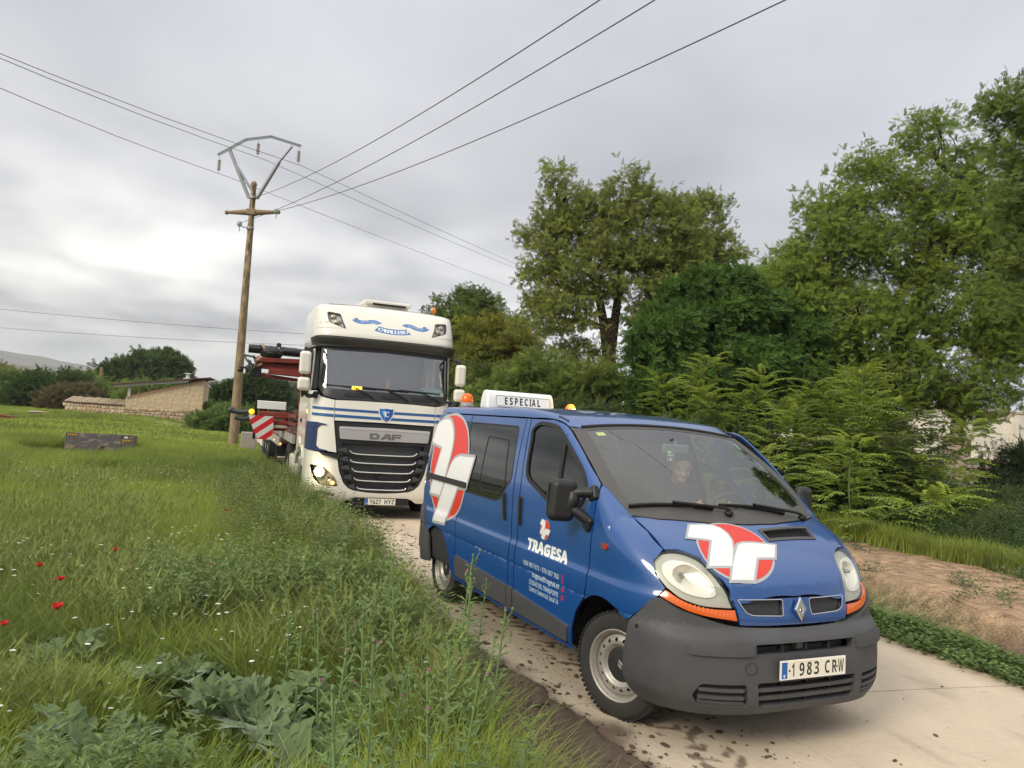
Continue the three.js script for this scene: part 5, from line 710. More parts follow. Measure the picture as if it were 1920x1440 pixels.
  part('panel', merge([bx(.05, .175, .62, .10, Y(1.815), 1.585, .01), bx(.4, .02, .62, -.1, Y(1.90), 1.585, .01)]), std(.78, .78, .76, .45), ld, 'white sheet metal cover');
  part('wrapped_cylinder', merge([tube([[.05, Y(1.64), 2.42], [.05, Y(1.62), 2.25], [.06, Y(1.64), 2.05]], .055, 10), tube([[.05, Y(1.50), 2.35], [.05, Y(1.47), 2.2], [.05, Y(1.50), 2.05]], .045, 10), ell(.05, .07, .08, .05, Y(1.66), 2.43, 10)]), std(.05, .055, .06, .35), ld);
  for (let i = 0; i < 3; i++) part('leaf_spring', bx(.03, .75, .06, -.3, Y(1.4), 1.9 - i * .1, .01), matBlack, ld);
  // striped marker board with its lamp, standing out at the side of the load
  const bd = thing('marker_board', 'red and white striped warning board at the edge of the wide load', 'warning board', L(-5.0, 1.05, 1.80), truck.rotation.y);
  const stripe = canvas(256, 256, (c) => { c.fillStyle = '#d3d1cc'; c.fillRect(0, 0, 256, 256); c.fillStyle = '#c8202a'; for (let i = -2; i < 4; i++) { c.beginPath(); const o = i * 166 - 60; c.moveTo(o, 256); c.lineTo(o + 84, 256); c.lineTo(o + 84 + 256 * 1.2, 0); c.lineTo(o + 256 * 1.2, 0); c.fill(); } }, { clamp: true });
  { const sh = new THREE.Shape([[-.28, 0], [.03, 0], [.11, .12], [.20, .33], [.27, .52], [-.27, .52]].map((p) => new THREE.Vector2(-p[0], p[1]))); const g = new THREE.ExtrudeGeometry(sh, { depth: .012, bevelEnabled: false }); const u = g.attributes.uv, p = g.attributes.position; for (let i = 0; i < p.count; i++) u.setXY(i, .5 + p.getX(i) / .56, p.getY(i) / .52); g.rotateY(Math.PI / 2); part('board', g, new THREE.MeshStandardMaterial({ map: stripe, roughness: .35 }), bd); }
  part('lamp', merge([ell(.05, .062, .062, .02, .60, .21, 16)]), new THREE.MeshStandardMaterial({ color: rgb(.9, .45, .02), emissive: rgb(1, .45, .02), emissiveIntensity: .8, roughness: .3 }), bd); part('bracket', merge([bx(.03, .08, .1, -.02, .54, .2), bx(.03, .06, .6, -.03, .3, -.3)]), std(.45, .38, .28, .7), bd);
}
// ---------------------------------------------------------------- power line
{
  const px = -10.96, pz = -30.9;
  const conc = dataTex(128, 512, (u, v) => { const n = tnoise(u, v * 4, 6, 101, 4), m = tnoise(u, v, 40, 102, 2); const k = .9 + .22 * (n - .5) + .2 * (m - .5); return [.60 * k, .52 * k, .40 * k]; }, { srgb: true });
  const p = thing('power_pole', 'tall tan concrete power pole with a steel V bracket left of the truck', 'power pole', [px, groundH(px, pz), pz]);
  const cm = new THREE.MeshStandardMaterial({ map: conc, roughness: .85 }), steel = std(.33, .35, .36, .5, { metalness: .4 }), glassI = phys(.55, .66, .60, .1, { transmission: .5, thickness: 0 }), ins = std(.42, .34, .26, .35);
  part('shaft', merge([cyl(.20, .105, [0, -.3, 0], [0, 10.55, .12], 16), ell(.125, .14, .125, 0, 10.56, .12, 12)]), cm, p);
  part('crossarm', merge([cyl(.055, .13, [-1.02, 9.35, .12], [-.1, 9.42, .12], 10), cyl(.13, .055, [.1, 9.42, .12], [1.10, 9.50, .12], 10), bx(.36, .24, .3, 0, 9.42, .12, .03), ell(.09, .09, .09, -1.0, 9.35, .12, 8), ell(.085, .085, .085, 1.08, 9.5, .12, 8)]), cm, p);
  part('clamp', merge([cyl(.145, .145, [0, 9.98, .12], [0, 10.08, .12], 14), cyl(.15, .15, [0, 8.72, .12], [0, 8.82, .12], 14), bx(.42, .1, .1, 0, 10.03, .12, .01)]), steel, p);
  const ch = (a, b, w = .07) => cyl(w, w, a, b, 4);
  part('bracket_arm', merge([ch([-.16, 10.0, .12], [-1.10, 11.95, .15]), ch([-.05, 10.3, .16], [-.80, 11.35, .15], .05)]), steel, p); part('bracket_arm', merge([ch([.16, 10.0, .12], [.95, 11.55, .15], .085), ch([.95, 11.55, .15], [1.42, 12.22, .15], .05)]), steel, p);
  const beam = std(.16, .19, .20, .5, { metalness: .3 });
  const pts = [[-1.52, 11.65], [-.43, 12.35], [.55, 12.54], [1.77, 12.24]]; for (let i = 0; i < 3; i++) part('top_beam', (() => { const [x0, y0] = pts[i], [x1, y1] = pts[i + 1], L = Math.hypot(x1 - x0, y1 - y0), a = Math.atan2(y1 - y0, x1 - x0); const g = merge([bx(L + .02, .10, .03, L / 2, 0, .05, 0), bx(L + .02, .02, .13, L / 2, .045, .0, 0)]); g.rotateZ(a); g.translate(x0, y0, .15); return g; })(), beam, p);
  const disc = (x, y) => { const l = [cyl(.012, .012, [x, y, .15], [x, y - .66, .15], 6)]; for (let i = 0; i < 6; i++) l.push(lathe([[.02, .03], [.075, .0], [.07, -.012], [.02, -.01]], 12).translate(x, y - .16 - i * .075, .15)); return merge(l); };
  const hang = [[-1.46, 11.60], [.06, 12.38], [1.72, 12.18]]; hang.forEach(([x, y]) => part('insulator', disc(x, y), ins, p));
  const bell = (x, y, z) => merge([ell(.11, .12, .11, x, y, z, 12), cyl(.02, .02, [x, y, z], [x + .02, y - .3, z], 6)]);
  part('glass_insulator', bell(1.02, 9.5, .22), glassI, p); part('glass_insulator', bell(-.42, 8.90, .2), glassI, p); part('insulator_bracket', tube([[-.36, 8.82, .2], [-.2, 8.78, .14], [0, 8.77, .12]], .02, 6), steel, p);
  const W = std(.10, .10, .11, .5, { metalness: .3 });
  const at = (x, y, D) => { camera.updateMatrixWorld(true); const v = V((x - 960) / 1444, -(y - 720) / 1444, -1).multiplyScalar(D); return camera.localToWorld(v); };
  const G = V(px, p.position.y, pz);
  const wire = (label, pts, r) => { const c = new THREE.CatmullRomCurve3(pts, false, 'centripetal'); const g = new THREE.TubeGeometry(c, 60, r, 5); const m = part('power_line', g, W, scene); tag(m, label, 'cable', 'overhead power lines'); };
  const sag = (a, b, s, n = 12) => Array.from({ length: n + 1 }, (_, i) => { const t = i / n, q = a.clone().lerp(b, t); q.y -= s * 4 * t * (1 - t); return q; });
  // medium-voltage line: comes in from the left over the field, hangs on the V bracket and runs away to the right
  hang.forEach(([x, y], i) => { const a = V(x, y - .68, .15).add(G), near = [at(-160, 96, 17), at(-160, 42, 17), at(-160, 36, 17.4)][i], far = [at(1330, 640, 230), at(1330, 618, 230), at(1330, 616, 228)][i];
    wire(['thin overhead cable hung from the left insulator of the pole, lowest of its line', 'thin overhead cable hung from the middle insulator of the pole', 'thin overhead cable hung from the right insulator of the pole'][i], [...sag(near, a, .12), ...sag(a, far, 2.0, 24).slice(1)], .010); });
  // low-voltage cables over the lane to the upper right
  [[V(.14, 10.03, .2), [1230, -70], .010, 'cable rising from the bracket clamp to the top edge, leftmost of three'], [V(-.38, 8.92, .25), [1350, -75], .010, 'cable rising from the low glass insulator to the top edge, middle of three'], [V(1.06, 9.5, .28), [1640, -80], .011, 'cable rising from the right end of the crossarm to the top edge, rightmost of three']].forEach(([o, q, r, l]) => wire(l, sag(o.add(G), at(q[0], q[1], 9.5), .35), r));
  wire('distant cable across the sky left of the pole, upper of two', sag(at(-200, 558, 70), at(700, 634, 64), .3), .018);
  wire('distant cable across the sky left of the pole, lower of two', sag(at(-200, 597, 70), at(640, 650, 64), .3), .018);
}
// ---------------------------------------------------------------- shed and yard wall beyond the field
{
  const ox = -20, oz = -50.1, dx = -4.3, dz = 1.35, L = Math.hypot(dx, dz), ang = Math.atan2(-dz, dx);  // local x runs from the near corner to the far left corner, z towards the viewer
  const s = thing('shed', 'small lean-to shed with plastered upper wall and stone base beyond the field', 'shed', [ox, 0, oz], ang);
  const R = rng(11), plaster = dataTex(256, 256, (u, v) => { const n = tnoise(u, v, 4, 111, 4), m = tnoise(u, v, 30, 112, 2), k = .92 + .35 * (n - .5) + .2 * (m - .5); return [.84 * k, .75 * k, .62 * k]; }, { srgb: true }); const pm = new THREE.MeshStandardMaterial({ map: plaster, roughness: .95 });
  // local: x 0..L, front face at z = 0 looking to +z side facing the viewer (sign fixed below)
  const fz = -1; // the viewer stands on the -z side of the local frame
  const base = .15, up = (x) => lerp(3.10, 1.70, x / L), st = (x) => lerp(1.35, 1.15, x / L);
  const wall = new THREE.Shape([[0, -.4], [L, -.2], [L, up(L)], [0, up(0)]].map((p) => new THREE.Vector2(...p))); const wg = new THREE.ExtrudeGeometry(wall, { depth: .3, bevelEnabled: false }); part('wall', wg, pm, s);
  const side = new THREE.ExtrudeGeometry(new THREE.Shape([[0, -.4], [4.6, -.4], [4.6, 2.85], [0, 3.10]].map((p) => new THREE.Vector2(...p))), { depth: .28, bevelEnabled: false }); side.rotateY(-Math.PI / 2); side.translate(.28, 0, .302); part('side_wall', side, pm, s);
  part('back_wall', bx(L, 2.2, .25, L / 2, .9, 4.6), pm, s);
  const stoneVar = [0, 1, 2].map((i) => { const g = new THREE.IcosahedronGeometry(.5, 1), p = g.attributes.position; for (let k = 0; k < p.count; k++) { const q = V(p.getX(k), p.getY(k), p.getZ(k)), n = 1 + .3 * noise(q.x * 3 + i * 9, q.y * 3, q.z * 3); p.setXYZ(k, clamp(q.x * n * 1.25, -.5, .5), clamp(q.y * n * 1.25, -.5, .5), clamp(q.z * n, -.4, .4)); } g.computeVertexNormals(); return g; }), stoneMat = [[.44, .32, .20], [.50, .38, .25], [.36, .27, .18], [.47, .40, .30]].map((c) => std(...c, .95));
  const stones = (parent, x0, x1, yb, yt, z, rows, wAvg, lim) => { let n = 0; for (let r = 0; r < rows; r++) { let x = x0; while (x < x1) { const w = wAvg * (.7 + .7 * R()); const xm = x + w / 2; if (xm > x1) break; const y0 = yb(xm), y1 = yt(xm), h = (y1 - y0) / rows; if (n++ < lim) { const m = part('stone', stoneVar[(R() * 3) | 0], stoneMat[(R() * 4) | 0], parent); m.position.set(xm, y0 + h * (r + .5) + .03 * (R() - .5), z + .02 * (R() - .5)); m.scale.set(w * .96, h * 1.0 * (.85 + .25 * R()), .16); m.rotation.z = .25 * (R() - .5); } x += w; } } };
  stones(s, .05, L, (x) => lerp(-.1, .35, x / L), (x) => lerp(1.15, 1.0, x / L), .0, 5, .27, 160);
  part('eaves_tile', merge(Array.from({ length: 26 }, (_, i) => { const x = (i + .5) / 26 * L; return cyl(.07, .06, [x, up(x) + .02, .34], [x, up(x) - .02, -.10], 6); })), std(.45, .24, .14, .9), s); s.children[s.children.length - 1].userData.kind = 'stuff';
  const rt = (x) => lerp(3.22, 2.34, (x + .4) / (L + 1.4)); const roofS = new THREE.Shape([[-.4, rt(-.4)], [L + 1.0, rt(L + 1)], [L + 1.0, rt(L + 1) + .06], [-.4, rt(-.4) + .06]].map((p) => new THREE.Vector2(...p))); const rg = new THREE.ExtrudeGeometry(roofS, { depth: 5.2, bevelEnabled: false }); rg.translate(0, .06, -.35); part('roof', rg, std(.13, .055, .045, .8), s);
  { const g = new THREE.Shape([[.9, rt(.9)], [L + .7, rt(L + .7)], [L + .7, rt(L + .7) - .16], [.9, rt(.9) - .16]].map((p) => new THREE.Vector2(...p))); const e = new THREE.ExtrudeGeometry(g, { depth: .06, bevelEnabled: false }); e.translate(0, .05, -.2); part('roof_beam', e, std(.42, .42, .41, .7), s); }
  part('post', bx(.16, .9, .16, L - .15, 1.95, .1), std(.55, .52, .47, .8), s);
  part('vent_cap', merge([cyl(.12, .12, [1.0, 3.1, .1], [1.0, 3.45, .1], 10), lathe([[.0, .02], [.26, -.02], [.26, -.05], [0, -.03]], 14).translate(1.0, 3.5, .1), bx(.5, .12, .4, 1.0, 3.12, .05)]), std(.62, .62, .60, .6), s);
  const w = thing('yard_wall', 'low ochre rubble wall with a tile coping left of the shed', 'wall', [ox + dx, .22, oz + dz], Math.atan2(1.5, -4.6));
  const WL = 4.9; part('wall_core', bx(WL, 1.15, .4, WL / 2, .38, .2), std(.46, .31, .17, .95), w); stones(w, 0, WL, () => -.05, () => .88, .0, 4, .30, 100);
  for (let i = 0; i < 20; i++) { const x = (i + .5) / 20 * WL; const m = part('coping_tile', i ? w.userData.tg : (w.userData.tg = new THREE.CylinderGeometry(.13, .10, .75, 10, 1, true, 0, Math.PI).rotateZ(Math.PI / 2).rotateY(Math.PI / 2).rotateX(-.25)), i % 3 ? stoneMat[2] : std(.26, .23, .18, .95), w); m.position.set(x, .98 + .04 * (R() - .5), .2); m.rotation.z = .08 * (R() - .5); m.scale.set(1.3, 1.6, 1); } delete w.userData.tg;
}
// steel bucket lying in the grass
{
  const b = thing('loader_bucket', 'dark scratched steel bucket with yellow marks lying in the meadow', 'bucket', [-12.0, groundH(-12, -22.8) + .10, -22.8], .36);
  const scr = dataTex(256, 128, (u, v) => { const n = tnoise(u, v, 5, 121, 4), m = tnoise(u, v, 25, 122, 3), k = sstep(.5, .68, n); return [lerp(.34, .52, k) * (.7 + .6 * m), lerp(.33, .46, k) * (.7 + .6 * m), lerp(.33, .40, k) * (.7 + .6 * m)]; }, { srgb: true }); const bm = new THREE.MeshStandardMaterial({ map: scr, roughness: .6, metalness: .2 });
  const plate = (x0, x1, y0, y1, z0, z1) => { const sh = new THREE.Shape([[x0, y0], [x1, y0], [x1, y1], [x0, y1]].map((p) => new THREE.Vector2(...p))); const g = new THREE.ExtrudeGeometry(sh, { depth: .03, bevelEnabled: true, bevelSize: .006, bevelThickness: .006, bevelSegments: 1 }); const u = g.attributes.uv; for (let i = 0; i < u.count; i++) u.setXY(i, u.getX(i) / 1.8, u.getY(i) / .6); g.rotateX(-.12); g.translate(0, 0, z0); return g; };
  part('front_plate', plate(-.55, .55, -.05, .44, .02), bm, b); part('end_plate', plate(-.90, -.56, -.05, .45, 0), bm, b); part('end_plate', plate(.56, .90, -.05, .45, 0), bm, b);
  part('shell', merge([bx(1.78, .04, .8, 0, .02, -.4), bx(1.78, .45, .04, 0, .2, -.78), bx(.04, .45, .8, -.89, .2, -.4), bx(.04, .45, .8, .89, .2, -.4)]), bm, b); part('lug', merge([ell(.07, .09, .06, .02, .05, .07, 10), bx(1.7, .03, .05, 0, .43, -.03)]), std(.12, .085, .06, .8), b);
  for (const [x, y] of [[-.73, .40], [.70, .30]]) for (let i = 0; i < 5; i++) part('yellow_mark', bx(.028, .045, .004, x - .11 + i * .052, y - (i % 2) * .008, .055 - y * .12, 0, [-.12, 0, .15 * (i % 3 - 1)]), std(.62, .38, .03, .6), b);
  part('white_tag', bx(.09, .05, .004, .68, .385, .015, 0, [-.12, 0, 0]), std(.75, .7, .6, .6), b);
}
{ const m = part('concrete_block', new RoundedBoxGeometry(.56, .75, .5, 2, .03), std(.33, .29, .25, .9), scene); m.position.set(-9.85, .36, -29.4); m.rotation.y = .3; tag(m, 'grey concrete block standing right behind the foot of the power pole', 'block');
  const r = part('steel_beam', merge([bx(2.6, .05, .2, 0, .12, 0), bx(2.6, .05, .2, 0, -.12, 0), bx(2.6, .24, .04, 0, 0, 0)]), std(.24, .055, .06, .7), scene); r.position.set(-27.0, groundH(-27, -40) + .25, -40); r.rotation.set(0, .1, -.08); tag(r, 'dull red steel beam in the grass at the left edge', 'beam');
  const p = thing('wooden_post', 'short leaning wooden post among the shrubs left of the shed', 'post', [-37.4, groundH(-37.4, -70) + .3, -70]); part('shaft', cyl(.16, .13, [0, -.5, 0], [.08, 3.3, 0], 10), std(.30, .20, .11, .9), p); part('cap', cyl(.15, .10, [.08, 3.3, 0], [.085, 3.42, 0], 10), std(.20, .14, .09, .9), p);
  const q = thing('strut_pole', 'thin grey pole with a slanting strut seen below the boom load', 'pole', [-31.5, groundH(-31.5, -92), -92]); part('shaft', cyl(.16, .11, [0, -.4, 0], [.15, 5.2, 0], 8), std(.40, .37, .30, .9), q); part('strut', cyl(.10, .09, [-1.6, -.4, 0], [.1, 4.4, 0], 8), std(.36, .31, .24, .9), q);
  const fp = []; for (let i = 0; i <= 20; i++) fp.push([lerp(-40, -13, i / 20), -47.2 + 1.2 * Math.sin(i * .4) + i * .08]); const pos = [], idx = []; fp.forEach(([x, z]) => { pos.push(...V3(x, z - .8, .05), ...V3(x, z + .8, .05)); }); for (let i = 0; i < 20; i++) idx.push(i * 2, i * 2 + 1, i * 2 + 2, i * 2 + 2, i * 2 + 1, i * 2 + 3); const g = new THREE.BufferGeometry(); g.setAttribute('position', new THREE.Float32BufferAttribute(pos, 3)); g.setIndex(idx); g.computeVertexNormals(); struct('field_path', g, std(.40, .35, .24, .95)); }
// ---------------------------------------------------------------- right: paved street, stone monument base, white wall
{
  const rp = [], ri = []; for (let i = 0; i <= 24; i++) { const x = lerp(9, 60, i / 24), z = -33.5 - (x - 17) * .36; rp.push(...V3(x, z - 6.2, .07), ...V3(x, z + 3, .07)); } for (let i = 0; i < 24; i++) ri.push(i * 2, i * 2 + 2, i * 2 + 1, i * 2 + 2, i * 2 + 3, i * 2 + 1); const g = new THREE.BufferGeometry(); g.setAttribute('position', new THREE.Float32BufferAttribute(rp, 3)); g.setIndex(ri); g.computeVertexNormals(); if (g.attributes.normal.getY(0) < 0) { g.setIndex(ri.map((_, k) => ri[k - (k % 3) + [0, 2, 1][k % 3]])); g.computeVertexNormals(); } struct('street', g, std(.34, .31, .27, .9));
  const kp = merge(Array.from({ length: 12 }, (_, i) => { const x0 = 12 + i * 3, z0 = -40.0 - (x0 - 17) * .36; return bx(2.99, .16, .3, x0 + 1.4, groundH(x0 + 1.4, z0) + .12, z0 - .5, .02, [0, .346, 0]); })); struct('kerb', kp, std(.42, .39, .34, .9));
  const st = dataTex(256, 256, (u, v) => { const n = tnoise(u, v, 5, 131, 4), m = tnoise(u, v, 24, 132, 3), k = sstep(.46, .66, n); return [lerp(.58, .30, k) * (.8 + .4 * m), lerp(.53, .27, k) * (.8 + .4 * m), lerp(.46, .24, k) * (.8 + .4 * m)]; }, { srgb: true }); const sm = new THREE.MeshStandardMaterial({ map: st, roughness: .95 });
  const mo = thing('stone_monument', 'weathered stone pedestal on broad steps in front of the white wall', 'monument', [26.7, groundH(26.7, -46) - .05, -46], -.25);
  for (const [w, h, y, n] of [[5.0, .36, .10, 4], [4.0, .36, .46, 3], [2.9, .36, .82, 2]]) for (let i = 0; i < n; i++) for (const side of [0, 1]) { const m = part('step_block', new RoundedBoxGeometry(w / n - .02, h - .01, w / 2 - .01, 1, .03), sm, mo); m.position.set(-w / 2 + (i + .5) * w / n, y + .05, side ? w / 4 : -w / 4); }
  part('plinth', new RoundedBoxGeometry(1.25, 1.45, 1.25, 2, .05), sm, mo).position.set(0, 1.75, 0); part('shaft', merge([new RoundedBoxGeometry(1.45, .2, 1.45, 2, .05).translate(0, 2.57, 0), new THREE.CylinderGeometry(.3, .38, 2.6, 14).translate(0, 3.95, 0)]), sm, mo);
  const ww = thing('white_wall', 'long white rendered wall behind the trees on the right', 'wall', [30.2, .2, -62], -.02);
  const wh = dataTex(256, 256, (u, v) => { const n = tnoise(u, v, 3, 141, 4), m = tnoise(u, v, 26, 142, 2), k = .95 + .16 * (n - .5) + .1 * (m - .5); return [.86 * k, .83 * k, .77 * k]; }, { srgb: true }); const wm = new THREE.MeshStandardMaterial({ map: wh, roughness: .9 });
  for (let i = 0; i < 5; i++) { const m = part('wall_bay', bx(7.0, 4.6, .35, 0, 2.6, 0), wm, ww); m.position.set(-14.5 + i * 7.03, 0, 0); m.rotation.z = 0; part('buttress', bx(.5, 4.0, .6, 0, 2.3, 0, .02), wm, ww).position.set(-11 + i * 7.03, 0, .2); }
  part('footing', bx(35, .8, .5, -.5, .75, .16, 0), std(.20, .15, .11, .95), ww); part('coping', bx(35.2, .16, .55, -.5, 4.98, 0, .02), std(.45, .32, .22, .9), ww);
}
// stones on the bare earth
{ const R = rng(77); const spots = [[7.55, -8.2, .30, 'flat pale rock at the grass edge just beyond the far van headlight'], [7.7, -6.2, .36, 'large flat pale rock on the crest of the bare earth'], [6.1, -5.0, .20, 'small pale rock in the middle of the bare earth'], [6.9, -3.4, .22, 'pale rock on the bare earth nearest the right edge']];
  spots.forEach(([t, s, r, l], i) => { const [x, z] = fromTS(t, s - 1.5); const g = new THREE.IcosahedronGeometry(r, 2), p = g.attributes.position; for (let k = 0; k < p.count; k++) { const n = 1 + .45 * noise(p.getX(k) * 4 + i * 5, p.getY(k) * 4, p.getZ(k) * 4); p.setXYZ(k, p.getX(k) * n * 1.3, p.getY(k) * n * .35, p.getZ(k) * n); } g.computeVertexNormals(); const m = part('rock', g, std(.36, .29, .215, .95), scene); m.position.set(x, groundH(x, z) + .01, z); m.rotation.y = R() * 6; tag(m, l, 'rock', 'pale rocks on the bare earth'); }); }
// ---------------------------------------------------------------- vegetation
// leaf shapes: small non-indexed triangle fans; instances get their colour one by one
function triGeo(tris) { const g = new THREE.BufferGeometry(); g.setAttribute('position', new THREE.Float32BufferAttribute(tris.flat(2), 3)); g.computeVertexNormals(); return g; }
// one folded leaflet: base p, direction d, length l, width w, up-normal n
function leaflet(p, d, l, w, n, out, fold = .18) {
  const D = V(...d).normalize(), N = V(...n).normalize(), S = D.clone().cross(N).normalize(), N2 = S.clone().cross(D), P = V(...p);
  const t = P.clone().addScaledVector(D, l).addScaledVector(N2, -.12 * l), m = P.clone().addScaledVector(D, l * .45), a = m.clone().addScaledVector(S, w / 2).addScaledVector(N2, fold * w), b = m.clone().addScaledVector(S, -w / 2).addScaledVector(N2, fold * w);
  out.push([P.toArray(), b.toArray(), t.toArray()], [P.toArray(), t.toArray(), a.toArray()]);
}
// compound leaf along +y drooping to +z; n pairs of leaflets
function compound(n, len, ll, lw, droop, R, out, M) {
  const o = []; for (let i = 0; i < n; i++) { const u = (i + 1) / n, y = len * u * (1 - .15 * u), z = droop * len * u * u; const up = [0, .35, -1]; for (const s of [-1, 1]) leaflet([0, y, z], [s * 1.0, .45, .25 + .3 * R()], ll * (1 - .35 * u * u) * (.85 + .3 * R()), lw, up, o); } leaflet([0, len * .86, droop * len], [0, 1, .6], ll, lw, [0, .4, -1], o);
  for (const t of o) out.push(M ? t.map((p) => V(...p).applyMatrix4(M).toArray()) : t);
}
function spray(kind, seed) {
  const R = rng(seed), out = [];
  const k = { locust: [6, .24, .058, .032, .25], ailanthus: [9, .60, .15, .062, .45], dense: [7, .34, .11, .05, .45], fine: [6, .20, .045, .022, .2] }[kind], n = kind === 'ailanthus' ? 1 : 3;
  for (let i = 0; i < n; i++) { const M = M4().makeRotationFromEuler(new THREE.Euler((R() - .3) * .9, R() * 6.28, (R() - .5) * 1.6)); if (n > 1) M.setPosition((R() - .5) * .12, (R() - .5) * .12, (R() - .5) * .12); compound(...k, R, out, n > 1 ? M : null); }
  return triGeo(out);
}
const leafMat = (t = .35, r = 1) => new THREE.MeshPhysicalMaterial({ color: rgb(1, 1, 1), roughness: r, transmission: t, thickness: 0, specularIntensity: .5 });
const LM = leafMat(.42), GM = leafMat(.40), barkTex = dataTex(128, 512, (u, v) => { const n = tnoise(u, v * 2, 12, 151, 4), m = tnoise(u * 3 % 1, v, 30, 152, 2), k = .6 + 1.1 * (n - .3) + .4 * (m - .5); return [.36 * k, .30 * k, .24 * k]; }, { srgb: true });
const barkMat = new THREE.MeshStandardMaterial({ map: barkTex, roughness: .95, bumpMap: barkTex, bumpScale: .03 });
const SPR = {}; const sprayOf = (k, v) => SPR[k + v] || (SPR[k + v] = spray(k, 900 + v * 13 + k.length));
function limb(a, b, r0, r1, bend, R, seg = 6, n = 6) { const A = V(...a), B = V(...b), pts = []; const off = V((R() - .5) * bend, (R() - .2) * bend * .5, (R() - .5) * bend); for (let i = 0; i <= n; i++) { const t = i / n; pts.push(A.clone().lerp(B, t).addScaledVector(off, Math.sin(Math.PI * t))); } const g = new THREE.TubeGeometry(new THREE.CatmullRomCurve3(pts), n * 2, 1, seg, false); const p = g.attributes.position; for (let i = 0; i < p.count; i++) { const ring = Math.floor(i / (seg + 1)), t = ring / (n * 2), c = new THREE.CatmullRomCurve3(pts).getPointAt(Math.min(1, t)); const r = lerp(r0, r1, Math.pow(t, .8)); p.setXYZ(i, c.x + (p.getX(i) - c.x) * r, c.y + (p.getY(i) - c.y) * r, c.z + (p.getZ(i) - c.z) * r); } g.computeVertexNormals(); const u = g.attributes.uv; for (let i = 0; i < u.count; i++) u.setXY(i, u.getY(i) * r0 * 4, u.getX(i) * A.distanceTo(B) * .5); return { g, pts }; }
// a tree: trunk and limbs as one part, crown of leaf sprays gathered in clumps on twigs
function tree(name, label, [x, z], o) {
  const R = rng(o.seed), y0 = groundH(x, z) - .1, T = thing(name, label, o.cat || 'tree', [x, y0, z], 0, o.group);
  const wood = [], lobes = o.lobes; // lobes: [dx, y, dz, rx, ry, rz, clumps]
  const top = o.top || [0, lobes[0][1], 0], trunks = o.trunks || [[[0, 0, 0], [top[0] * .6, top[1] * .75, top[2] * .6], o.r]];
  const tp = []; for (const [a, b, r] of trunks) { const l = limb(a, b, r, r * .3, o.bend ?? .5, R, 10, 8); wood.push(l.g); l.pts.forEach((p, i) => { if (i > 2) tp.push(p); }); }
  const clumps = []; for (const [lx, ly, lz, rx, ry, rz, n] of lobes) { const c = V(lx, ly, lz); const near = tp.reduce((m, p) => { const d = p.distanceTo(c) + (p.y > ly ? 2 : 0); return d < m[0] ? [d, p] : m; }, [1e9, tp[0]])[1]; const main = limb(near.toArray(), [lx, ly - ry * .2, lz], o.r * .42, o.r * .12, .8, R, 7); wood.push(main.g); for (let i = 0; i < n * (o.dens || 1); i++) { let d; do { d = V(R() * 2 - 1, R() * 2 - 1, R() * 2 - 1); } while (d.length() > 1 || d.length() < .2); d.normalize().multiplyScalar(Math.pow(.18 + .82 * R(), .45)); const q = V(lx + d.x * rx, ly + d.y * ry, lz + d.z * rz); clumps.push([q, d]); if (i % (o.twigEvery || 2) === 0) { const s = main.pts[2 + ((R() * (main.pts.length - 2)) | 0)]; wood.push(limb(s.toArray(), q.toArray(), o.r * .10, o.r * .02, .5, R, 5, 4).g); } } }
  part('trunk', merge(wood), barkMat, T);
  const per = o.per, N = clumps.length * per, cr = o.cr, geos = [0, 1].map((v) => sprayOf(o.kind, v));
  geos.forEach((g, v) => { const cnt = clumps.length * (per >> 1), im = new THREE.InstancedMesh(g, LM, cnt), M = M4(), q = new THREE.Quaternion(), C = new THREE.Color(); let k = 0;
    for (const [c, d] of clumps) { const tone = .75 + .5 * R(), yel = R(); for (let i = 0; i < (per >> 1); i++) { const u = V(R() * 2 - 1, R() * 2 - 1, R() * 2 - 1).normalize().multiplyScalar(cr * Math.cbrt(R()) * (R() < .34 ? 1.2 + 1.1 * R() * R() + (o.wisp || 0) * R() : 1)); u.y *= .62; u.y -= .12 * (u.x * u.x + u.z * u.z) / cr; const p = c.clone().add(u); const out = d.clone().multiplyScalar(.8).add(u.normalize()); const az = Math.atan2(out.x, out.z) + (R() - .5) * 1.4; const wild = o.kind === 'dense' ? .9 : 2.6; q.setFromEuler(new THREE.Euler((o.tilt ?? 1.0) + (R() - .5) * wild, az, (R() - .5) * wild, 'YXZ')); const s = (o.s || 1) * (.7 + .6 * R()); M.compose(p, q, V(s, s, s)); im.setMatrixAt(k, M); const b = tone * (.8 + .4 * R()); C.setRGB(o.col[0] * b * (1 + .35 * yel), o.col[1] * b * (1 + .12 * yel), o.col[2] * b); im.setColorAt(k++, C); } }
    im.name = 'crown'; im.userData.kind = 'stuff'; T.add(im); });
  return T;
}
const LOC = [.20, .26, .055], DRK = [.075, .165, .026], YEL = [.19, .215, .026], AIL = [.175, .275, .034];
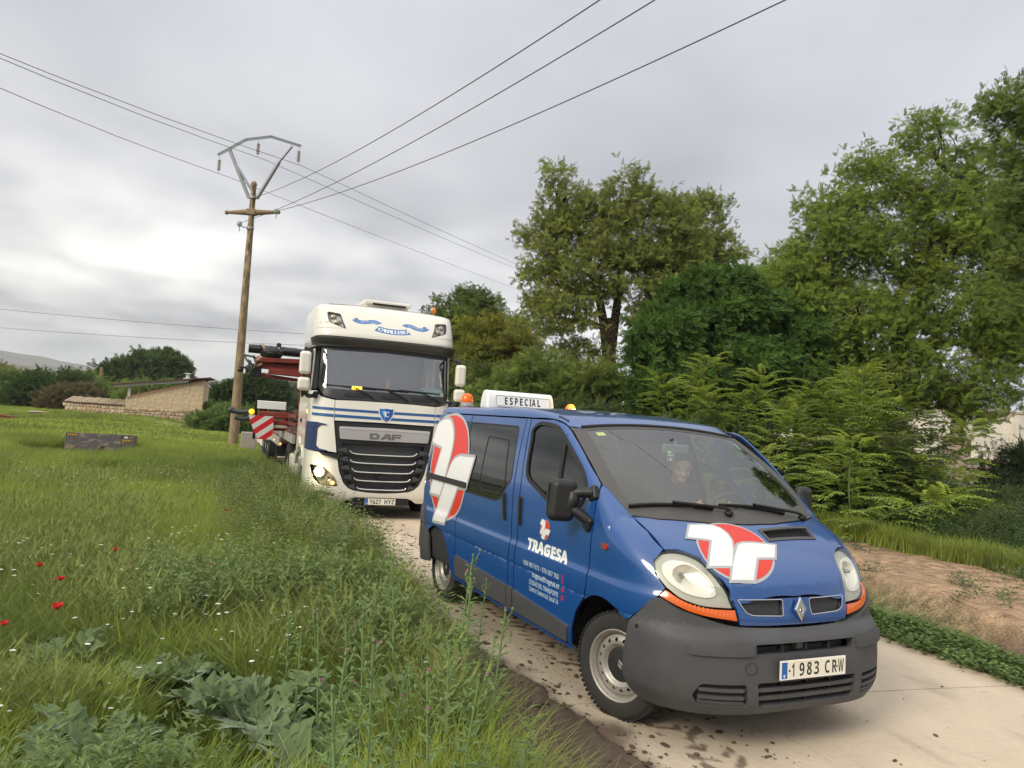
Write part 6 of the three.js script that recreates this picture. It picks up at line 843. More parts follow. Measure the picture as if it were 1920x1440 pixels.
// trees on the bank behind the van, left to right
tree('locust_tree', 'light open locust tree with a thick forked trunk behind the roof sign of the van', [3.7, -28.2], { seed: 1, r: .30, kind: 'locust', col: LOC, per: 32, cr: .44, s: .92, bend: .6, dens: 1.6, twigEvery: 1, wisp: .5, cat: 'tree', trunks: [[[0, -.3, 0], [-.3, 4.0, 0], .36], [[-.2, 2.2, 0], [-2.2, 8.2, .2], .22], [[-.2, 2.4, 0], [.2, 8.8, -.3], .22], [[0, .8, 0], [1.6, 3.2, .3], .2], [[1.6, 3.2, .3], [2.6, 7.0, .2], .15]], lobes: [[-2.3, 8.4, 0, .85, 1.3, .9, 12], [-2.6, 6.8, .2, 1.1, 1.0, 1.1, 14], [.2, 8.6, 0, 1.0, 1.3, 1.0, 14], [.9, 7.0, 0, 1.3, 1.1, 1.2, 18], [-1.0, 5.6, .3, 1.7, 1.1, 1.5, 22], [2.7, 6.8, -.4, .9, 1.5, 1.0, 14], [3.1, 5.0, -.2, 1.1, 1.1, 1.1, 14], [1.4, 4.6, .5, 1.4, .9, 1.2, 16], [-2.2, 3.8, .6, 1.4, 1.0, 1.3, 18], [-1.2, 2.2, .8, 1.3, .9, 1.1, 14], [2.4, 3.0, .3, 1.0, .8, 1.0, 8], [-1.4, 7.6, 0, 1.0, 1.0, 1.0, 12], [1.9, 7.9, 0, .9, 1.1, .9, 12], [-.2, 6.6, .3, 1.3, 1.0, 1.2, 16], [1.6, 5.8, .2, 1.2, .9, 1.1, 14], [-2.6, 5.3, .2, 1.0, .9, 1.0, 12]] });
tree('locust_tree', 'bushy locust tree with yellowish leaves behind the truck mirror', [-.6, -32.5], { seed: 2, r: .2, kind: 'locust', col: YEL, per: 50, cr: .55, s: 1.15, dens: 1.25, lobes: [[0, 4.6, 0, 1.7, 1.4, 1.4, 26], [-1.3, 3.2, .4, 1.5, 1.3, 1.3, 22], [1.2, 3.0, .5, 1.5, 1.3, 1.3, 22], [0, 1.6, .8, 2.3, 1.2, 1.3, 28]] });
tree('locust_tree', 'dark green locust tree rising just right of the truck cab', [-2.6, -40], { seed: 3, r: .24, kind: 'locust', col: [.11, .175, .036], per: 50, cr: .6, s: 1.35, dens: 1.3, lobes: [[0, 6.3, 0, 1.6, 1.3, 1.4, 22], [-1.4, 4.8, 0, 1.6, 1.4, 1.4, 24], [1.4, 5.6, 0, 1.6, 1.3, 1.4, 24], [0, 3.4, .6, 2.4, 1.4, 1.5, 30], [-.6, 1.6, .8, 2.6, 1.2, 1.4, 30]] });
tree('locust_tree', 'tall feathery locust tree between the light tree and the dark round one', [7.4, -31.5], { seed: 4, r: .2, kind: 'locust', col: [.165, .23, .045], per: 34, cr: .44, s: .92, dens: 1.5, twigEvery: 1, wisp: .5, lobes: [[0, 8.7, 0, .8, 1.2, .8, 12], [-.6, 7.4, 0, 1.2, 1.1, 1.1, 16], [.7, 7.0, 0, 1.1, 1.2, 1.0, 14], [0, 5.6, 0, 1.6, 1.2, 1.4, 20], [-.9, 4.2, .3, 1.5, 1.1, 1.4, 18], [.8, 3.6, .3, 1.5, 1.2, 1.4, 18]] });
tree('dense_tree', 'dense dark green round tree with drooping leaves in the middle of the tree row', [5.6, -20.6], { seed: 5, r: .2, kind: 'dense', col: DRK, per: 56, cr: .42, s: .72, tilt: 1.7, dens: 1.25, lobes: [[-.1, 5.4, 0, 1.5, .95, 1.3, 30], [-1.0, 4.3, .2, 1.3, 1.0, 1.3, 30], [1.0, 4.5, .1, 1.4, 1.0, 1.3, 30], [-1.3, 3.2, .3, 1.1, .9, 1.2, 24], [.2, 3.3, .8, 1.6, .9, 1.2, 30], [1.5, 3.2, .2, 1.3, 1.0, 1.2, 26]] });
tree('locust_tree', 'huge spreading locust tree towering over the right side of the lane', [10.9, -21.5], { seed: 6, r: .34, kind: 'locust', col: [.165, .255, .036], per: 44, cr: .50, s: .72, dens: 1.4, wisp: .6, bend: .9, trunks: [[[0, 0, 0], [-.3, 5.2, 0], .36], [[-.2, 3.2, 0], [1.8, 9.2, .3], .24], [[-.2, 2.6, 0], [-2.4, 6.6, .4], .22], [[.1, 3.0, 0], [2.6, 6.6, -.3], .2]], lobes: [[.6, 10.6, 0, .55, .8, .6, 9], [1.9, 9.9, 0, .7, .9, .8, 10], [-.4, 9.0, .1, 1.4, .9, 1.3, 22], [-1.3, 9.5, .1, .5, .7, .5, 6], [-2.3, 8.2, .1, .9, .8, .9, 12], [3.0, 7.9, 0, 1.1, 1.0, 1.1, 18], [1.8, 8.4, 0, 1.5, 1.1, 1.4, 26], [.2, 7.4, .4, 1.9, 1.0, 1.6, 34], [-2.2, 7.2, .2, 1.3, .9, 1.2, 20], [-3.3, 6.3, .2, 1.1, 1.0, 1.1, 18], [-2.0, 5.2, .8, 1.9, 1.1, 1.4, 34], [.6, 5.4, .9, 2.0, 1.1, 1.5, 36], [2.9, 6.4, .2, 1.3, 1.1, 1.3, 22], [2.8, 4.9, .4, 1.3, .9, 1.3, 22], [-1.0, 3.6, 1.0, 2.2, 1.0, 1.3, 36], [1.0, 3.4, .9, 1.3, .8, 1.3, 22], [-2.8, 3.4, .6, 1.4, 1.0, 1.2, 22], [-1.2, 2.2, .4, 1.6, .8, 1.2, 20]] });
tree('locust_tree', 'locust tree reaching in from the right edge of the picture', [11.25, -16.2], { seed: 7, r: .24, kind: 'locust', col: [.13, .20, .04], per: 42, cr: .40, s: .72, dens: 1.3, wisp: .4, lobes: [[-.5, 9.6, 0, .8, .6, .7, 16], [.0, 8.7, 0, 1.2, .8, 1.0, 24], [-.1, 7.5, 0, 1.1, .8, 1.0, 22], [.1, 6.3, 0, 1.0, .8, 1.0, 20], [.5, 5.2, .2, 1.0, .8, .9, 18], [.7, 4.2, .2, .8, .7, .9, 12]] });
// trees and saplings behind, filling the row
for (const [x, z, h, sd, l] of [[9.0, -29.5, 5.6, 8, 'green locust tree half hidden behind the dark round tree'], [10.4, -27.5, 6.4, 9, 'leafy tree hidden close behind the huge locust'], [1.6, -24.6, 3.0, 10, 'low leafy bush-like tree below the light locust']]) tree('locust_tree', l, [x, z], { seed: sd, r: .16, kind: 'locust', col: [.13, .20, .035], per: 46, cr: .55, s: 1.1, dens: 1.2, lobes: [[0, h, 0, 1.7, 1.2, 1.4, 24], [-1.5, h * .7, 0, 1.6, 1.2, 1.4, 22], [1.5, h * .72, 0, 1.6, 1.2, 1.4, 22], [0, h * .42, .4, 2.2, 1.0, 1.4, 26]] });
// young trees of heaven in front: each a thin stem with big feathered leaves
function sapling(label, [x, z], h, seed, o = {}) {
  const R = rng(seed), T = thing('sapling', label, 'young tree', [x, groundH(x, z) - .05, z]); const wood = [], leaves = []; const ns = o.stems || 3;
  for (let s = 0; s < ns; s++) { const a = R() * 6.28, sp = s ? .35 * (o.spread || 1.6) : .1, hh = h * (s ? .55 + .35 * R() : 1); const l = limb([.15 * (R() - .5), 0, .15 * (R() - .5)], [Math.sin(a) * sp * 2, hh, Math.cos(a) * sp * 2], .022, .006, .9, R, 6, 6); wood.push(l.g); const c = new THREE.CatmullRomCurve3(l.pts); const n = Math.round(hh * 30); for (let i = 0; i < n; i++) { const t = .22 + .78 * Math.pow((i + R()) / n, .75), p = c.getPointAt(Math.min(t, 1)); const r = (1 - t) * .9 + .1; const az = R() * 6.28; p.x += Math.sin(az) * r * R(); p.z += Math.cos(az) * r * R(); leaves.push([p, az, t]); } }
  part('stem', merge(wood), std(.10, .13, .05, .9), T);
  const im = new THREE.InstancedMesh(sprayOf('ailanthus', seed % 3), LM, leaves.length), q = new THREE.Quaternion(), M = M4(); leaves.forEach(([p, az, t], i) => { q.setFromEuler(new THREE.Euler(lerp(1.35, .75, t) + (R() - .5) * .5, az, (R() - .5) * .5, 'YXZ')); const s = (o.s || 1) * (.65 + .5 * R()) * lerp(1.05, .8, t); M.compose(p, q, V(s, s, s)); im.setMatrixAt(i, M); const b = .75 + .5 * R(), c = o.col || AIL; im.setColorAt(i, rgb(c[0] * b * (1 + .4 * t), c[1] * b * (1 + .15 * t), c[2] * b)); }); im.name = 'crown'; im.userData.kind = 'stuff'; T.add(im); return T;
}
[['tall bright green sapling with feathered leaves right of the van door', [6.9, -15.2], 3.4, 21], ['bright green sapling spreading behind the far corner of the van bonnet', [6.1, -13.2], 2.0, 22, { spread: 2.6 }], ['leafy sapling standing behind the van windscreen', [5.0, -15.8], 3.1, 23], ['sapling beside the dark round tree behind the van roof', [4.3, -17.4], 3.5, 24], ['low sapling with arching leaves over the grass right of the van', [7.6, -13.9], 1.7, 25, { spread: 2.6 }], ['slender sapling in front of the huge locust trunk', [8.3, -16.0], 2.9, 26], ['dark sapling with reddish top leaves left of the monument', [8.05, -15.2], 2.5, 27, { col: [.085, .13, .04], s: 1.05 }], ['sapling under the huge locust, left of its trunk', [7.9, -18.0], 3.6, 28], ['short leafy sapling left of the reddish one', [7.9, -14.0], 1.4, 29, { spread: 2.4 }], ['young shoot at the foot of the dark round tree', [5.6, -18.2], 2.2, 30], ['bushy sapling in the gap behind the open van door', [6.2, -17.0], 2.7, 31], ['pale sapling at the back between two locust trees', [8.0, -19.5], 3.0, 32]].forEach(([l, p, h, sd, o]) => sapling(l, p, h, sd, o));
// rounded bushes: a mound of leaf clumps on a few stems
function bush(label, [x, z], [rx, ry, rz], seed, o = {}) { return tree('bush', label, [x, z], { seed, cat: 'bush', r: .06, kind: o.kind || 'fine', col: o.col || [.045, .075, .02], per: o.per || 40, cr: o.cr || Math.min(rx, ry) * .38, s: o.s || 1.4, twigEvery: 4, tilt: .9, group: o.group, lobes: [[0, ry * .95, 0, rx * .75, ry * .5, rz * .75, o.n || 22], [-rx * .5, ry * .5, rz * .1, rx * .55, ry * .5, rz * .6, (o.n || 22) * .7 | 0], [rx * .5, ry * .55, rz * .1, rx * .55, ry * .5, rz * .6, (o.n || 22) * .7 | 0]] }); }
bush('dark clipped looking bush at the right edge beside the street', [14.4, -21.4], [1.5, 1.45, 1.2], 41, { col: [.035, .068, .022], n: 34, s: 1.0 });
bush('scraggly bush in front of the dark bush at the right edge', [12.4, -19.0], [1.0, .7, .8], 42, { col: [.08, .115, .04], s: 1.0 });
bush('low shrub on the bank behind the van, left of the thick trunk', [1.8, -21.5], [1.6, 1.5, 1.2], 43, { col: [.075, .115, .03], n: 26 });
bush('low shrub on the bank behind the van, right of the thick trunk', [5.6, -23.6], [1.3, 1.2, 1.1], 44, { col: [.07, .11, .03] });
bush('dark undergrowth bush below the bright saplings', [7.0, -16.4], [2.2, 1.2, 1.0], 45, { col: [.075, .125, .03], n: 36 });
bush('dark undergrowth bush below the huge locust tree', [8.5, -17.6], [1.3, 1.0, 1.0], 46, { col: [.07, .12, .03], n: 34 });
bush('shady bush directly behind the van windscreen', [4.2, -16.2], [1.8, 1.3, 1.0], 47, { col: [.075, .125, .03], n: 34 });
bush('tangled bush on the verge right of the bare earth', [9.2, -13.6], [1.5, .6, .8], 48, { col: [.075, .12, .036], n: 26 });
bush('large leafy bush right of the truck cab', [-1.4, -27.5], [2.2, 2.6, 1.6], 49, { col: [.10, .15, .03], n: 40, kind: 'locust' });
// left background
tree('round_tree', 'broad round dark green tree behind the shed', [-45.3, -96], { seed: 51, r: .4, kind: 'dense', col: [.075, .125, .032], per: 50, cr: 1.0, s: 2.6, lobes: [[1.4, 5.0, 0, 2.6, 1.7, 2.4, 40], [-1.6, 4.0, 0, 2.6, 1.7, 2.4, 36], [3.2, 3.4, .6, 2.0, 1.6, 2, 28], [-4.0, 2.8, .6, 2.2, 1.5, 2, 28], [0, 2.4, 1.2, 4.2, 1.6, 2, 44]] });
tree('round_tree', 'dark tree seen between the power pole and the truck', [-20.3, -60], { seed: 52, r: .25, kind: 'dense', col: [.055, .10, .028], per: 46, cr: .6, s: 1.5, lobes: [[.7, 3.0, 0, 1.6, 1.0, 1.4, 30], [-1.2, 2.4, 0, 1.4, 1.0, 1.3, 26], [.4, 1.4, .4, 2.4, 1.0, 1.4, 34]] });
for (let i = 0; i < 12; i++) { const R = rng(300 + i), x = -112 + i * 6.6 + R() * 3, z = -150 - R() * 25, h = 3.2 + 1.8 * R(); tree('poplar', ['first', 'second', 'third', 'fourth', 'fifth', 'sixth', 'seventh', 'eighth', 'ninth', 'tenth', 'eleventh', 'twelfth'][i] + ' from the left in the far row of grey green poplars', [x, z], { seed: 300 + i, r: .3, kind: 'fine', col: [.125, .16, .085], per: 34, cr: .75, s: 3.2, group: 'far row of poplars', twigEvery: 9, lobes: [[0, h * .74, 0, 2.0, h * .22, 1.9, 22], [0, h * .38, 0, 3.6, h * .34, 2.4, 36]] }); }
[['dark dense bush at the left edge before the meadow ends', [-33, -56], [3.2, 1.8, 2], 61, [.06, .11, .028], 34], ['brownish bush next to the dark one left of the yard wall', [-29.6, -52.5], [1.6, 1.2, 1.2], 62, [.12, .11, .05], 24], ['light green hedge bush behind the yard wall', [-37, -68], [4.2, 2.0, 2], 63, [.15, .22, .05], 40], ['light green hedge bush behind the shed roof', [-29.5, -66], [3.8, 1.7, 2], 64, [.14, .21, .05], 40], ['pale reed coloured bush at the far left', [-58, -84], [6.5, 2.6, 2.5], 65, [.19, .20, .075], 40], ['wide green bush behind the dark left bush', [-49, -72], [4.6, 2.3, 2], 66, [.13, .20, .045], 40], ['bright green bush right of the shed', [-25, -70], [3.4, 1.2, 2], 67, [.15, .23, .055], 30], ['green thicket behind the power pole foot', [-20.5, -52], [2.0, .8, 1.4], 68, [.12, .20, .05], 24], ['green thicket left of the marker board', [-15.6, -44], [2.2, .9, 1.4], 69, [.12, .20, .05], 26], ['small dark bush right behind the shed', [-30.5, -100], [3.0, 2.0, 2], 70, [.07, .12, .03], 24]].forEach(([l, p, r, sd, c, n]) => bush(l, p, r, sd, { col: c, n, s: 2.6 * Math.max(1, -p[1] / 70), cr: r[1] * .42, per: 36 }));
{ // far hedgerows read as one mass
  const R = rng(71), N = 26000, im = new THREE.InstancedMesh(sprayOf('fine', 0), LM, N), M = M4(), q = new THREE.Quaternion(); for (let i = 0; i < N; i++) { const row = [[-150, -125, 20, -175, 1.6], [-120, -230, 60, -260, 3.2], [-95, -105, -34, -118, 1.0], [-20, -95, 30, -140, 3]][(i * 4 / N) | 0], u = R(), x = lerp(row[0], row[2], u) + 4 * (R() - .5), z = lerp(row[1], row[3], u) + 6 * (R() - .5), hh = row[4] * (.55 + .7 * Math.max(0, .5 + fbm(x * .09, z * .05, 6, 3))); q.setFromEuler(new THREE.Euler(R() * 2, R() * 6, R())); const s = 4.6 + 3 * R(); M.compose(V(x, groundH(x, z) + hh * Math.sqrt(R()), z), q, V(s, s, s)); im.setMatrixAt(i, M); const b = .7 + .5 * R() + .5 * noise(x * .05, z * .05, 2); im.setColorAt(i, rgb(.12 * b, .175 * b, .06 * b)); } im.name = 'far_hedgerow'; scene.add(im); tag(im, 'far hedgerows and thickets in front of the hills', 'hedgerow'); im.userData.kind = 'stuff'; }
// ---------------------------------------------------------------- grass and weeds
function blades(n, h, spread, w, curve, seed, seg = 3) { const R = rng(seed), out = []; for (let i = 0; i < n; i++) { const a = R() * 6.28, x = spread * (R() - .5), z = spread * (R() - .5), hh = h * (.45 + .75 * R()), lean = curve * (.3 + R()), dx = Math.sin(a) * lean * hh, dz = Math.cos(a) * lean * hh, wx = Math.cos(a) * w / 2, wz = -Math.sin(a) * w / 2; const P = (t) => [x + dx * t * t, hh * t * (1 - .3 * lean * t), z + dz * t * t]; for (let k = 0; k < seg; k++) { const t0 = k / seg, t1 = (k + 1) / seg, p = P(t0), q = P(t1), k0 = 1 - t0 * t0 * .8, k1 = k === seg - 1 ? 0 : 1 - t1 * t1 * .8; const a0 = [p[0] - wx * k0, p[1], p[2] - wz * k0], b0 = [p[0] + wx * k0, p[1], p[2] + wz * k0], a1 = [q[0] - wx * k1, q[1], q[2] - wz * k1], b1 = [q[0] + wx * k1, q[1], q[2] + wz * k1]; out.push([a0, b0, b1]); if (k1) out.push([a0, b1, a1]); } } return triGeo(out); }
function ears(n, h, spread, seed) { const R = rng(seed), out = []; for (let i = 0; i < n; i++) { const a = R() * 6.28, x = spread * (R() - .5), z = spread * (R() - .5), hh = h * (.75 + .4 * R()), l = .30 + .4 * R(); const P = (t) => V(x + Math.sin(a) * l * hh * .5 * t * t, hh * t * (1 - .12 * t), z + Math.cos(a) * l * hh * .5 * t * t), S = V(Math.cos(a), 0, -Math.sin(a)); for (let k = 0; k < 3; k++) { const p = P(k / 3), q = P((k + 1) / 3), w = .0022; out.push([p.clone().addScaledVector(S, -w).toArray(), p.clone().addScaledVector(S, w).toArray(), q.toArray()]); } const b = P(1), d = P(1).sub(P(.9)).normalize().add(V(0, -.45, 0)).normalize(); for (let k = 0; k < 10; k++) { const p = b.clone().addScaledVector(d, k * .009 - k * k * .0002), aw = V(R() - .5, R() - .3, R() - .5).multiplyScalar(.9).add(d.clone().multiplyScalar(1.2)).normalize().multiplyScalar(.045); const s = k % 2 ? 1 : -1; out.push([p.clone().addScaledVector(S, -.005).toArray(), p.clone().addScaledVector(S, .005).toArray(), p.clone().addScaledVector(d, .022).addScaledVector(S, s * .004).toArray()], [p.clone().addScaledVector(S, -.0012).toArray(), p.clone().addScaledVector(S, .0012).toArray(), p.clone().add(aw).toArray()]); } } return triGeo(out); }
function herb(n, r, l, w, seed, h = .1) { const R = rng(seed), out = []; for (let i = 0; i < n; i++) { const a = R() * 6.28, rr = r * Math.sqrt(R()), y = h * R(); leaflet([Math.sin(a) * rr * .5, y, Math.cos(a) * rr * .5], [Math.sin(a), .35 + .5 * R(), Math.cos(a)], l * (.6 + .7 * R()), w, [0, 1, 0], out, .1); } return triGeo(out); }
function feather(n, h, seed) { const R = rng(seed), out = []; for (let s = 0; s < n; s++) { const a = R() * 6.28, lean = .15 + .25 * R(), hh = h * (.6 + .5 * R()); for (let i = 0; i < 16; i++) { const t = (i + 1) / 17, p = [Math.sin(a) * lean * hh * t, hh * t, Math.cos(a) * lean * hh * t]; for (let k = 0; k < 2; k++) { const b = R() * 6.28; leaflet(p, [Math.sin(b), .55, Math.cos(b)], .075 * (1.15 - t * .7), .012, [0, 1, 0], out, .1); } } } return triGeo(out); }
const mudS = (s) => mudEdge(s);
const onLane = (t, s) => t > -.30 + .16 * noise(s * 1.1, 9.2) - .30 * sstep(-7.5, -3.5, s) - .30 * sstep(-1, 2.2, s) && t < 4.2;
const inView = (x, z, m = 1.5) => { const d = -z; return d > -.3 && Math.abs(x) < d * .70 + m; };
function scatter(name, label, cat, geo, mat, N, pick, seed, opt = {}) { const R = rng(seed), list = []; let guard = 0; while (list.length < N && guard++ < N * 12) { const p = pick(R); if (p) list.push(p); } const im = new THREE.InstancedMesh(geo, mat, list.length), M = M4(), q = new THREE.Quaternion(); list.forEach(([x, z, s, c, sy], i) => { q.setFromEuler(new THREE.Euler((R() - .5) * (opt.lean ?? .25), R() * 6.28, (R() - .5) * (opt.lean ?? .25))); M.compose(V(x, groundH(x, z) - .01 + (opt.up || 0) * R(), z), q, V(s, s * (sy || 1), s)); im.setMatrixAt(i, M); im.setColorAt(i, rgb(...c)); }); im.name = numbered(name); scene.add(im); tag(im, label, cat); im.userData.kind = 'stuff'; return im; }
const fieldTone = (x, z, R) => { const a = fbm(x * .22, z * .22, 3, 3), b = fbm(x * 1.1, z * 1.1, 5, 2), k = .92 + .75 * a + .5 * b + .35 * (R() - .5); if (R() < .06) return [.30, .27, .12]; return [(.235 + .07 * a + .03 * R()) * k, (.325 + .03 * a) * k, .05 * k]; };
const px2ground = (x, y, h) => { const d = V((x - 960) / 1444, -(y - 720) / 1444, -1); camera.updateMatrixWorld(true); const o = camera.position, w = camera.localToWorld(d).sub(o), k = (h - o.y) / w.y; return [o.x + w.x * k, o.z + w.z * k]; };
const clearings = [[480, 1340, .62], [200, 1410, .46], [650, 1330, .36], [110, 1235, .40], [580, 1460, .42], [330, 1265, .34]].map(([x, y, r]) => [...px2ground(x, y, .36), r]).concat([[-11.6, -21.6, 1.4], [-12.2, -21.9, 1.2], [-11.2, -22, 1.2], [-11.2, -19.8, 1.3], [-12.6, -21.2, 1.2], [-11.9, -20.6, 1.2]]);
const leftPick = (r0, r1, s0, pw = 1) => (R) => { const d = r0 + (r1 - r0) * Math.pow(R(), pw), a = (-.66 + 1.1 * R()); const x = d * a - .6, z = -d; const t = toT(x, z), s = toS(x, z); if (t > 4.2 || onLane(t, s) || (t > -.1 && s < -2)) return null; let near = 1; for (const [ox, oz, rr] of clearings) { const dd = Math.hypot(x - ox, z - oz); if (dd < rr) { if (R() < .8) return null; near = .5; } } s0 *= 1; const bare = fbm(x * .3 + 5, z * .3, 8, 3); if (bare > .27 && t < -3) return null; return [x, z, near * s0 * (.7 + .6 * R()) * (1 + .30 * sstep(-3.2, -.4, t) * (1 - sstep(8, 11, d))) * (1 - .35 * sstep(11, 16, d) * sstep(-4, -1, t)) * (1 - .3 * sstep(38, 48, d)), fieldTone(x, z, R)]; };
const bl1 = blades(26, .34, .22, .006, .6, 1), bl2 = blades(22, .30, .34, .010, .7, 2, 2), bl3 = blades(30, .30, .9, .017, .7, 3, 2);
scatter('grass', 'bright green meadow grass in the left foreground', 'grass', bl1, GM, 30000, leftPick(2.2, 9, .95), 11);
scatter('grass', 'meadow grass in the left middle ground', 'grass', bl2, GM, 26000, leftPick(8, 26, 1.05, .8), 12);
scatter('grass', 'far meadow grass before the shed', 'grass', bl3, std(1, 1, 1, 1), 36000, leftPick(24, 66, .72, .7), 13);
scatter('grass', 'rough grass strip beyond the bare earth on the right', 'grass', bl2, GM, 9000, (R) => { const t = 7.7 + 6 * R() * R(), s = -14 + 15 * R(); const [x, z] = fromTS(t, s); if (!inView(x, z, 2)) return null; return [x, z, .8 + .6 * R(), fieldTone(x, z, R).map((c) => c * .8)]; }, 14);
scatter('grass', 'grass at the foot of the bank and shrubs behind the van', 'grass', bl2, GM, 12000, (R) => { const x = -2 + 20 * R(), z = -15 - 22 * R(), t = toT(x, z); if (t < 4.4) return null; return [x, z, 1.2 + .8 * R(), fieldTone(x, z, R).map((c) => c * .8)]; }, 15);
scatter('foxtail_grass', 'nodding pale green grass ears in the meadow', 'grass', ears(3, .48, .16, 4), GM, 8500, (R) => { const p = leftPick(3.5, 16, .85)(R); if (!p) return null; if (fbm(p[0] * .5, p[1] * .5, 12, 2) < -.02) return null; const k = .85 + .3 * R(); return [p[0], p[1], p[2], [.29 * k, .335 * k, .10 * k]]; }, 16);
scatter('weeds', 'leafy green weeds among the grass in the foreground', 'weed', herb(44, .2, .052, .022, 5, .20), GM, 1300, (R) => { const p = leftPick(2.3, 11, .7)(R); if (!p || fbm(p[0] * .7, p[1] * .7, 14, 2) < .04) return null; const k = .8 + .4 * R(); return [p[0], p[1], p[2], [.15 * k, .25 * k, .05 * k]]; }, 17);
scatter('feathery_weeds', 'grey green feathery weeds in the foreground', 'weed', feather(6, .46, 6), GM, 800, (R) => { const p = leftPick(2.4, 6.2, 1.0)(R); if (!p || fbm(p[0] * .6 + 7, p[1] * .6, 16, 2) < .03) return null; const k = .85 + .3 * R(); return [p[0], p[1], p[2], [.185 * k, .26 * k, .085 * k]]; }, 18);
scatter('clover', 'low green leafy ground cover along the right edge of the lane', 'ground cover', herb(30, .22, .045, .036, 7, .09), GM, 3600, (R) => { const s = -13 + 16 * R(), t = 4.06 + (.75 + .35 * noise(s * .9, 5.5)) * Math.pow(R(), .8); const [x, z] = fromTS(t, s); return [x, z, .55 + .65 * R(), (() => { const k = .7 + .6 * R(); return [.14 * k, .215 * k, .055 * k]; })()]; }, 19);
scatter('weeds', 'small weeds dotted on the bare earth right of the lane', 'weed', herb(22, .16, .06, .026, 8, .14), GM, 260, (R) => { const t = 5 + 3.2 * R(), s = -12 + 12 * R(); const [x, z] = fromTS(t, s); if (fbm(x * .8, z * .8, 18, 2) < .05) return null; const k = .8 + .4 * R(); return [x, z, .5 + .7 * R(), [.12 * k, .17 * k, .065 * k]]; }, 20);
scatter('tall_weeds', 'tall mixed weeds at the foot of the saplings', 'weed', feather(8, .8, 9), GM, 1500, (R) => { const t = 9.3 + 5 * R(), s = -15 + 14 * R(); const [x, z] = fromTS(t, s); const k = .7 + .5 * R(); return [x, z, .7 + .6 * R(), [.085 * k, .15 * k, .042 * k]]; }, 21);
scatter('wild_weeds', 'tall uneven weeds along the left edge of the lane up to the truck', 'weed', feather(5, .62, 12), GM, 1000, (R) => { const s = -12 + 11 * R(), t = -.35 - 1.5 * Math.pow(R(), 1.4) + .2 * noise(s, 3); if (fbm(s * .9, t * .9, 33, 3) < -.08) return null; const [x, z] = fromTS(t, s); if (!inView(x, z)) return null; const k = .75 + .6 * R(), y = R(); return [x, z, .6 + .75 * R(), [(.14 + .08 * y) * k, .225 * k, (.05 + .03 * R()) * k]]; }, 24);
scatter('straw', 'dry stalks lying between grass and mud', 'straw', blades(7, .22, .2, .004, 1.6, 10, 2), std(1, 1, 1, .9), 700, (R) => { const s = -9 + 12 * R(), t = -.55 + .4 * R(); const [x, z] = fromTS(t, s); const k = .8 + .4 * R(); return [x, z, .8 + .5 * R(), [.26 * k, .19 * k, .11 * k]]; }, 22, { lean: .9 });
// white daisies: tiny, far too many to tell apart
{ const out = []; for (let i = 0; i < 10; i++) { const a = i / 10 * 6.28; leaflet([0, 0, 0], [Math.sin(a), .12, Math.cos(a)], .015, .007, [0, 1, 0], out, 0); } const g = triGeo(out); g.translate(0, .40, 0); scatter('daisies', 'small white daisies sprinkled over the meadow', 'flower', g, std(1, 1, 1, .7), 620, (R) => { const p = leftPick(3.2, 16, 1.0)(R); if (!p || fbm(p[0] * .35 + 2, p[1] * .35, 19, 2) < -.02) return null; return [p[0], p[1], .75 + .45 * R(), [.78, .77, .68]]; }, 23); }
// red poppies, each a flower on its stem
{ const petal = (a) => { const g = new THREE.SphereGeometry(.030, 8, 5, 0, 6.28, 0, 1.1); g.scale(1, .55, .8); g.translate(0, -.02, 0); g.rotateX(Math.PI - .55); g.translate(0, .012, .022); g.rotateY(a); return g; };
  const pm = new THREE.MeshPhysicalMaterial({ color: rgb(.62, .028, .012), roughness: 1, transmission: .25, thickness: 0 }), sm = std(.12, .18, .06, .8), dk = std(.02, .02, .02, .7);
  const at = (x, y) => { const d = V((x - 960) / 1444, -(y - 720) / 1444, -1); camera.updateMatrixWorld(true); const o = camera.position, w = camera.localToWorld(d.clone()).sub(o); const k = (.54 - o.y) / w.y; return o.clone().addScaledVector(w, k); };
  let first; [[108, 1146, 1.25, 'largest red poppy, in the left foreground'], [73, 1065, 1, 'red poppy highest up at the far left of the meadow'], [114, 1091, 1, 'red poppy just above the largest one'], [216, 1035, .95, 'red poppy at the back left of the middle'], [400, 1064, 1, 'red poppy nearest the tall weeds'], [237, 1058, .7, 'pale small poppy beside the back left one'], [423, 959, .9, 'faint red poppy farthest back towards the truck'], [8, 1175, .8, 'red poppy at the very left edge']].forEach(([x, y, s, l]) => {
    const p = at(x, y); let t; if (!first) { t = first = thing('poppy', l, 'flower', [0, 0, 0], 0, 'red poppies in the meadow'); for (let i = 0; i < 4; i++) part('petal', petal(i * Math.PI / 2), pm, t); part('heart', ell(.009, .009, .009, 0, .014, 0, 8), dk, t); part('stem', tube([[0, 0, 0], [.015, -.2, .01], [0, -.53, 0]], .0028, 5), sm, t); } else { t = first.clone(); t.name = numbered('poppy'); t.userData = { ...first.userData, label: l }; scene.add(t); }
    t.position.copy(p); t.scale.set(s * .75, s * 1.1, s * .75); t.rotation.y = x; t.rotation.z = .15; }); }
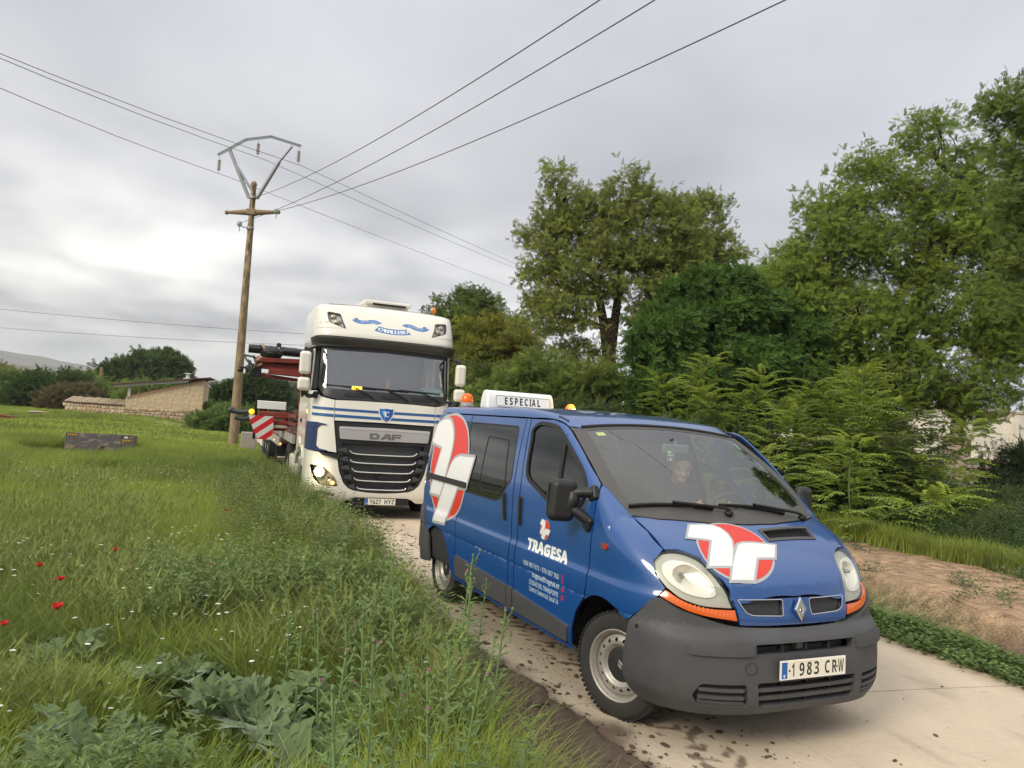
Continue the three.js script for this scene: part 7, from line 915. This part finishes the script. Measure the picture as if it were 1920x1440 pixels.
// thistles: big lobed rosettes in the foreground and tall spiny stalks beside the mud
{
  const R0 = rng(500), tm = new THREE.MeshPhysicalMaterial({ color: rgb(.135, .20, .075), roughness: 1, transmission: .35, thickness: 0 }), rib = std(.20, .24, .13, .7);
  const lobed = (len, wid, seed, arch = .5) => { const R = rng(seed), out = [], N = 15; const C = (t) => V(0, len * (.85 * t - arch * .9 * t * t) + .02, len * t * (1 - .12 * t)); const nrm = V(0, 1, 0); for (let i = 0; i < N; i++) { const t0 = i / N, t1 = (i + 1) / N, a = C(t0), b = C(t1), w0 = wid * Math.sin(Math.PI * Math.min(1, .12 + t0 * .86)), w1 = wid * Math.sin(Math.PI * Math.min(1, .12 + t1 * .86)) * (i === N - 1 ? 0 : 1); for (const s of [-1, 1]) { const e0 = a.clone().add(V(s * w0 * .42, w0 * .16, 0)), e1 = b.clone().add(V(s * w1 * .42, w1 * .16, 0)), m = a.clone().lerp(b, .55), lob = m.clone().add(V(s * (w0 + w1) * (i % 2 ? .40 : .66) * (.7 + .6 * R()), (w0 + w1) * (.10 + .75 * (R() - .35)), len * .035)), sp1 = lob.clone().lerp(e0, .5).add(V(s * .012, .012 * R(), -.02)), sp2 = lob.clone().lerp(e1, .55).add(V(s * .014, .01 * R(), .03)); const A = a.toArray(), B = b.toArray(); const tri = (x, y, z) => out.push(s > 0 ? [x.toArray(), y.toArray(), z.toArray()] : [x.toArray(), z.toArray(), y.toArray()]); tri(a, b, e1); tri(a, e1, e0); const q0 = e0.clone().lerp(e1, .12), q1 = e0.clone().lerp(e1, .88), qm = e0.clone().lerp(e1, .5); tri(q0, qm, sp1); tri(qm, lob, sp1); tri(qm, q1, sp2); tri(qm, sp2, lob); } } return triGeo(out); };
  const ros = (label, x, z, n, len, seed, col) => { const R = rng(seed), T = thing('thistle', label, 'thistle', [x, groundH(x, z) + .10, z], R() * 6); const m = col ? new THREE.MeshPhysicalMaterial({ color: rgb(...col), roughness: .6, transmission: .2, thickness: 0 }) : tm; for (let i = 0; i < n; i++) { const l = len * (.7 + .5 * R()), ar = .35 + .45 * R(); const g = lobed(l, l * .20, seed * 31 + i, ar); const q = part('leaf', g, m, T); q.rotation.set(-(.35 * R()), i / n * 6.28 + R() * .5, 0, 'YXZ'); const rb = tube([0, .3, .6, .93].map((t) => [0, l * (.85 * t - ar * .9 * t * t) + .023, l * t * (1 - .12 * t)]), .004 * l / .6, 5, 10); rb.rotateX(0); part('midrib', rb, rib, q).matrixAutoUpdate = true; q.children[0].rotation.set(0, 0, 0); } return T; };
  const at = (x, y, h) => { const d = V((x - 960) / 1444, -(y - 720) / 1444, -1); camera.updateMatrixWorld(true); const o = camera.position, w = camera.localToWorld(d.clone()).sub(o); const k = (h - o.y) / w.y; const p = o.clone().addScaledVector(w, k); return [p.x, p.z]; };
  [['large thistle rosette with broad grey green lobed leaves, bottom centre of the meadow', 480, 1340, 13, .80], ['thistle rosette left of the large one at the bottom edge', 200, 1410, 11, .62], ['thistle rosette right of the large one near the mud', 650, 1330, 10, .60], ['grey thistle rosette in front of the largest poppy', 110, 1235, 9, .55], ['thistle rosette half hidden at the bottom edge below the large one', 580, 1460, 10, .62], ['thistle rosette behind the large one', 330, 1265, 9, .55]].forEach(([l, x, y, n, len], i) => ros(l, ...at(x, y, .36), n, len * .66, 510 + i));
  // tall stalks
  const stalk = (h, seed) => { const R = rng(seed), out = [], stem = []; const lean = .12 * (R() - .3), C = (t) => V(lean * h * t * t, h * t, .05 * h * t * t); stem.push(tube([0, .35, .7, 1].map((t) => C(t).toArray()), .0052, 5, 10)); for (let i = 0; i < 36; i++) { const t = .04 + .92 * i / 36, p = C(t), a = i * 2.4, l = .115 * (1.2 - t) + .025; leaflet(p.toArray(), [Math.sin(a), .55, Math.cos(a)], l, l * .25, [0, 1, 0], out, .2); const m = p.clone().add(V(Math.sin(a) * l * .4, l * .25, Math.cos(a) * l * .4)); for (const s of [-1, 1]) leaflet(m.toArray(), [Math.sin(a + s), .3, Math.cos(a + s)], l * .35, l * .1, [0, 1, 0], out, .1); } const heads = []; const nb = 3 + (R() * 3 | 0); for (let i = 0; i < nb; i++) { const t = .80 + .2 * i / (nb - 1), p = C(t), a = R() * 6.28, b = p.clone().add(V(Math.sin(a) * .05, .05 + .03 * R(), Math.cos(a) * .05)); if (i < nb - 1) stem.push(cyl(.003, .003, p.toArray(), b.toArray(), 4)); heads.push(i < nb - 1 ? b : p); } return { stem: merge(stem), leaves: triGeo(out), heads }; };
  const gm = new THREE.MeshPhysicalMaterial({ color: rgb(.18, .28, .085), roughness: 1, transmission: .25, thickness: 0 }), bud = std(.12, .19, .07, .8), pink = std(.50, .16, .33, .8), protos = [0, 1, 2, 3].map((i) => stalk(1.0, 540 + i));
  const budG = lathe([[0, 0], [.006, .004], [.0075, .012], [.005, .021], [0, .022]], 8), tuft = (() => { const o = []; for (let i = 0; i < 9; i++) { const a = i * .7; leaflet([0, .018, 0], [Math.sin(a) * .5, 1, Math.cos(a) * .5], .016, .004, [Math.cos(a), 0, Math.sin(a)], o, 0); } return triGeo(o); })();
  const spots = [[590, 1060], [752, 1090], [738, 1140], [870, 1065], [905, 1085], [760, 1140], [880, 1120], [690, 1190], [930, 1180], [915, 1210], [860, 1190], [660, 1200], [800, 1205], [560, 1240], [705, 1260], [845, 1260], [620, 1290], [775, 1290], [610, 1190], [735, 1330], [820, 1330], [655, 1370], [870, 1330], [545, 1170]];
  const where = ['at the left end of its group', 'in the middle of its group', 'at the right end, nearest the lane']; let k = 0;
  for (const [x, y] of spots) { const R = rng(600 + k), h = .62 + .35 * R(); const [wx, wz] = at(x, y, h * .98); const pr = protos[k % 4], T = thing('tall_thistle', 'tall spiny thistle stalk with small buds ' + where[x < 700 ? 0 : x < 840 ? 1 : 2], 'thistle', [wx, groundH(wx, wz), wz], R() * 6.28, 'tall thistles ' + where[x < 700 ? 0 : x < 840 ? 1 : 2]); T.scale.set(h, h, h); part('stem', pr.stem, gm, T); part('leaf', pr.leaves, gm, T).userData.kind = 'stuff'; pr.heads.forEach((p, i) => { const b = part('bud', budG, bud, T); b.position.copy(p); if ((i + k) % 4 === 0) { const f = part('flower', tuft, pink, b); } }); k++; }
  // two bushy grey green plants where grass meets mud
  [['tall grey green bushy weed beside the mud near the truck', 618, 1075, .95], ['grey green bushy weed at the road edge in front of the truck bumper', 650, 1040, .62], ['pale bushy weed left of the tall thistles', 645, 1250, .62]].forEach(([l, x, y, h], i) => { const [wx, wz] = at(x, y, .3); const T = thing('bushy_weed', l, 'weed', [wx, groundH(wx, wz), wz]); const g = feather(18, h, 620 + i); part('foliage', g, new THREE.MeshPhysicalMaterial({ color: rgb(.18, .245, .13), roughness: 1, transmission: .3, thickness: 0 }), T); const st = []; const R = rng(630 + i); for (let q = 0; q < 8; q++) { const a = R() * 6.28, ln = .25 * R(); st.push(cyl(.004, .002, [0, 0, 0], [Math.sin(a) * ln * h, h * .8, Math.cos(a) * ln * h], 4)); } part('stem', merge(st), rib, T); });
}
// ---------------------------------------------------------------- the driver behind the wheel: one continuous body, head and hands of finer mesh merged in
{
  const field = (bones, cell, pad, k) => {                       // bones: [a, b, ra, rb]; smooth union of tapered capsules meshed on a grid
    const lo = [1e9, 1e9, 1e9], hi = [-1e9, -1e9, -1e9]; for (const [a, b, ra, rb] of bones) for (const [p, r] of [[a, ra], [b, rb]]) for (let c = 0; c < 3; c++) { lo[c] = Math.min(lo[c], p[c] - r - pad); hi[c] = Math.max(hi[c], p[c] + r + pad); }
    const S = Math.max(...[0, 1, 2].map((c) => hi[c] - lo[c])), n = Math.min(110, Math.ceil(S / cell)), mc = new MarchingCubes(n, new THREE.MeshBasicMaterial(), false, false, 400000); mc.isolation = 0;
    const ce = [0, 1, 2].map((c) => (lo[c] + hi[c]) / 2), h = S / 2; let i = 0;
    for (let z = 0; z < n; z++) for (let y = 0; y < n; y++) for (let x = 0; x < n; x++, i++) { const p = [x, y, z].map((q, c) => ce[c] + (q - n / 2) / (n / 2) * h); let d = 1e9; for (const [a, b, ra, rb] of bones) { const ab = [b[0] - a[0], b[1] - a[1], b[2] - a[2]], ap = [p[0] - a[0], p[1] - a[1], p[2] - a[2]]; const L = ab[0] ** 2 + ab[1] ** 2 + ab[2] ** 2, t = L ? clamp((ap[0] * ab[0] + ap[1] * ab[1] + ap[2] * ab[2]) / L, 0, 1) : 0; const q = Math.hypot(ap[0] - ab[0] * t, ap[1] - ab[1] * t, ap[2] - ab[2] * t) - lerp(ra, rb, t); const hh = Math.max(k - Math.abs(d - q), 0) / k; d = Math.min(d, q) - hh * hh * k * .25; } mc.field[i] = -d; }
    mc.update(); const N = mc.count, g = new THREE.BufferGeometry(), pos = new Float32Array(N * 3); for (let j = 0; j < N * 3; j++) pos[j] = ce[j % 3] + mc.positionArray[j] * h;
    g.setAttribute('position', new THREE.BufferAttribute(pos, 3)); const m = mergeVertices(g, 1e-4); m.computeVertexNormals(); return m;
  };
  van.updateMatrixWorld(true); const T = thing('person', 'man in a dark V-neck shirt sitting at the wheel of the blue van', 'person', van.localToWorld(V(-1.04, .87, -.42)).toArray(), van.rotation.y);
  // local: x forward, y up from the seat, z to his right
  const sh = .19, H = [.02, .66, 0];
  const shirt = field([[[0, .02, 0], [-.07, .28, 0], .15, .155], [[-.07, .28, 0], [-.10, .42, 0], .155, .145], [[-.10, .44, -sh + .03], [-.10, .44, sh - .03], .085, .085], [[-.09, .43, sh], [.10, .20, sh + .04], .066, .056], [[-.09, .43, -sh], [.10, .20, -sh - .04], .066, .056], [[0, .03, .09], [.42, .05, .12], .095, .075], [[0, .03, -.09], [.42, .05, -.12], .095, .075]], .014, .03, .05);
  part('clothes', shirt, std(.018, .02, .026, .9), T);
  const skin = std(.40, .225, .155, .55);
  const legs = field([[[.42, .05, .12], [.50, -.36, .13], .072, .05], [[.42, .05, -.12], [.50, -.36, -.13], .072, .05], [[.50, -.37, .13], [.62, -.41, .14], .045, .035], [[.50, -.37, -.13], [.62, -.41, -.14], .045, .035]], .014, .02, .03); part('trousers', legs, std(.025, .028, .036, .9), T);
  const bones = []; const hand = (s) => { const w = [.40, .375, s * .185]; const palm = [[.40, .375, s * .185], [.445, .395, s * .175], .026, .030]; bones.push([[.10, .20, s * .23], [.38, .36, s * .19], .046, .028], palm); for (let i = 0; i < 4; i++) { const y = .415 - i * .019, l = [.9, 1.05, 1, .8][i]; const a = [.455, y, s * .172], b = [.478, y + .004, s * (.172 - .020 * l)], c = [.468, y, s * (.172 - .040 * l)], d = [.450, y - .002, s * (.172 - .046 * l)]; bones.push([a, b, .0095, .009], [b, c, .009, .0085], [c, d, .0085, .0075]); } bones.push([[.425, .40, s * .165], [.440, .428, s * .150], .012, .010], [[.440, .428, s * .150], [.458, .440, s * .145], .010, .008]); };
  hand(1); hand(-1); const armR = field(bones.slice(0, bones.length / 2), .0055, .02, .012), armL = field(bones.slice(bones.length / 2), .0055, .02, .012);
  // head: skull, jaw, neck, nose, ears, brow; turned slightly to the camera
  const hb = (p) => p; const head = field([[[0, .09, 0], [-.015, .115, 0], .088, .090], [[.035, .06, 0], [.045, .10, 0], .062, .066], [[.052, -.005, 0], [.045, .03, 0], .043, .055], [[.062, -.022, 0], [.058, -.02, 0], .028, .03], [[-.03, -.10, 0], [-.01, .03, 0], .058, .055], [[.10, .055, 0], [.122, .022, 0], .008, .0135], [[.112, .022, .008], [.112, .022, -.008], .009, .009], [[.085, .075, .030], [.085, .075, -.030], .016, .016], [[.094, -.012, .014], [.094, -.012, -.014], .009, .009], [[.09, -.03, .01], [.09, -.03, -.01], .014, .014], [[-.005, .06, .086], [-.012, .03, .082], .016, .010], [[-.005, .06, -.086], [-.012, .03, -.082], .016, .010], [[.072, .03, .038], [.06, .02, .045], .026, .026], [[.072, .03, -.038], [.06, .02, -.045], .026, .026]], .0058, .02, .022);
  const turn = M4().makeRotationFromEuler(new THREE.Euler(0, -.35, -.12, 'YXZ')).setPosition(-.02, .60, 0); head.applyMatrix4(turn);
  part('body', merge([armR, armL, head, cyl(.062, .057, [-.07, .44, 0], [-.045, .53, 0], 16)]), skin, T);
  const hair = new THREE.SphereGeometry(1, 24, 16, 0, 6.283, 0, 1.75); hair.scale(.116, .108, .110); hair.rotateZ(.36); hair.translate(-.014, .122, 0); hair.applyMatrix4(turn); part('hair', hair, std(.028, .02, .014, .9), T);
  const put = (name, geo, mat) => { geo.applyMatrix4(turn); part(name, geo, mat, T); };
  for (const s of [1, -1]) { put('eye', ell(.010, .0085, .012, .094, .058, s * .032, 10), std(.55, .5, .45, .3)); put('pupil', ell(.004, .006, .006, .102, .058, s * .031, 8), std(.02, .015, .012, .3)); put('eyebrow', ell(.006, .004, .019, .100, .080, s * .033, 8), std(.03, .02, .015, .9)); }
  put('mouth', ell(.004, .003, .021, .1015, -.013, 0, 8), std(.25, .09, .075, .6)); put('stubble', ell(.034, .028, .05, .066, -.02, 0, 16), std(.22, .135, .10, .8));
}
scene.traverse((o) => { if (o.isMesh) { o.castShadow = true; o.receiveShadow = true; } });
renderer.render(scene, camera);
